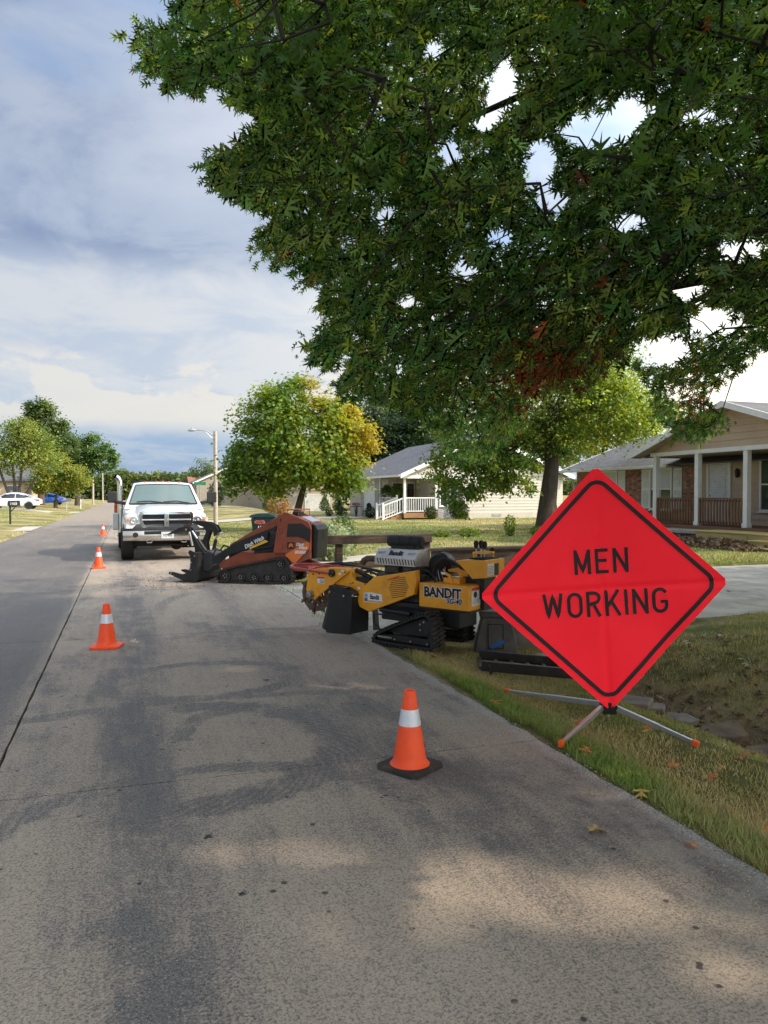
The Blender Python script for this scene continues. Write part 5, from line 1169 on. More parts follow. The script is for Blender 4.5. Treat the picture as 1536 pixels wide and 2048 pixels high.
TRIM = mat('white_trim', (.80, .80, .78), .55, var=.05, world=True, dirt=((.5, .48, .44), .2, 1.5))
TANW = mat('tan_siding', (.56, .425, .305), .7, var=.08, scale=1.2, world=True)
WSID = mat('white_vinyl_siding', (.50, .465, .40), .6, var=.05, scale=.8, world=True)
FOUND = mat('foundation', (.50, .45, .38), .9, var=.1, scale=1.5, world=True)
DECK = mat('deck_brown', (.17, .085, .045), .75, var=.25, scale=2, world=True, aniso=(3, .4, 3))
RAILB = mat('rail_brown', (.17, .088, .045), .75, var=.35, scale=5, world=True, aniso=(4, 4, .5))
LUMB = mat('treated_lumber', (.56, .44, .18), .75, var=.18, scale=1.6, world=True, aniso=(4, .5, 6), dirt=((.30, .22, .09), .4, 3))
WGLASS = glass_mat('house_glass', (.035, .045, .05), .06)
BLIND = mat('pale_blind', (.62, .63, .64), .7, var=.05)
# shingles: rows and tabs
def shingle(name, c0, c1, ax):
    m = bpy.data.materials.new(name); m.use_nodes = True; g = NT(m.node_tree); b = g.n['Principled BSDF']; p = g.pos(); x, y, z = g.sep(p)
    br = g.n.new('ShaderNodeTexBrick'); g.put(br.inputs['Vector'], g.comb(y if ax == 'y' else x, g.math('MULTIPLY', z, 1.0), 0.0)); br.inputs['Scale'].default_value = 1.0
    br.inputs['Brick Width'].default_value = .33; br.inputs['Row Height'].default_value = .055; br.inputs['Mortar Size'].default_value = .006; br.inputs['Bias'].default_value = .1
    br.inputs['Color1'].default_value = (*c0, 1); br.inputs['Color2'].default_value = (*c1, 1); br.inputs['Mortar'].default_value = (c0[0] * .4, c0[1] * .4, c0[2] * .4, 1)
    g.put(b.inputs['Base Color'], g.mix(g.math('MULTIPLY', g.noise(p, 1.2, 5), .6), br.outputs[0], (c1[0] * 1.25, c1[1] * 1.2, c1[2] * 1.15))); b.inputs['Roughness'].default_value = .95
    g.put(b.inputs['Normal'], g.bump(g.math('ADD', br.outputs['Fac'], g.noise(p, 40, 3)), .5, .02)); return m
ROOF1 = shingle('grey_shingles', (.075, .075, .082), (.17, .165, .175), 'y'); ROOF2 = shingle('slate_shingles', (.085, .085, .10), (.15, .15, .17), 'y')
def roof_plane(h, name, m, pts, th=.06):
    n = (Vector(pts[1]) - Vector(pts[0])).cross(Vector(pts[3]) - Vector(pts[0])).normalized()
    if n.z < 0: n = -n
    lo = [tuple(Vector(p) - n * th) for p in pts]
    return h.p(MB().add(list(pts) + lo, [(0, 1, 2, 3), (7, 6, 5, 4), (0, 4, 5, 1), (1, 5, 6, 2), (2, 6, 7, 3), (3, 7, 4, 0)]), name, m)

# ---------------------------------------------------------------- brick house with the tan gabled porch (right)
h = House('brick_house', 'brick house with a tan gabled porch at the right picture edge', (20, 19, .05)); B0 = .0
h.p(MB().bb(20.0, 28, 7.5, 30.3, B0 - .2, 2.86), 'wall', mat('wall_core', (.20, .15, .11), .9, world=True))
h.p(MB().prism([(20.0, 2.86), (28, 2.86), (24, 4.36)], 7.6, 30.28, 'y'), 'gable_wall', TANW)
h.rows('siding_board', TANW, 'x', 19.997, 7.5, 22.6, .58, 2.95, .195, -1)
# bricks: running bond, individual where nearest, joined mass elsewhere
MORTAR = mat('mortar', (.34, .29, .25), .95, world=True); h.p(MB().bb(19.985, 19.999, 22.6, 30.3, 0, 2.70), 'mortar_bed', MORTAR)
BRK = [mat('brick_%s' % n_, c_, .9, var=.25, scale=9, world=True, bump=.3, bscale=30) for n_, c_ in (('rose', (.38, .18, .125)), ('pink', (.46, .26, .19)), ('dark', (.20, .10, .08)), ('brown', (.31, .16, .115)))]
holes = [(23.72, 25.05, 1.0, 2.72), (27.12, 28.22, 1.0, 2.72), (23.2, 23.80, 1.05, 2.66), (24.99, 25.62, 1.05, 2.66), (26.62, 27.2, 1.05, 2.66), (28.15, 28.75, 1.05, 2.66)]
brick_me = MB().bb(0, .026, 0, .198, 0, .066); bme = []
for m_ in BRK:
    o_ = brick_me.build('brick', m_, None); bme.append(o_.data); bpy.data.objects.remove(o_)
cnt = 0; rest = MB(); z = .10; row = 0; pos = []
while z < 2.66:
    y = 22.60 + (.104 if row % 2 else 0)
    while y < 30.1:
        if not any(a - .16 < y < b_ - .03 and c_ - .05 < z < d_ for a, b_, c_, d_ in holes): pos.append((y, z))
        y += .208
    z += .076; row += 1
near_ = sorted([p for p in pos if p[1] > .75], key=lambda p: p[0])[:300]; nset = set(near_)
for (y, z) in pos:
    if (y, z) in nset:
        o_ = place('brick', random.choices(bme, (5, 3, 2, 3))[0], None, h.t); o_.matrix_parent_inverse = h.I; o_.location = (19.958 + random.uniform(-.004, .004), y, z)
    else: rest.bb(19.960, 19.985, y, y + .198, z, z + .066)
o_ = h.p(rest, 'brickwork', BRK[0], recalc=False); o_['kind'] = 'stuff'
for a0, a1 in ((23.80, 24.97), (27.20, 28.12)): h.window('x', 19.95, -1, a0, a1, 1.08, 2.58, TRIM, WGLASS, 2, curtain=BLIND)
for a0, a1 in ((23.22, 23.70), (25.06, 25.56), (26.63, 27.10), (28.22, 28.70)):
    sh_ = h.p(MB().bb(19.925, 19.953, a0, a1, 1.06, 2.64), 'shutter', TRIM)
    for zz_ in (1.12, 1.90): MB().bb(19.918, 19.9245, a0 + .06, a1 - .06, zz_, zz_ + .66).build('shutter_panel', mat('shutter_inset', (.66, .67, .66), .6, world=True), sh_, bevel=.012)
# door, window behind the porch
dr = h.p(MB().bb(19.90, 19.965, 20.78, 20.88, .60, 2.80).bb(19.90, 19.965, 21.82, 21.92, .60, 2.80).bb(19.90, 19.965, 20.88, 21.82, 2.70, 2.80), 'door', TRIM)
MB().bb(19.93, 19.955, 20.885, 21.815, .62, 2.695).build('door_leaf', mat('door_white', (.68, .68, .66), .5, world=True), dr); MB().bb(19.922, 19.929, 21.02, 21.68, 1.35, 2.60).build('door_pane', BLIND, dr)
for k in range(22): MB().bb(19.912, 19.9215, 21.02, 21.68, 1.37 + k * .056, 1.40 + k * .056).build('blind_slat', mat('slat_white', (.74, .75, .76), .6), dr)
MB().bb(19.88, 19.93, 21.70, 21.76, 1.55, 1.61).build('door_handle', CHROME, dr)
MB().bb(19.915, 19.929, 20.95, 21.25, .70, 1.22).bb(19.915, 19.929, 21.42, 21.72, .70, 1.22).build('door_panel', TRIM, dr, bevel=.01)
h.window('x', 19.965, -1, 18.05, 19.45, 1.12, 2.78, TRIM, WGLASS, 1); h.window('x', 19.965, -1, 16.2, 17.6, 1.12, 2.78, TRIM, WGLASS, 1)
wl = h.p(MB().lathe([(.03, 2.2), (.07, 2.25), (.08, 2.45), (.02, 2.52)], 10, (19.88, 20.45, 0)), 'porch_light', BLACK)
# porch
h.p(MB().bb(17.98, 19.95, 14.4, 22.72, .50, .58), 'porch_deck', DECK)
for k, (a, b_) in enumerate(((14.4, 18.6), (18.605, 22.72))): h.p(MB().bb(17.93, 17.975, a, b_, .36, .585), 'fascia_board', DECK)
h.p(MB().bb(18.05, 18.3, 14.4, 22.6, -.1, .36), 'porch_skirt', mat('skirt_dark', (.05, .04, .035), .9, world=True))
for y in (22.5, 20.4, 18.3, 16.2, 14.5):
    ps = h.p(MB().bb(18.10, 18.27, y - .085, y + .085, .585, 2.98), 'porch_post', TRIM, bevel=.006); MB().bb(18.08, 18.29, y - .10, y + .10, .586, .72).build('post_base', TRIM, ps)
for a, b_ in ((20.49, 22.41), (18.39, 20.31)):
    rl = h.p(MB().bb(18.14, 18.23, a, b_, 1.47, 1.51).bb(18.16, 18.21, a, b_, 1.38, 1.455).bb(18.16, 18.21, a, b_, .66, .735), 'porch_railing', RAILB)
    n_ = 15
    for k in range(n_):
        y = a + .06 + (b_ - a - .12) * k / (n_ - 1); MB().bb(18.105, 18.139, y - .032, y + .032, .645, 1.465).build('baluster', RAILB, rl)
h.p(MB().bb(18.08, 18.29, 14.35, 22.72, 2.985, 3.12), 'porch_beam', TRIM); h.p(MB().bb(18.30, 19.96, 14.4, 22.7, 2.97, 3.0), 'porch_ceiling', mat('porch_ceiling', (.30, .25, .20), .8, world=True))
h.p(MB().prism([(14.3, 3.125), (22.95, 3.125), (18.68, 4.42)], 18.19, 18.26, 'x'), 'gable_backing', TANW)
h.rows('gable_board', TANW, 'x', 18.189, 14.3, 22.95, 3.125, 4.40, .215, -1, gable=(18.68, 4.42, 4.3, 3.125))
EV = .30
for sy_, (ye, yr) in ((1, (23.35, 18.68)), (-1, (14.0, 18.68))):
    roof_plane(h, 'porch_roof', ROOF1, [(17.55, ye, 3.03), (17.55, yr, 4.53), (24.0, yr, 4.53), (24.0, ye, 3.03)], .05)
    h.p(MB().add([(17.50, ye, 3.035), (17.50, yr, 4.535), (17.55, yr, 4.535), (17.55, ye, 3.035), (17.50, ye, 2.86), (17.50, yr, 4.34), (17.55, yr, 4.34), (17.55, ye, 2.86)], [(0, 1, 2, 3), (7, 6, 5, 4), (0, 4, 5, 1), (1, 5, 6, 2), (2, 6, 7, 3), (3, 7, 4, 0)]), 'rake_board', TRIM)
    h.p(MB().add([(17.56, ye, 2.95), (17.56, yr, 4.44), (18.18, yr, 4.44), (18.18, ye, 2.95)], [(0, 1, 2, 3)]), 'soffit', mat('soffit_tan', (.42, .36, .29), .8, world=True))
roof_plane(h, 'main_roof', ROOF1, [(19.40, 7.2, 2.76), (19.40, 30.75, 2.76), (24.0, 30.75, 4.48), (24.0, 7.2, 4.48)]); roof_plane(h, 'main_roof', ROOF1, [(28.6, 7.2, 2.76), (28.6, 30.75, 2.76), (24.0, 30.75, 4.48), (24.0, 7.2, 4.48)])
h.p(MB().bb(19.27, 19.395, 23.3, 30.78, 2.63, 2.745), 'gutter', TRIM, bevel=.02); h.p(MB().bb(19.40, 19.95, 23.3, 30.7, 2.66, 2.69), 'eave_soffit', TRIM)
h.p(MB().tube([(19.35, 30.6, 2.62), (19.36, 30.6, 2.50), (19.80, 30.42, 2.30), (19.90, 30.40, 2.1), (19.90, 30.40, .1)], .04, 8), 'downspout', TRIM)
for sy_ in (0,): h.p(MB().add([(19.40, 30.70, 2.77), (24.0, 30.70, 4.49), (24.0, 30.76, 4.49), (19.40, 30.76, 2.77), (19.40, 30.70, 2.58), (24.0, 30.70, 4.30), (24.0, 30.76, 4.30), (19.40, 30.76, 2.58)], [(0, 1, 2, 3), (7, 6, 5, 4), (0, 4, 5, 1), (1, 5, 6, 2), (2, 6, 7, 3), (3, 7, 4, 0)]), 'rake_board', TRIM)
# new timber landing and steps in front of the porch
st = thing('timber_steps', 'new yellowish timber landing and steps in front of the porch', 'steps', (17, 17, .05)); IM = Matrix.Translation((17, 17, .05)).inverted()
def stp(x0, x1, y0, y1, z0, z1, nm='board'):
    o_ = MB().bb(x0, x1, y0, y1, z0, z1).build(nm, LUMB, st, bevel=.006); o_.matrix_parent_inverse = IM
for z0, z1 in ((.03, .245), (.25, .462)): stp(16.86, 16.90, 16.95, 19.0, z0, z1); stp(16.905, 17.9, 18.96, 19.0, z0, z1)
stp(16.80, 17.92, 16.93, 19.05, .467, .50, 'landing_deck')
stp(16.86, 16.90, 13.5, 16.94, .26, .462); stp(16.80, 17.92, 13.5, 16.925, .467, .50, 'landing_deck')
stp(16.50, 16.54, 13.5, 16.50, .13, .30); stp(16.44, 16.858, 13.5, 16.52, .305, .335, 'tread'); stp(16.15, 16.19, 13.5, 16.10, -.02, .13); stp(16.08, 16.498, 13.5, 16.12, .135, .165, 'tread'); stp(16.52, 16.85, 16.53, 16.57, .0, .30); stp(16.16, 16.48, 16.13, 16.17, .0, .13)
t = thing('stoop_slab', 'grey concrete stoop slab on dark stones left of the timber steps', 'slab', (17.4, 20.2, .05)); MB().bb(-.45, .5, -1.1, 1.1, .32, .42).build('slab_top', CONC, t, bevel=.01); MB().bb(-.40, .48, -1.05, 1.05, -.1, .318).build('stone_base', mat('dark_stone', (.05, .045, .045), .9, var=.4, scale=6, bump=.6, bscale=12, world=True), t)

# ---------------------------------------------------------------- white house with the railed porch
h = House('white_house', 'white sided house with a grey roof and white railed porch across the lawn', (21, 48, 0))
h.p(MB().bb(20.05, 27.3, 43.05, 56, .0, 2.80).bb(18.45, 20.05, 43.65, 56, 0, 2.80).bb(16.5, 18.45, 47.1, 56, 0, 2.80), 'wall', WSID)
h.p(MB().bb(20.02, 27.33, 42.98, 43.05, -.1, .46), 'foundation', FOUND); h.p(MB().bb(22.1, 22.75, 42.95, 42.975, .24, .40), 'foundation_vent', mat('vent_grey', (.3, .3, .3), .6))
h.rows('siding_board', WSID, 'y', 43.048, 20.05, 27.3, .465, 2.75, .19, -1); h.p(MB().prism([(15.75, 2.81), (27.35, 2.81), (21.5, 5.32)], 43.06, 55.9, 'y'), 'gable_wall', WSID)
h.rows('siding_board', WSID, 'y', 43.055, 15.75, 27.3, 2.83, 5.3, .19, -1, gable=(21.5, 5.32, 5.75, 2.81))
h.p(MB().bb(15.9, 20.1, 42.96, 43.045, 2.62, 2.82), 'porch_beam', TRIM); h.p(MB().bb(15.9, 18.6, 43.05, 48.0, 2.70, 2.74), 'porch_ceiling', TRIM)
FST = bpy.data.materials.new('fieldstone'); FST.use_nodes = True; g = NT(FST.node_tree); b = g.n['Principled BSDF']; p = g.pos(); vo = g.voro(g.vmul(p, (1, 1, 1.6)), 4.2); ve = g.voro(g.vmul(p, (1, 1, 1.6)), 4.2, 'DISTANCE_TO_EDGE')
g.put(b.inputs['Base Color'], g.mix(g.step(ve[0], .02, .06), (.55, .53, .5), g.mix(g.noise(p, 3, 3), (.16, .16, .165), (.42, .41, .40)))); g.put(b.inputs['Normal'], g.bump(ve[0], .7, .05)); b.inputs['Roughness'].default_value = .9
h.p(MB().bb(18.40, 20.04, 43.55, 43.64, 0, 2.65), 'stone_wall', FST); h.p(MB().bb(16.40, 16.49, 52.05, 52.9, 0, 2.7), 'stone_pier', FST); h.p(MB().bb(16.40, 16.49, 48.3, 49.6, 0, 2.7), 'stone_pier', FST)
h.window('y', 43.545, -1, 18.75, 19.15, .95, 2.35, TRIM, WGLASS); h.window('y', 43.545, -1, 19.45, 19.85, .95, 2.35, TRIM, WGLASS)
gd = h.p(MB().bb(16.42, 16.47, 49.7, 51.95, .03, 2.12), 'garage_door', mat('garage_white', (.74, .74, .72), .5))
for k in range(4): MB().bb(16.405, 16.4195, 49.75, 51.9, .08 + k * .52, .52 + k * .52).build('door_panel', MATS['garage_white'], gd, bevel=.01)
h.p(MB().bb(16.38, 16.47, 49.6, 49.69, .03, 2.22).bb(16.38, 16.47, 51.96, 52.04, .03, 2.22).bb(16.38, 16.47, 49.69, 51.96, 2.13, 2.22), 'garage_trim', TRIM)
h.p(MB().bb(16.2, 18.44, 43.2, 47.05, .40, .50), 'porch_deck', DECK); h.p(MB().bb(16.15, 18.4, 43.15, 43.195, .18, .49), 'fascia_board', mat('deck_orange', (.36, .19, .09), .8, world=True))
gl = h.p(MB().bb(16.75, 17.55, 47.02, 47.09, .52, 2.45), 'sliding_door', TRIM); MB().bb(16.83, 17.13, 47.0, 47.018, .6, 2.38).build('pane', WGLASS, gl); MB().bb(17.18, 17.47, 47.0, 47.018, .6, 2.38).build('pane', WGLASS, gl)
fd = h.p(MB().bb(17.75, 18.4, 47.02, 47.09, .52, 2.5), 'front_door', TRIM); MB().bb(17.85, 18.3, 47.0, 47.018, 1.3, 2.35).build('pane', WGLASS, fd)
wr = MB().tube([(18.08 + .17 * math.cos(a * .524), 46.95, 1.75 + .20 * math.sin(a * .524)) for a in range(13)], .05, 6, cap=False).build('wreath', mat('wreath_red', (.10, .025, .02), .9, var=.6, scale=14, bump=1, bscale=20), None); tag(wr, 'dark red wreath hanging on the porch door of the white house', 'wreath')
for x, y in ((16.25, 43.3), (16.25, 47.9), (18.35, 43.3)): h.p(MB().bb(x - .07, x + .07, y - .07, y + .07, .4, 2.70), 'porch_post', TRIM)
def rail(x0, y0, x1, y1, z0, n, name='porch_railing', z1=None):
    z1 = z0 if z1 is None else z1; a, b_ = Vector((x0, y0, z0)), Vector((x1, y1, z1)); up_ = Vector((0, 0, .92)); lo_ = Vector((0, 0, .10))
    rl = h.p(MB().bar(a + up_, b_ + up_, .08, .07).bar(a + lo_, b_ + lo_, .05, .06), name, TRIM)
    for k in range(n):
        q = a.lerp(b_, (k + .5) / n); MB().bar(q + lo_, q + up_, .035, .035).build('baluster', TRIM, rl)
    return rl
rail(16.33, 43.3, 18.28, 43.3, .5, 13); rail(16.25, 44.6, 16.25, 47.8, .5, 14)
r_ = rail(16.2, 43.32, 14.85, 43.32, .5, 8, 'stair_railing', .02); rail(16.2, 44.55, 14.85, 44.55, .5, 8, 'stair_railing', .02)
for x, y, z in ((14.85, 43.32, .0), (14.85, 44.55, .0), (16.2, 44.55, .4)): h.p(MB().bb(x - .05, x + .05, y - .05, y + .05, z, z + 1.12 if z < .3 else 1.6), 'newel_post', TRIM)
for k in range(3): h.p(MB().bb(15.0 + k * .38, 15.38 + k * .38, 43.4, 44.5, .0, .13 * (k + 1)), 'step', MATS['deck_orange'])
for ye, xr in ((15.70, 21.5), (27.9, 21.5)):
    roof_plane(h, 'roof', ROOF2, [(ye, 42.55, 2.86), (ye, 56.5, 2.86), (21.5, 56.5, 5.42), (21.5, 42.55, 5.42)], .06)
    h.p(MB().add([(ye, 42.5, 2.87), (21.5, 42.5, 5.43), (21.5, 42.55, 5.43), (ye, 42.55, 2.87), (ye, 42.5, 2.62), (21.5, 42.5, 5.18), (21.5, 42.55, 5.18), (ye, 42.55, 2.62)], [(0, 1, 2, 3), (7, 6, 5, 4), (0, 4, 5, 1), (1, 5, 6, 2), (2, 6, 7, 3), (3, 7, 4, 0)]), 'rake_board', TRIM)
h.p(MB().bb(15.60, 15.70, 42.55, 56.5, 2.72, 2.84), 'gutter', TRIM); h.p(MB().bb(15.72, 16.5, 43.1, 56.3, 2.70, 2.73), 'eave_soffit', TRIM)
h.p(MB().tube([(20.15, 42.9, 2.7), (20.15, 42.93, .30), (20.5, 42.4, .06), (20.9, 41.9, .04)], .05, 6), 'downspout', TRIM)

# ---------------------------------------------------------------- plainer houses farther off
def plain_house(name, label, x0, x1, y0, y1, zb, ze, zr, axis, wallm, roofm, wins=(), garage=None, band=None):
    h = House(name, label, ((x0 + x1) / 2, (y0 + y1) / 2, zb))
    h.p(MB().bb(x0, x1, y0, y1, zb - 1, ze), 'wall', wallm)
    if axis == 'y':
        xm = (x0 + x1) / 2; h.p(MB().prism([(x0, ze), (x1, ze), (xm, zr)], y0 + .01, y1 - .01, 'y'), 'gable_wall', wallm)
        for xe in (x0 - .5, x1 + .5):
            zl = ze - (zr - ze) * .5 / (xm - x0); roof_plane(h, 'roof', roofm, [(xe, y0 - .4, zl + .08), (xe, y1 + .4, zl + .08), (xm, y1 + .4, zr + .08), (xm, y0 - .4, zr + .08)], .1)
            h.p(MB().bar((xe, y0 - .43, zl), (xm, y0 - .43, zr), .04, .2), 'rake_board', TRIM)
    else:
        ym = (y0 + y1) / 2; h.p(MB().prism([(y0, ze), (y1, ze), (ym, zr)], x0 + .01, x1 - .01, 'x'), 'gable_wall', wallm)
        for ye in (y0 - .5, y1 + .5):
            zl = ze - (zr - ze) * .5 / (ym - y0); roof_plane(h, 'roof', roofm, [(x0 - .4, ye, zl + .08), (x1 + .4, ye, zl + .08), (x1 + .4, ym, zr + .08), (x0 - .4, ym, zr + .08)], .1)
    for (pl, a0, a1, z0, z1) in wins:
        c, out = {'S': (y0, -1), 'W': (x0, -1), 'E': (x1, 1)}[pl]; h.window('y' if pl == 'S' else 'x', c, out, a0, a1, z0, z1, TRIM, WGLASS)
    if garage:
        a0, a1, z0, z1 = garage; gd = h.p(MB().bb(a0, a1, y0 - .04, y0 - .005, z0, z1), 'garage_door', mat('garage_white', (.74, .74, .72), .5))
        for k in range(4): MB().bb(a0 + .05, a1 - .05, y0 - .055, y0 - .041, z0 + (z1 - z0) * k / 4 + .04, z0 + (z1 - z0) * (k + 1) / 4 - .03).build('door_panel', MATS['garage_white'], gd)
        h.p(MB().bb(a0 - .14, a0 - .005, y0 - .08, y0 - .002, z0, z1 + .14).bb(a1 + .005, a1 + .14, y0 - .08, y0 - .002, z0, z1 + .14).bb(a0 - .004, a1 + .004, y0 - .08, y0 - .002, z1 + .005, z1 + .14), 'garage_trim', TRIM)
    if band: h.p(MB().bb(x0 - .02, x1 + .02, y0 - .05, y0 - .002, band, band + .12), 'wall_band', mat('band_tan', (.30, .24, .18), .7))
    return h
BEI = mat('beige_siding', (.50, .42, .33), .75, var=.05, world=True); zb = float(gz(20, 88)) - 0
plain_house('beige_house', 'two-storey beige house with a white garage door behind the maple', 15.4, 24.0, 88, 98, zb, zb + 5.0, zb + 7.2, 'x', BEI, ROOF2, [('S', 20.9, 22.3, zb + 3.4, zb + 4.6), ('S', 17.0, 18.4, zb + 3.4, zb + 4.6)], (20.4, 23.2, zb, zb + 2.15), zb + 2.65)
zb = float(gz(11, 100))
plain_house('tan_house', 'tan gabled house on the rise behind the street lamp', 8.7, 16.2, 100, 112, zb, zb + 2.9, zb + 4.6, 'y', mat('olive_tan_siding', (.38, .33, .26), .8, world=True), ROOF2, [('W', 102, 103.2, zb + 1.0, zb + 2.3), ('W', 105, 106.2, zb + 1.0, zb + 2.3), ('S', 11.2, 12.2, zb + 1.1, zb + 2.2)])
zb = float(gz(8, 130)); plain_house('red_roof_house', 'small far house with a red roof showing beside the pickup', 10.4, 17, 128, 138, zb, zb + 2.2, zb + 4.2, 'x', BEI, mat('red_shingles', (.26, .11, .08), .9, world=True), [('S', 11.2, 12.4, zb + .9, zb + 1.9)])
zb = float(gz(-14, 96)); plain_house('tan_left_house', 'tan house behind the white sedan at the left picture edge', -24, -10.2, 94, 104, zb, zb + 2.9, zb + 5.0, 'x', mat('warm_tan_siding', (.52, .40, .30), .8, world=True), ROOF2, [('S', -12.6, -11.4, zb + 1.0, zb + 2.2), ('S', -16, -14.4, zb + 1, zb + 2.2)], (-21.5, -18.5, zb, zb + 2.1))
# propane tank beyond the garage, with stand
gx, gy = 21.0, 67.0; zb = float(gz(gx, gy)); t = thing('propane_tank', 'white propane tank between the beige house and the white garage', 'tank', (gx, gy, zb), R(-8))
zc_ = .95 - zb if .95 - zb > .5 else .6
MB().lathe([(.02, -.82), (.24, -.78), (.36, -.62), (.38, -.5), (.38, .5), (.36, .62), (.24, .78), (.02, .82)], 20, (0, 0, zc_), 'x').build('tank_shell', mat('tank_white', (.74, .73, .70), .5), t, smooth=True); MB().lathe([(.12, zc_ + .36), (.12, zc_ + .52), (.03, zc_ + .55)], 12).build('dome_lid', MATS['tank_white'], t)
for x in (-.5, .5): MB().bb(x - .05, x + .05, -.3, .3, -.1, zc_ - .25).build('saddle', FOUND, t)
# ================================================================ vegetation
SIMPLE_V = [(0, 0, 0), (.34, .45, .06), (-.34, .45, .06), (0, 1, -.10)]; SIMPLE_F = [(0, 1, 2), (1, 3, 2)]
MAPLE_V = [(0, 0, 0), (.45, .18, .04), (.20, .40, 0), (.52, .62, .05), (.18, .66, 0), (0, 1.0, -.08), (-.18, .66, 0), (-.52, .62, .05), (-.20, .40, 0), (-.45, .18, .04)]
MAPLE_F = [(0, 1, 2), (2, 3, 4), (4, 5, 6), (6, 7, 8), (8, 9, 0), (0, 2, 8), (2, 4, 6), (2, 6, 8)]
# pin oak leaf: narrow blade, three pairs of bristle-tipped lobes, deep round sinuses
_r = [(0, -.14), (.026, .08), (.27, .13), (.25, .19), (.036, .27), (.42, .47), (.375, .53), (.034, .46), (.33, .80), (.27, .82), (.036, .66), (0, 1.04)]
OAK_V = [(x, y, .10 * abs(x) - .16 * y * y) for x, y in _r] + [(-x, y, .10 * abs(x) - .16 * y * y) for x, y in _r[1:-1]]
def _m(i): return i + 11
OAK_F = []
for s_ in (0, 1):
    q = (lambda i: i) if s_ == 0 else (lambda i: i if i in (0, 11) else _m(i))
    OAK_F += [(q(1), q(2), q(3)), (q(1), q(3), q(4)), (q(4), q(5), q(6)), (q(4), q(6), q(7)), (q(7), q(8), q(9)), (q(7), q(9), q(10))]
OAK_F += [(0, 1, _m(1)), (1, 4, _m(4)), (1, _m(4), _m(1)), (4, 7, _m(7)), (4, _m(7), _m(4)), (7, 10, _m(10)), (7, _m(10), _m(7)), (10, 11, _m(10))]
BARK = mat('bark', (.075, .058, .045), .95, var=.4, scale=5, bump=.9, bscale=14, aniso=(1, 1, .35)); BARKD = mat('dark_bark', (.030, .024, .020), .95, var=.4, scale=6, bump=.7, bscale=20)
CR_, CF_ = np.array([math.cos(YAW), -math.sin(YAW), 0]), np.array([math.sin(YAW), math.cos(YAW), 0])     # to the right of / away from the viewer

def leaf_batch(pos, size, droop=.45, up=.8, outc=None):
    k = len(pos); d = rand_dirs(k); d[:, 2] = d[:, 2] * .6 - droop * RNG.uniform(0, 1, k)
    nrm = rand_dirs(k) * .75 + np.array([0, 0, up])
    if outc is not None:
        o_ = pos - outc; o_ /= np.maximum(np.linalg.norm(o_, axis=1, keepdims=True), 1e-6); nrm += o_ * .6; d += o_ * .3
    return rots(d, nrm), size * RNG.uniform(.65, 1.25, k)

def tree(name, label, x, y, th, tr, blobs, nleaf, leaf, tint_fn, template='simple', group=None, limbs=True, stems=None, clump=.30, base_z=None, barkm=None, dens=1.0, flt=None):
    """blobs: (right, away, z, r_right, r_away, r_z) about the base, in metres"""
    z0 = float(gz(x, y)) if base_z is None else base_z
    t = thing(name, label, 'tree', (x, y, z0), 0, group); mbt = MB()
    B = np.array(blobs, float); cen = B[:, :1] * CR_ + B[:, 1:2] * CF_ + B[:, 2:3] * np.array([0, 0, 1]); rad = B[:, 3:6]
    if stems is None: stems = [[(0, 0, -.2), (.05, .02, th * .5), (.12, 0, th)]]
    top = None
    for s_ in stems:
        k = len(s_); P = [tuple(np.array(CR_) * a + np.array(CF_) * b_ + np.array([0, 0, c_])) for a, b_, c_ in s_]
        mbt.tube(P, [tr / len(stems) ** .5 * (1.35 if i == 0 else 1 - .45 * i / (k - 1)) for i in range(k)], 9); top = np.array(P[-1])
        for c_ in (cen if limbs else []):
            if len(stems) > 1 and RNG.uniform() < .5: continue
            v = c_ - top; mid = top + v * .5 + np.array([0, 0, .12 * np.linalg.norm(v)]) + RNG.normal(0, .08, 3)
            mbt.tube([tuple(top), tuple(mid), tuple(c_)], [tr * (.5 if c_[2] > top[2] else .16) / len(stems) ** .4, tr * (.28 if c_[2] > top[2] else .1) / len(stems) ** .4, tr * .05], 6)
            for _ in range(4 if c_[2] > top[2] else 0):
                e_ = c_ + rand_dirs(1)[0] * rad.mean() * .7; mbt.tube([tuple(mid), tuple((mid + e_) / 2 + RNG.normal(0, .06, 3)), tuple(e_)], [tr * .16, tr * .1, tr * .03], 5)
    mbt.build('trunk', barkm or BARK, t, smooth=True, ang=60)
    wgt = rad.prod(1) ** (2 / 3); wgt /= wgt.sum(); pos = []
    for i in range(len(B)):
        n = int(nleaf * wgt[i]); m_ = max(6, int(13 * rad[i].mean() ** 1.1 * dens))
        d = rand_dirs(m_) * (RNG.uniform(.35, 1.0, (m_, 1)) ** .55)
        sub = d[:, :1] * rad[i, 0] * CR_ + d[:, 1:2] * rad[i, 1] * CF_ + d[:, 2:3] * rad[i, 2] * np.array([0, 0, 1]) + cen[i]
        idx = RNG.integers(0, m_, n); sz_ = clump * rad[i].mean() * RNG.uniform(.6, 1.2, m_)
        pos.append(sub[idx] + RNG.normal(size=(n, 3)) * sz_[idx][:, None] * np.array([1, 1, .7]))
    pos = np.concatenate(pos); pos = pos[pos[:, 2] > .15]
    if flt is not None: pos = pos[flt(pos + np.array([x, y, z0]))]
    rt, sc_ = leaf_batch(pos, leaf, outc=cen.mean(0)); V_, F_ = {'simple': (SIMPLE_V, SIMPLE_F), 'maple': (MAPLE_V, MAPLE_F)}[template]
    loc = np.stack([pos @ CR_, pos @ CF_, pos[:, 2]], 1)
    stuff_mesh('crown', V_, F_, pos, rt, sc_, np.clip(tint_fn(loc) * 1.35, 0, .85), LEAF, t); return t
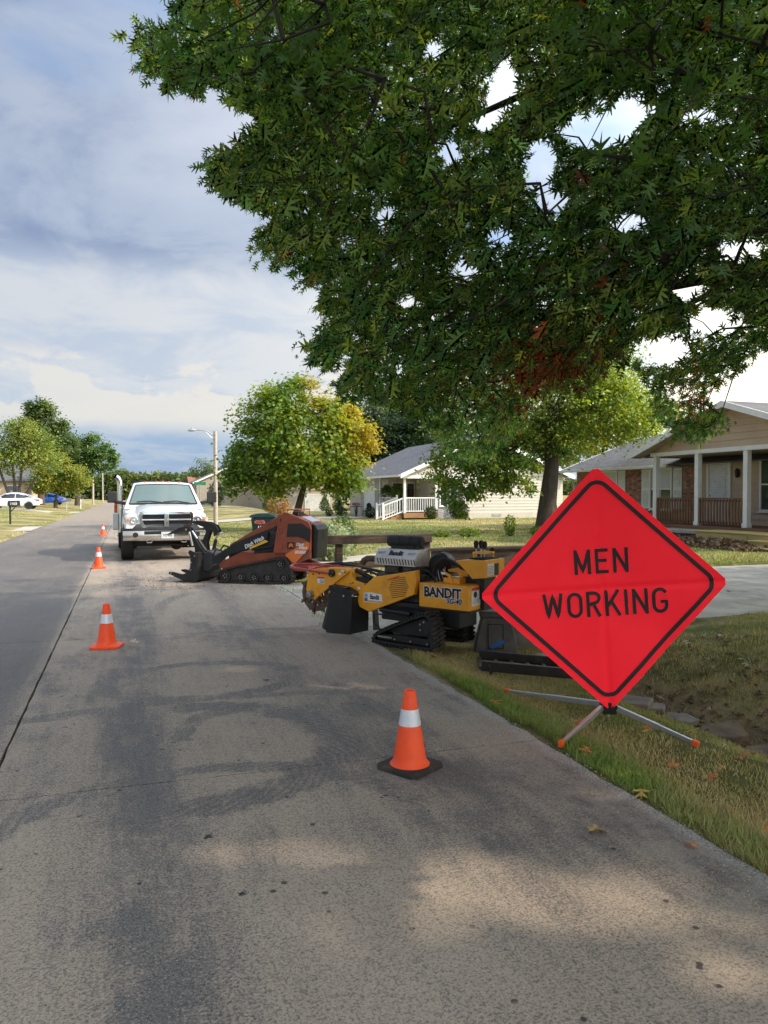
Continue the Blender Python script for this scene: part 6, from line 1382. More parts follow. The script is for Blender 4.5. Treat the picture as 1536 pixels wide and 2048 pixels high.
# gaps in the foliage towards the sun, over the few spots of road where light comes through
S = np.array(sun_vec); lit = [((.38, 3.42), .33, .13), ((.95, 2.74), .42, .12), ((1.78, 2.66), .42, .20), ((2.05, 2.14), .32, .12), ((1.30, 3.02), .16, .08), ((2.40, 3.45), .2, .1), ((.05, 5.4), .10, .05), ((1.9, 5.9), .08, .06), ((-1.6, 7.5), .15, .12), ((2.9, 3.6), .12, .1), ((3.6, 2.9), .15, .1), ((1.0, 1.9), .10, .06), ((.2, 2.3), .07, .05), ((-2.4, 9.8), .2, .2), ((6.9, 5.9), .2, .2), ((7.9, 6.8), .15, .15)]
def shade_keep(p, r_):
    s_ = p[:, 2] / S[2]; gx_ = p[:, 0] - S[0] * s_; gy_ = p[:, 1] - S[1] * s_; keep = np.ones(len(p), bool)
    for (cx, cy), ax_, ay_ in lit: keep &= ((gx_ - cx) / (ax_ + r_)) ** 2 + ((gy_ - cy) / (ay_ + r_)) ** 2 > 1
    return keep
def tints(base, alt, fr=.3, var=.3):
    base, alt = np.array(base), np.array(alt)
    def f(loc):
        k = len(loc); cl = fbm(loc[:, 0] * 1.0 + loc[:, 1] * .7, loc[:, 2] * 1.0 + loc[:, 1], .9, 77); a = np.clip((cl - (1 - fr)) * 5 + .5 + RNG.normal(0, .3, k), 0, 1)[:, None]
        return np.clip((base * (1 - a) + alt * a) * RNG.uniform(1 - var, 1 + var, (k, 1)) * (1 + RNG.normal(0, .06, (k, 3))), .004, .9)
    return f
def maple_tint(loc):
    k = len(loc); g_ = tints((.085, .155, .025), (.18, .235, .03), .5)(loc)
    w_ = np.clip((loc[:, 0] - .6) * .55 + (loc[:, 2] - 4.9) * .45 - .15 + RNG.normal(0, .42, k) + (fbm(loc[:, 0], loc[:, 2], 1.1, 5) - .5) * 2.8, 0, 1) * (loc[:, 2] > 2.8) * (loc[:, 0] > -.1)
    o_ = np.array([.58, .32, .03]) * RNG.uniform(.6, 1.25, (k, 1)); return np.clip(g_ * (1 - w_[:, None] * .36) + o_ * w_[:, None] * .36, .004, .9)
tree('maple_tree', 'round maple with an orange upper right side standing before the beige house', 7.85, 35.4, 1.7, .22,
     [(.3, 0, 4.3, 2.4, 2.3, 2.1), (-.35, 0, 6.3, 1.25, 1.3, 1.2), (-1.5, .2, 5.0, 1.5, 1.5, 1.5), (-2.3, .3, 3.1, 1.45, 1.4, 1.1), (-1.2, -.5, 2.5, 1.3, 1.3, .9), (2.3, 0, 4.1, 1.35, 1.4, 1.4), (1.6, -.2, 5.4, 1.2, 1.2, 1.0), (2.1, -.2, 2.7, 1.3, 1.3, 1.0), (.2, -1.0, 3.2, 1.6, 1.3, 1.0), (-3.2, .2, 2.3, .8, .8, .6)],
     34000, .165, maple_tint, 'maple', stems=[[(-.15, 0, -.2), (-.05, 0, .8), (.12, 0, 1.5), (.30, 0, 2.1)]], clump=.26)
tree('silver_maple_tree', 'tall leafy tree with a thick fluted trunk behind the red sign', 16.0, 26.3, 2.9, .42,
     [(0, 0, 5.9, 3.2, 2.6, 2.2), (-2.9, -.3, 4.3, 1.7, 1.8, 1.5), (-3.6, -.5, 2.5, 1.15, 1.2, 1.2), (-2.3, -.6, 2.3, .9, 1.0, .9), (2.9, 0, 5.2, 1.7, 1.8, 1.7), (-1.0, -.4, 3.4, 1.5, 1.3, .9), (1.5, .3, 7.4, 2.0, 1.8, 1.4), (-1.2, -1.2, 2.4, .6, .6, .8), (-3.3, -.4, 1.25, .55, .6, .6)],
     46000, .150, tints((.09, .155, .028), (.20, .25, .04), .45), 'simple', stems=[[(0, 0, -.2), (.0, 0, 1.2), (.15, 0, 2.6), (.1, 0, 4.2)]], clump=.24)
tree('sunlit_tree', 'bright yellow-green tree showing above the brick house roof', 31.5, 44.5, 4, .4,
     [(0, 0, 7.2, 3.4, 3, 2.8), (-3.0, 0, 5.4, 2.4, 2.4, 2.2), (2.8, 0, 6.2, 2.4, 2.4, 2.2), (-.6, 0, 9.6, 2.2, 2, 1.6), (-4.6, 0, 7.6, 2.0, 2, 1.8), (-6.8, 0, 5.6, 2.0, 2, 2.0)], 22000, .24, tints((.14, .20, .03), (.30, .32, .05), .5), clump=.26)
tree('dark_evergreen_tree', 'tall dark evergreen directly behind the white house roof', 30.0, 78, 4, .4, [(0, 0, 5.5, 4.2, 3, 4.2), (0, 0, 9.5, 3.0, 2.5, 2.5), (3.4, 0, 7, 3, 3, 3.6)], 19000, .36, tints((.022, .042, .018), (.040, .065, .025), .4), clump=.22, dens=1.6)
tree('grey_green_tree', 'grey-green rounded tree top behind the orange side of the maple', 24.6, 82, 4, .4, [(0, 0, 8.6, 3.6, 3, 3.4), (2.4, 0, 10.2, 2.6, 2.2, 2.3), (-2.6, 0, 6.4, 2.2, 2.2, 2.6), (0, -1, 4.6, 2.6, 2, 2.6)], 19000, .34, tints((.055, .085, .045), (.085, .12, .06), .4), clump=.24, dens=1.5)
tree('dark_spruce_tree', 'dark tree between the maple and the white house', 22.0, 72, 3, .35, [(0, 0, 3.6, 2.4, 2.2, 3.2), (3.2, 0, 5.6, 2.6, 2.4, 3.8), (5.8, 0, 6.2, 2.6, 2.4, 4.0)], 17000, .34, tints((.020, .040, .018), (.036, .060, .024), .35), clump=.22, dens=1.6)
tree('multi_stem_tree', 'airy light green multi-stemmed tree behind the white sedan', -10.4, 82.5, 3.4, .34,
     [(-1.6, 0, 6.6, 2.3, 2.2, 1.8), (1.4, 0, 6.4, 2.2, 2.0, 1.7), (-3.2, 0, 4.7, 1.7, 1.7, 1.5), (3.2, 0, 4.5, 1.5, 1.5, 1.1), (0, 0, 4.6, 1.8, 1.6, 1.1), (.2, 0, 8.0, 1.3, 1.2, .9)], 11000, .24, tints((.12, .17, .035), (.20, .23, .05), .45),
     stems=[[(0, 0, -.2), (-.9, 0, 2.0), (-1.9, 0, 4.8)], [(.1, 0, -.2), (-.1, .1, 2.4), (-.3, 0, 5.2)], [(.15, 0, -.2), (.5, 0, 2.2), (.8, .1, 5.4)], [(.2, 0, -.2), (1.4, 0, 1.8), (2.8, 0, 4.0)]], clump=.30, dens=.8)
tree('tall_pine_tree', 'tallest dark tree with a thick straight trunk on the left side', -9.9, 101, 6, .42, [(0, 0, 10.4, 1.9, 1.8, 2.4), (-1.0, 0, 9.0, 2.0, 1.8, 1.6), (1.4, 0, 8.8, 2.2, 1.8, 1.8), (.2, 0, 6.6, 2.6, 2, 1.2), (-.5, 0, 12.0, 1.1, 1, 1.0), (3.0, 0, 7.2, 1.8, 1.6, 1.2)], 17000, .33, tints((.05, .085, .025), (.10, .135, .035), .4), stems=[[(0, 0, -.2), (0, 0, 3), (.05, 0, 6), (0, 0, 10)]], clump=.24, dens=1.2)
tree('leaning_tree', 'dark green tree reaching over the far road from the left', -6.6, 117, 4, .35, [(0, 0, 7.6, 2.6, 2.4, 2.2), (2.4, 0, 8.2, 2.2, 2, 1.9), (-2.0, 0, 8.8, 2.0, 2, 1.8), (3.8, 0, 6.6, 1.9, 1.6, 1.5), (.6, 0, 5.2, 2.0, 1.8, 1.5), (5.0, 0, 7.4, 1.1, 1, .8)], 17000, .33, tints((.055, .11, .03), (.10, .16, .04), .4), clump=.23, dens=1.2)
tree('yellowing_tree', 'small yellow-green tree below the tall dark one on the left', -7.5, 92, 1.6, .2, [(0, 0, 3.6, 2.1, 1.8, 2.0), (.4, 0, 5.2, 1.3, 1.2, 1.0), (2.0, 0, 3.2, 1.6, 1.4, 1.7), (-1.4, 0, 3.0, 1.3, 1.3, 1.5)], 13000, .25, tints((.12, .17, .03), (.22, .225, .04), .45), clump=.25)
tree('far_tree', 'small pale tree top above the tan house on the rise', 11.6, 124, 3, .3, [(0, 0, 5.0, 1.7, 1.5, 1.6), (1.9, 0, 4.4, 1.3, 1.2, 1.2)], 2500, .26, tints((.07, .11, .04), (.11, .15, .05), .4))
# far woods beyond the crest and on both horizons: one mass
k = 70000; xx = RNG.uniform(-190, 230, k); yy = 236 + RNG.uniform(0, 14, k) + .0006 * xx ** 2
ht = 4.5 + 6.0 * fbm(xx, xx * 0 + 3, .055, 8) + 2.0 * vnoise(xx, xx * 0, .22, 4); zz_ = RNG.uniform(0, 1, k) ** .8 * ht
pos = np.stack([xx, yy, zz_ + gz(xx, yy) * 0], 1); rt, sc_ = leaf_batch(pos, 1.35)
o = stuff_mesh('far_woods', SIMPLE_V, SIMPLE_F, pos, rt, sc_, tints((.075, .115, .04), (.17, .20, .06), .42)(np.stack([xx * .25, yy, zz_ * .3], 1)), LEAF); tag(o, 'belt of far trees closing the road at the crest', 'woods', kind='stuff')

# unseen trees added to the right, behind the viewer, to shade the near road
yt = tints((.05, .10, .028), (.09, .15, .04), .4)
for lb, x, y, sc_, n_ in (('tall unseen shade tree added right of the viewer beside the oak', 15.0, -6.5, 1.0, 15000), ('tall unseen shade tree added farthest right behind the viewer', 21.0, -1.5, 1.12, 17000), ('tall unseen shade tree added nearest the road behind the viewer', 17.5, -13.5, 1.05, 13000)):
    tree('added_shade_tree', lb, x, y, 4 * sc_, .4, [(0, 0, 9.5 * sc_, 4.4 * sc_, 4.4 * sc_, 3.6 * sc_), (-3.2, 0, 7.0 * sc_, 2.8, 2.8, 2.4), (3.2, 1, 7.2 * sc_, 2.8, 2.8, 2.4), (0, 3.4, 7.4 * sc_, 2.8, 2.8, 2.4), (0, -3.4, 7.0 * sc_, 2.8, 2.8, 2.4), (0, 0, 12.4 * sc_, 2.6, 2.6, 1.8), (0, 0, 5.2 * sc_, 3.0, 3.0, 1.6)], n_, .50, yt, clump=.30, dens=2.2, group='unseen added shade trees right of the viewer', flt=lambda p: shade_keep(p, .26))
# ---------------------------------------------------------------- shrubs
def shrub(name, label, x, y, rx, rz, n, leaf, tf, cat='shrub', conical=False, z_up=0.0, template='simple', group=None):
    z0 = float(gz(x, y)); t = thing(name, label, cat, (x, y, z0), 0, group)
    u = rand_dirs(n) * (RNG.uniform(.3, 1, (n, 1)) ** .5); pos = u * np.array([rx, rx, rz]) + np.array([0, 0, rz * .95 + z_up])
    if conical: f_ = 1 - .85 * np.clip(pos[:, 2] / (2 * rz), 0, 1); pos[:, 0] *= f_ * 1.3; pos[:, 1] *= f_ * 1.3
    else: pos += RNG.normal(0, rx * .08, pos.shape)
    pos = pos[pos[:, 2] > .02]; rt, sc_ = leaf_batch(pos, leaf, .1, .5, np.array([0, 0, rz * .7])); V_, F_ = (SIMPLE_V, SIMPLE_F) if template == 'simple' else (MAPLE_V, MAPLE_F)
    mb = MB()
    for _ in range(6): e_ = rand_dirs(1)[0] * np.array([rx, rx, rz]) * .6 + np.array([0, 0, rz * 1.1 + z_up]); mb.tube([(0, 0, -.05), tuple(e_ * .5 + RNG.normal(0, .03, 3)), tuple(e_)], [.018, .012, .004], 5)
    mb.build('stems', BARKD, t); stuff_mesh('foliage', V_, F_, pos, rt, sc_, tf(np.stack([pos[:, 0], pos[:, 1], pos[:, 2]], 1)), LEAF, t); return t
vt = tints((.09, .15, .06), (.34, .40, .30), .55)
shrub('variegated_shrub', 'pale green and white leaved shrub behind the skid steer and the rail', 5.15, 19.3, .58, .52, 2600, .085, vt, template='maple'); shrub('variegated_shrub', 'loose arching green shrub right of the pale shrub', 5.75, 20.3, .42, .62, 1100, .08, tints((.07, .13, .04), (.16, .22, .09), .4), template='maple')
dk = tints((.018, .034, .014), (.035, .055, .02), .4)
shrub('round_bush', 'largest dark round bush at the stone wall of the white house', 19.3, 42.0, .62, .62, 2200, .09, dk); shrub('round_bush', 'small dark bush at the porch corner of the white house', 17.6, 42.3, .42, .42, 1100, .09, tints((.03, .06, .015), (.06, .09, .02), .4)); shrub('round_bush', 'low dark bush beside the bottom of the porch stair', 15.3, 47.2, .42, .40, 900, .09, dk)
shrub('potted_bush', 'small dark bush left of the patio table', 14.6, 51.2, .30, .34, 600, .08, dk); shrub('potted_bush', 'leftmost small dark bush by the white garage', 13.9, 52.6, .28, .30, 600, .08, dk); shrub('cone_shrub', 'narrow dark cone shrub by the white garage door', 14.9, 53.4, .34, .62, 900, .09, dk, conical=True)
for lb, x, y in (('bright green cone shrub nearest the propane tank', 19.0, 68.5), ('bright green cone shrub left of the propane tank, nearer the beige house', 18.2, 70.5), ('green cone shrub at the left corner of the beige house', 11.9, 66.0), ('shorter green cone shrub left of the beige house, nearer the lamp', 11.2, 61.0)): shrub('cone_shrub', lb, x, y, .60, .85, 1200, .13, tints((.05, .10, .02), (.09, .15, .03), .4), conical=True)
shrub('ornamental_grass', 'tawny ornamental bush at the foot of the maple', 10.7, 55.0, .9, .8, 1200, .16, tints((.30, .22, .10), (.42, .20, .08), .4)); shrub('dark_arborvitae', 'tall black-green shrub against the tan house on the rise', 9.6, 86, .9, 1.5, 1500, .2, dk); shrub('round_bush', 'dark rounded bush at the left end of the tan house on the rise', 7.3, 97, 1.3, 1.0, 1200, .22, dk)
shrub('porch_shrub', 'small green shrub below the brick house window', 19.2, 24.4, .40, .45, 900, .08, dk)
for lb, x, y, r_, hz in (('upright leafy sapling in the lawn before the white house', 13.6, 25.0, .22, .42), ('low spreading weeds left of the lawn sapling', 12.2, 25.6, .42, .17), ('low leafy shoots right of the lawn sapling', 15.0, 25.2, .40, .16), ('pale low weeds at the far left of the lawn shoots', 11.2, 25.9, .35, .10)): shrub('lawn_sapling', lb, x, y, r_, hz, 420, .085, tints((.09, .17, .03), (.18, .26, .05), .5), cat='plant', template='maple')
# hanging ferns and patio set
for lb, x, y in (('larger hanging fern at the porch of the white house', 16.55, 45.4), ('smaller hanging fern nearer the garage of the white house', 16.45, 47.2)):
    t = thing('hanging_fern', lb, 'plant', (x, y, 1.75)); MB().lathe([(.10, 0), (.17, .2)], 12).build('basket', DPLAS, t); MB().tube([(0, 0, .2), (0, 0, .95)], .01, 4).build('hanger', DPLAS, t)
    k = 900; u = rand_dirs(k); u[:, 2] = np.abs(u[:, 2]); r_ = RNG.uniform(.2, 1, k)[:, None]; pos = u * np.array([.55, .55, .32]) * r_ + np.array([0, 0, .25]); pos[:, 2] -= .75 * (r_[:, 0] ** 2) * (1 - u[:, 2]) 
    rt, sc_ = leaf_batch(pos, .13, 1.0); stuff_mesh('fronds', SIMPLE_V, SIMPLE_F, pos, rt, sc_, tints((.05, .10, .02), (.10, .17, .03), .5)(pos), LEAF, t)
t = thing('patio_table', 'small dark patio table with a flower bowl by the white garage', 'table', (15.2, 50.1, float(gz(15.2, 50.1)))); MB().lathe([(.42, .70), (.44, .72), (.42, .74)], 18).build('table_top', BLACK, t); MB().lathe([(.20, 0), (.05, .1), (.05, .7)], 10).build('pedestal', BLACK, t)
shrub('flower_bowl', 'red flowers in a bowl on the patio table', 15.2, 50.1, .30, .13, 300, .07, tints((.05, .08, .02), (.28, .04, .04), .5), cat='flowers', z_up=.74)
t = thing('patio_chair', 'dark metal patio chair right of the patio table', 'chair', (15.6, 48.9, float(gz(15.6, 48.9))), R(200)); MB().bb(-.22, .22, -.22, .22, .40, .44).build('seat', BLACK, t); MB().prism([(-.22, .44), (.22, .44), (.18, .92), (0, 1.0), (-.18, .92)], .20, .23, 'y').build('backrest', BLACK, t)
for sx_ in (-.2, .2):
    for sy_ in (-.2, .2): MB().bb(sx_ - .015, sx_ + .015, sy_ - .015, sy_ + .015, 0, .40).build('leg', BLACK, t)
# leaf litter bed before the porch
k = 5200; x = RNG.normal(16.0, .5, k); y = RNG.uniform(15.6, 21.4, k); h_ = np.clip(.17 * (1 - ((x - 16.55) / 1.0) ** 2), 0, 1) * sm(y, 15.2, 17.5); keep = h_ > .0; x, y, h_ = x[keep], y[keep], h_[keep]; k = len(x)
mb = MB(); nX, nY = 10, 16
for j in range(nY + 1):
    for i in range(nX + 1):
        a, c_ = 15.55 + 1.9 * i / nX, 15.3 + 6.1 * j / nY; mb.v.append((a, c_, .05 + float(np.clip(.16 * (1 - ((a - 16.55) / 1.0) ** 2), 0, 1) * sm(c_, 15.2, 17.5)) + random.uniform(-.02, .02)))
mb.f = [(j * (nX + 1) + i, j * (nX + 1) + i + 1, (j + 1) * (nX + 1) + i + 1, (j + 1) * (nX + 1) + i) for j in range(nY) for i in range(nX)]
structure(mb.build('planting_bed', mat('bed_soil', (.05, .035, .028), .95, var=.4, scale=8, world=True, bump=.8, bscale=20), smooth=True), 'bare soil bed in front of the porch')
pos = np.stack([x, y, .07 + h_ + RNG.uniform(0, .04, k)], 1); cl = np.where(RNG.uniform(size=(k, 1)) < .3, np.array([[.55, .40, .27]]), np.array([[.19, .115, .08]])) * RNG.uniform(.5, 1.4, (k, 1))
o = stuff_mesh('leaf_litter', OAK_V, OAK_F, pos, rots(rand_dirs(k), rand_dirs(k) * .5 + np.array([0, 0, 1.])), RNG.uniform(.08, .15, k), np.clip(cl, 0, .8), DRYLEAF); tag(o, 'brown fallen leaves heaped in the bed before the porch', 'leaves', kind='stuff')
# dead leaves and twigs down the ditch
k = 800; y = RNG.uniform(2.5, 7.3, k); x = 5.0 + RNG.normal(0, .55, k) + .35; pos = np.stack([x, y, gz(x, y) + .02], 1)
cl = np.where(RNG.uniform(size=(k, 1)) < .12, np.array([[.50, .38, .26]]), np.array([[.22, .12, .07]])) * RNG.uniform(.4, 1.4, (k, 1))
o = stuff_mesh('ditch_litter', OAK_V, OAK_F, pos, rots(rand_dirs(k) * np.array([1, 1, .4]), rand_dirs(k) * .6 + np.array([0, 0, 1.])), RNG.uniform(.05, .12, k), np.clip(cl, 0, .8), DRYLEAF); tag(o, 'dead brown leaves drifted along the ditch bed', 'leaves', kind='stuff')
# single fallen oak leaves: orange in the verge, pale up the slope, a few on the road
fl = [(3.02, 3.62, 1), (3.62, 3.18, 1), (3.30, 3.05, 1), (2.72, 4.0, 1), (3.95, 3.9, 1), (2.84, 2.75, 1), (3.45, 2.62, 1), (2.62, 2.35, 1), (2.9, 6.6, 1), (2.78, 6.75, 1), (3.25, 3.45, 1), (3.72, 3.55, 2), (4.1, 3.3, 1), (2.95, 3.0, 2), (3.1, 4.6, 1), (2.65, 5.1, 1), (2.6, 3.3, 2)]
for i in range(46): fl.append((random.uniform(5.6, 8.8), random.uniform(4.4, 7.7), 3))
for i in range(16): fl.append((random.uniform(3.3, 4.4), random.uniform(2.4, 6.5), random.choice((1, 2))))
road_l = [(.42, 8.08, 4), (.02, 8.55, 3), (2.05, 3.0, 2), (2.42, 2.7, 1), (1.1, 6.4, 5)]
for i in range(14): road_l.append((random.uniform(6, 17), random.uniform(DW0 + .3, DW1), random.choice((5, 5, 1))))
OL = {}
for kk, c_ in {1: (.46, .17, .045), 2: (.40, .28, .07), 3: (.42, .34, .25), 4: (.20, .26, .12), 5: (.07, .045, .03)}.items():
    me = bpy.data.meshes.new('fallen_leaf'); me.from_pydata([(x, y, z + .25 * x * x + .1 * math.sin(y * 5)) for x, y, z in OAK_V], [], OAK_F); me.materials.append(mat('fallen_leaf_%s' % {1: 'orange', 2: 'yellow', 3: 'pale', 4: 'green', 5: 'dark'}[kk], c_, .7, var=.35, scale=6)); OL[kk] = me
LAB = {1: ('orange lobed oak leaf fallen in the verge grass', 'orange leaves in the verge'), 2: ('yellowish lobed oak leaf fallen in the verge grass', 'yellowish leaves in the verge'), 3: ('pale dry oak leaf lying on the grass slope under the driveway', 'pale leaves on the slope')}
for i, (x, y, kk) in enumerate(fl + road_l):
    onr = i >= len(fl); z = .010 if onr else float(gz(x, y)) + .045
    o = place('fallen_leaf', OL[kk], None, None, loc=(x, y, z), rot=(random.uniform(-.4, .4), random.uniform(-.4, .4), random.uniform(0, 6.28))); s_ = random.uniform(.085, .13) * (1.15 if kk == 4 else 1); o.scale = (s_, s_, s_)
    if onr and x > 5.9: tag(o, 'dry curled leaf lying on the right part of the concrete driveway', 'leaf', 'leaves on the driveway')
    elif onr: tag(o, {4: 'green lobed leaf on the road inside the upper curved scuff', 3: 'pale leaf on the road between the second cone and the scuff', 2: 'small yellow leaf on the road near the lower right verge', 1: 'small brown leaf on the bare concrete close to the viewer', 5: 'dark leaf scrap on the road beyond the nearest cone'}[kk], 'leaf', 'single leaves on the road')
    else: tag(o, LAB[kk][0], 'leaf', LAB[kk][1])

# ================================================================ the big pin oak overhead
TX, TY = 9.6, 2.6
SIL = [(275, 60), (300, 130), (345, 165), (400, 178), (440, 130), (470, 160), (480, 200), (510, 205), (540, 240), (500, 285), (470, 315), (415, 315), (440, 370), (500, 400), (540, 405), (560, 430), (520, 485), (545, 520), (620, 505), (610, 560), (665, 545), (640, 605), (700, 600), (660, 660), (615, 705), (660, 730), (720, 660), (700, 730), (680, 780), (735, 785), (800, 800), (880, 840), (900, 920), (990, 900), (1040, 850), (1060, 800), (1130, 760), (1180, 770), (1240, 700), (1290, 740), (1330, 790), (1300, 815), (1390, 880), (1460, 840), (1400, 790), (1460, 740), (1540, 690), (2600, 690), (2600, -900), (340, -900), (355, -40), (375, 20), (400, 70), (330, 60)]
GAPS = [((1015, 150), 24, 34), ((998, 205), 20, 26), ((975, 240), 26, 16), ((1040, 190), 14, 18), ((1205, 255), 70, 36), ((1085, 330), 26, 60), ((1270, 215), 44, 18), ((1110, 395), 30, 22), ((1005, 470), 26, 20), ((935, 535), 22, 20), ((1385, 570), 34, 26), ((1410, 230), 36, 16), ((1430, 640), 50, 22), ((1320, 700), 50, 26), ((1265, 440), 36, 16), ((1495, 495), 40, 18), ((870, 95), 14, 22), ((780, 430), 16, 22), ((820, 600), 18, 14), ((905, 300), 18, 24), ((700, 480), 16, 12), ((770, 215), 14, 18)]
def in_poly(px, py, P):
    ins = np.zeros(len(px), bool); n = len(P)
    for i in range(n):
        x0, y0 = P[i]; x1, y1 = P[(i + 1) % n]
        c_ = ((y0 > py) != (y1 > py)) & (px < (x1 - x0) * (py - y0) / (y1 - y0 + 1e-12) + x0); ins ^= c_
    return ins
def project(p):
    q = p - np.array([0, 0, CAM_H]); x = q @ CR_; f = q @ CF_; u = q[:, 2]; z = f * math.cos(PITCH) + u * math.sin(PITCH); v = -f * math.sin(PITCH) + u * math.cos(PITCH)
    z = np.where(z < .3, np.nan, z); return 768 + 1500 * x / z, 1024 - 1500 * v / z, z
# crown: a broad dome on a skirt of drooping boughs; sample the whole volume, then thin it to the tree's ragged outline
def crown_points(n):
    out = []
    while sum(map(len, out)) < n:
        k = n * 3; r_ = 10.8 * np.sqrt(RNG.uniform(.01, 1, k)); a = RNG.uniform(0, 2 * np.pi, k); x = TX + r_ * np.cos(a); y = TY + r_ * np.sin(a)
        top_ = 10.5 - 5.2 * (r_ / 10.8) ** 2; bot_ = 3.9 - 2.1 * (r_ / 10.8) ** 1.2; z = bot_ + (top_ - bot_) * RNG.uniform(0, 1, k) ** 1.25
        out.append(np.stack([x, y, z], 1))
    return np.concatenate(out)[:n]
cand = crown_points(40000); u, v, dep = project(cand)
inview = np.isfinite(u) & (u > -120) & (u < 1660) & (v > -160) & (v < 1500)
ok = ~inview | (in_poly(np.nan_to_num(u), np.nan_to_num(v), SIL))
gapm = np.zeros(len(cand), bool)
for (gx_, gy_), rx_, ry_ in GAPS: gapm |= inview & ((((u - gx_) / (rx_ + 14)) ** 2 + ((v - gy_) / (ry_ + 14)) ** 2) < 1)
ok &= ~gapm & ~(np.isfinite(dep) & (dep < 3.3) & inview & (u > -60) & (u < 1600) & (v > -60))
ok &= np.linalg.norm(cand - np.array([0, 0, CAM_H]), axis=1) > 4.2
cand, inview, u, v, dep = cand[ok], inview[ok], u[ok], v[ok], dep[ok]
vis = np.where(inview)[0]; hid = np.where(~inview)[0]
cell = {}; pick = []
for i in vis[np.argsort(dep[vis] + RNG.uniform(0, 5.5, len(vis)))]:                     # even cover of the bough skirt
    key = (int(u[i] // 64), int(v[i] // 64)); cell[key] = cell.get(key, 0) + 1
    if cell[key] <= 5: pick.append(i)
vis = np.array(pick); hid = hid[:650]
clus = np.concatenate([cand[vis], cand[hid]]); isv = np.concatenate([np.ones(len(vis), bool), np.zeros(len(hid), bool)])
# extra sprays that make the ragged left outline (bough tips in space)
tips = [(300, 95, 6.0), (335, 125, 6.0), (375, 140, 6.1), (405, 120, 6.2), (440, 60, 6.2), (410, 30, 6.2), (385, 5, 6.2), (470, 100, 6.3), (500, 150, 6.5), (495, 185, 6.5), (450, 150, 6.2), (540, 200, 6.6), (445, 340, 7.0), (470, 350, 7.0), (505, 360, 7.1), (530, 385, 7.1), (500, 290, 7.1), (540, 300, 7.2), (520, 330, 7.2), (560, 400, 7.2), (600, 375, 7.3), (545, 488, 7.7), (570, 475, 7.7), (600, 470, 7.8), (625, 490, 7.8), (615, 545, 7.9), (640, 530, 8.0), (650, 620, 8.4), (670, 640, 8.4), (635, 690, 8.5), (660, 690, 8.5), (690, 700, 8.6), (700, 640, 8.5), (730, 720, 8.7), (700, 770, 8.9), (740, 760, 8.9), (800, 775, 9.0), (850, 800, 9.1), (1390, 845, 9.6), (1420, 850, 9.6), (1440, 830, 9.5), (1380, 800, 9.6), (1370, 860, 9.7), (1320, 770, 9.5), (1290, 720, 9.5), (1420, 720, 9.0), (1480, 690, 8.8), (1350, 650, 9.0)]
P_ = []
for a, c_, zc in tips: P_.append(CR_ * (a - 768) / 1500 * zc + CF_ * zc + np.array([0, 0, CAM_H + (990 - c_) / 1500 * zc]))
clus = np.concatenate([np.array(P_), clus]); isv = np.concatenate([np.ones(len(P_), bool), isv]); nt_ = len(P_)
oak = thing('pin_oak_tree', 'big dark green pin oak whose boughs hang over the upper right of the view', 'tree', (TX, TY, float(gz(TX, TY)))); OI = Matrix.Translation(oak.location).inverted()
# wood: trunk, limbs and boughs towards clusters
mb = MB(); mb.tube([(TX, TY, -.2), (TX, TY, .3), (TX + .05, TY, 3), (TX, TY + .05, 7), (TX, TY, 9.6)], [.62, .46, .40, .26, .08], 14)
nodes = []; NL = 30
for i in range(NL):
    a = i * 2.399; z0 = 3.0 + 5.4 * (i / NL); r_ = 9.6 * (1 - .55 * (i / NL)) * RNG.uniform(.8, 1.02); d = np.array([math.cos(a), math.sin(a), 0]); z1 = z0 + (.9 if i < 12 else 1.6) - r_ * .10
    pts_ = []
    for j in range(9):
        q = j / 8; pts_.append(np.array([TX, TY, 0]) + d * r_ * q + np.array([0, 0, z0 + (z1 - z0) * q + .9 * math.sin(q * 2.6) - .7 * q * q]) + RNG.normal(0, .045 * q, 3))
    mb.tube([tuple(p) for p in pts_], [.11 * (1 - q / 8) ** .9 + .014 for q in range(9)], 7); nodes += pts_[2:]
nodes = list(nodes); leafpos, leafax, leafn, leafv, leafc = [], [], [], [], []
order = np.argsort(np.hypot(clus[:, 0] - TX, clus[:, 1] - TY)); NB = np.zeros((len(nodes) + len(clus), 3)); NB[:len(nodes)] = nodes; nn_ = len(nodes)
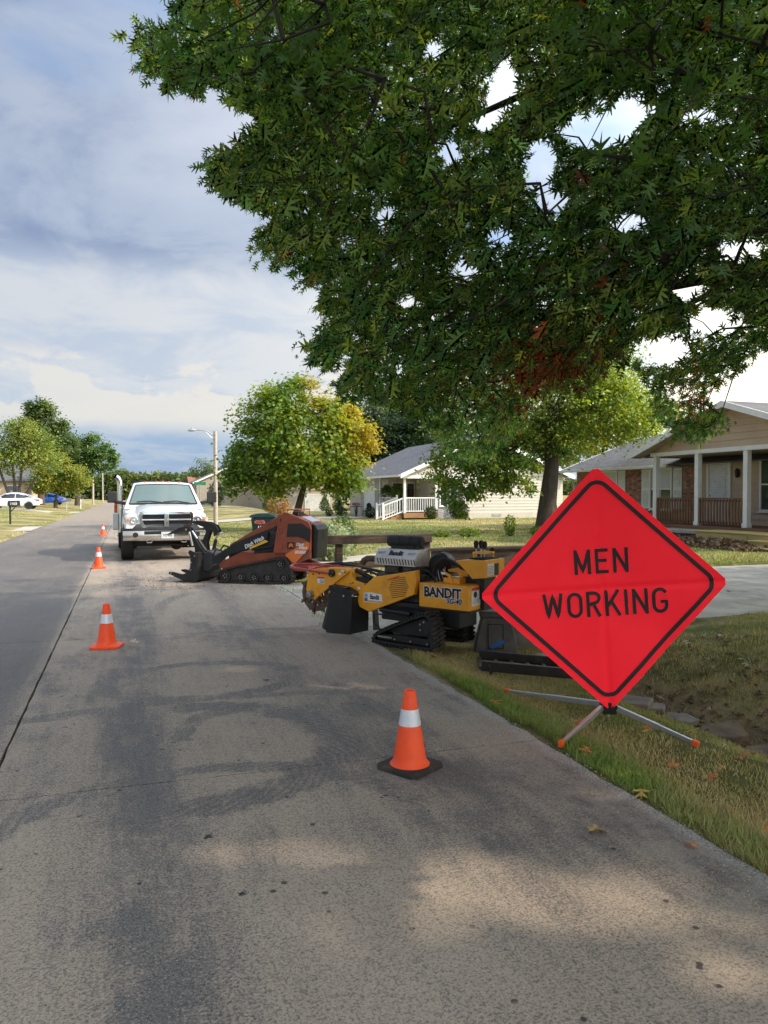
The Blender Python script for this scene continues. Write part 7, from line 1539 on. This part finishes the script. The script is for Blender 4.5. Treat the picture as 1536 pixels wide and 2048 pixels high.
for i in order:
    c_ = clus[i]; rc = math.hypot(c_[0] - TX, c_[1] - TY); rn = np.hypot(NB[:nn_, 0] - TX, NB[:nn_, 1] - TY)
    d2 = np.linalg.norm(NB[:nn_] - c_, axis=1) + np.where(rn > rc - .12, 5.0, 0); b_ = NB[np.argmin(d2)].copy(); NB[nn_] = c_; nn_ += 1
    out = c_ - b_; L = np.linalg.norm(out); out = out / max(L, 1e-6)
    hor = c_ - np.array([TX, TY, c_[2]]); hor /= max(np.linalg.norm(hor), 1e-6)
    tip = c_ + (hor * .5 + out * .3 + RNG.normal(0, .25, 3) + np.array([0, 0, -.28])) * (.42 if i >= nt_ else .20)
    uu, vv, _d = project(np.array([c_, (b_ + c_) / 2, tip])); fin = np.isfinite(uu) & (uu > -40) & (uu < 1576) & (vv > -40); bare = i >= nt_ and bool((fin & ~in_poly(np.nan_to_num(uu), np.nan_to_num(vv), SIL)).any())
    for (gx_, gy_), rx_, ry_ in GAPS: bare = bare or bool((fin & ((((uu - gx_) / rx_) ** 2 + ((vv - gy_) / ry_) ** 2) < 1.6)).any())
    if .1 < L < 1.5 and not bare and (isv[i] or i % 4 == 0): mb.tube([tuple(b_), tuple((b_ + c_) / 2 + RNG.normal(0, .06, 3) + np.array([0, 0, .10 * L])), tuple(c_), tuple(tip)], [.013, .009, .006, .0025], 4, cap=False)
    n = 48 if isv[i] else 24
    if i < nt_: n = 34
    q = RNG.uniform(-.3, 1.05, n)[:, None]; sp = .14 if isv[i] else .30
    if i < nt_: sp = .10
    p = c_ + (tip - c_) * q + RNG.normal(0, sp, (n, 3)) * np.array([1, 1, .7])
    ax_ = RNG.normal(0, .65, (n, 3)) + out * .35 + hor * .45 + np.array([0, 0, -.45]); leafpos.append(p); leafax.append(ax_); leafn.append(RNG.normal(0, .55, (n, 3)) + np.array([0, 0, .9])); leafv.append(np.full(n, isv[i])); leafc.append(np.full(n, RNG.lognormal(0, .38)))
o = mb.build('trunk', BARKD, oak, smooth=True, ang=60, recalc=False); o.matrix_parent_inverse = OI
lp, la, ln, lv, lc = map(np.concatenate, (leafpos, leafax, leafn, leafv, leafc))
u, v, dep = project(lp); keep = shade_keep(lp, .17) & ~((dep < 3.6) & (u > -80) & (u < 1620) & (v > -80))
keep &= np.linalg.norm(lp - np.array([0, 0, CAM_H]), axis=1) > 3.7
nearv = np.isfinite(u) & (u > -260) & (u < 1800) & (v > -330) & (v < 1500)
insil = np.zeros(len(u), bool)
for ox, oy in ((0, 0), (-14, 0), (0, 14), (0, -14)): insil |= in_poly(np.nan_to_num(u) + ox, np.nan_to_num(v) + oy, SIL)
istip = np.concatenate([np.full(len(leafpos[q_]), order[q_] < nt_) for q_ in range(len(leafpos))])
seen = np.isfinite(u) & (u > -60) & (u < 1600) & (v > -60) & (v < 1500); widesil = insil.copy()
for ox, oy in ((30, 0), (-30, 0), (0, 30), (0, -30), (21, 21), (21, -21)): widesil |= in_poly(np.nan_to_num(u) + ox, np.nan_to_num(v) + oy, SIL)
keep &= ~seen | insil | (istip & widesil)
iv = np.isfinite(u) & (u > -40) & (u < 1576) & (v > -40) & (v < 2100)
for (gx_, gy_), rx_, ry_ in GAPS: keep &= ~(iv & ((((u - gx_) / (rx_ * 1.18)) ** 2 + ((v - gy_) / (ry_ * 1.18)) ** 2) < RNG.uniform(.75, 1.35, len(u))))
lv = lv | nearv; lc = lc[keep]; lp, la, ln, lv, dep = lp[keep], la[keep], ln[keep], lv[keep], dep[keep]; k = len(lp)
sz = np.where(lv, np.clip(RNG.lognormal(np.log(.094), .24, k), .05, .15), RNG.uniform(.24, .36, k))
tn = np.array([.092, .190, .050]) * RNG.uniform(.55, 1.6, (k, 1)) * (1 + RNG.normal(0, .10, (k, 3)))
bl_ = RNG.uniform(size=k); tn[bl_ < .10] = np.array([.17, .27, .05]) * RNG.uniform(.8, 1.3, ((bl_ < .10).sum(), 1))
u, v, dd_ = project(lp); rd = np.exp(-(((u - 1100) / 95) ** 2 + ((v - 740) / 65) ** 2)) * 1.1 + .9 * np.exp(-(((u - 1400) / 40) ** 2 + ((v - 800) / 40) ** 2)) + .010; rd = np.nan_to_num(rd)
tn *= np.clip(lc, .5, 2.0)[:, None] * np.stack([np.clip(lc, .8, 1.35), np.ones(k), np.ones(k)], 1)  # per-cluster tint paints some clumps as if sunlit, others as if shaded
dead = RNG.uniform(size=k) < rd * .62; tn[dead] = np.array([.26, .075, .030]) * RNG.uniform(.5, 1.6, (dead.sum(), 1)); tn = np.clip(tn, .004, .8)
rt = rots(la, ln)
# the 300 leaves that show largest are single parts; the rest of the crown is one mass
vis_i = np.where(np.isfinite(u) & (u > 20) & (u < 1516) & (v > 10) & (v < 900) & lv)[0]; big = vis_i[np.argsort(dd_[vis_i])][:300]; bs = np.zeros(k, bool); bs[big] = True
q_ = ~bs & lv; o = stuff_mesh('crown', OAK_V, OAK_F, lp[q_], rt[q_], sz[q_], tn[q_], LEAF, oak); o.matrix_parent_inverse = OI
q_ = ~lv; o = stuff_mesh('upper_crown', MAPLE_V, MAPLE_F, lp[q_], rt[q_], sz[q_], tn[q_], LEAF, oak); o.matrix_parent_inverse = OI
lmes = []
for c_ in ((.09, .19, .05), (.115, .22, .06), (.07, .15, .042), (.19, .30, .06), (.30, .09, .035)):
    me = bpy.data.meshes.new('leaf'); me.from_pydata(OAK_V, [], OAK_F); a = me.attributes.new('tint', 'FLOAT_COLOR', 'POINT'); a.data.foreach_set('color', np.tile(np.array([*c_, 1], np.float32), len(OAK_V))); me.materials.append(LEAF); lmes.append(me)
for i in big:
    me = lmes[4] if dead[i] else random.choices(lmes[:4], (4, 3, 4, 1))[0]
    o = place('leaf', me, None, oak); o.matrix_parent_inverse = OI; M = Matrix([list(r) for r in rt[i]]).to_4x4(); M = Matrix.Translation(Vector(lp[i])) @ M @ Matrix.Scale(float(sz[i]), 4); o.matrix_basis = M
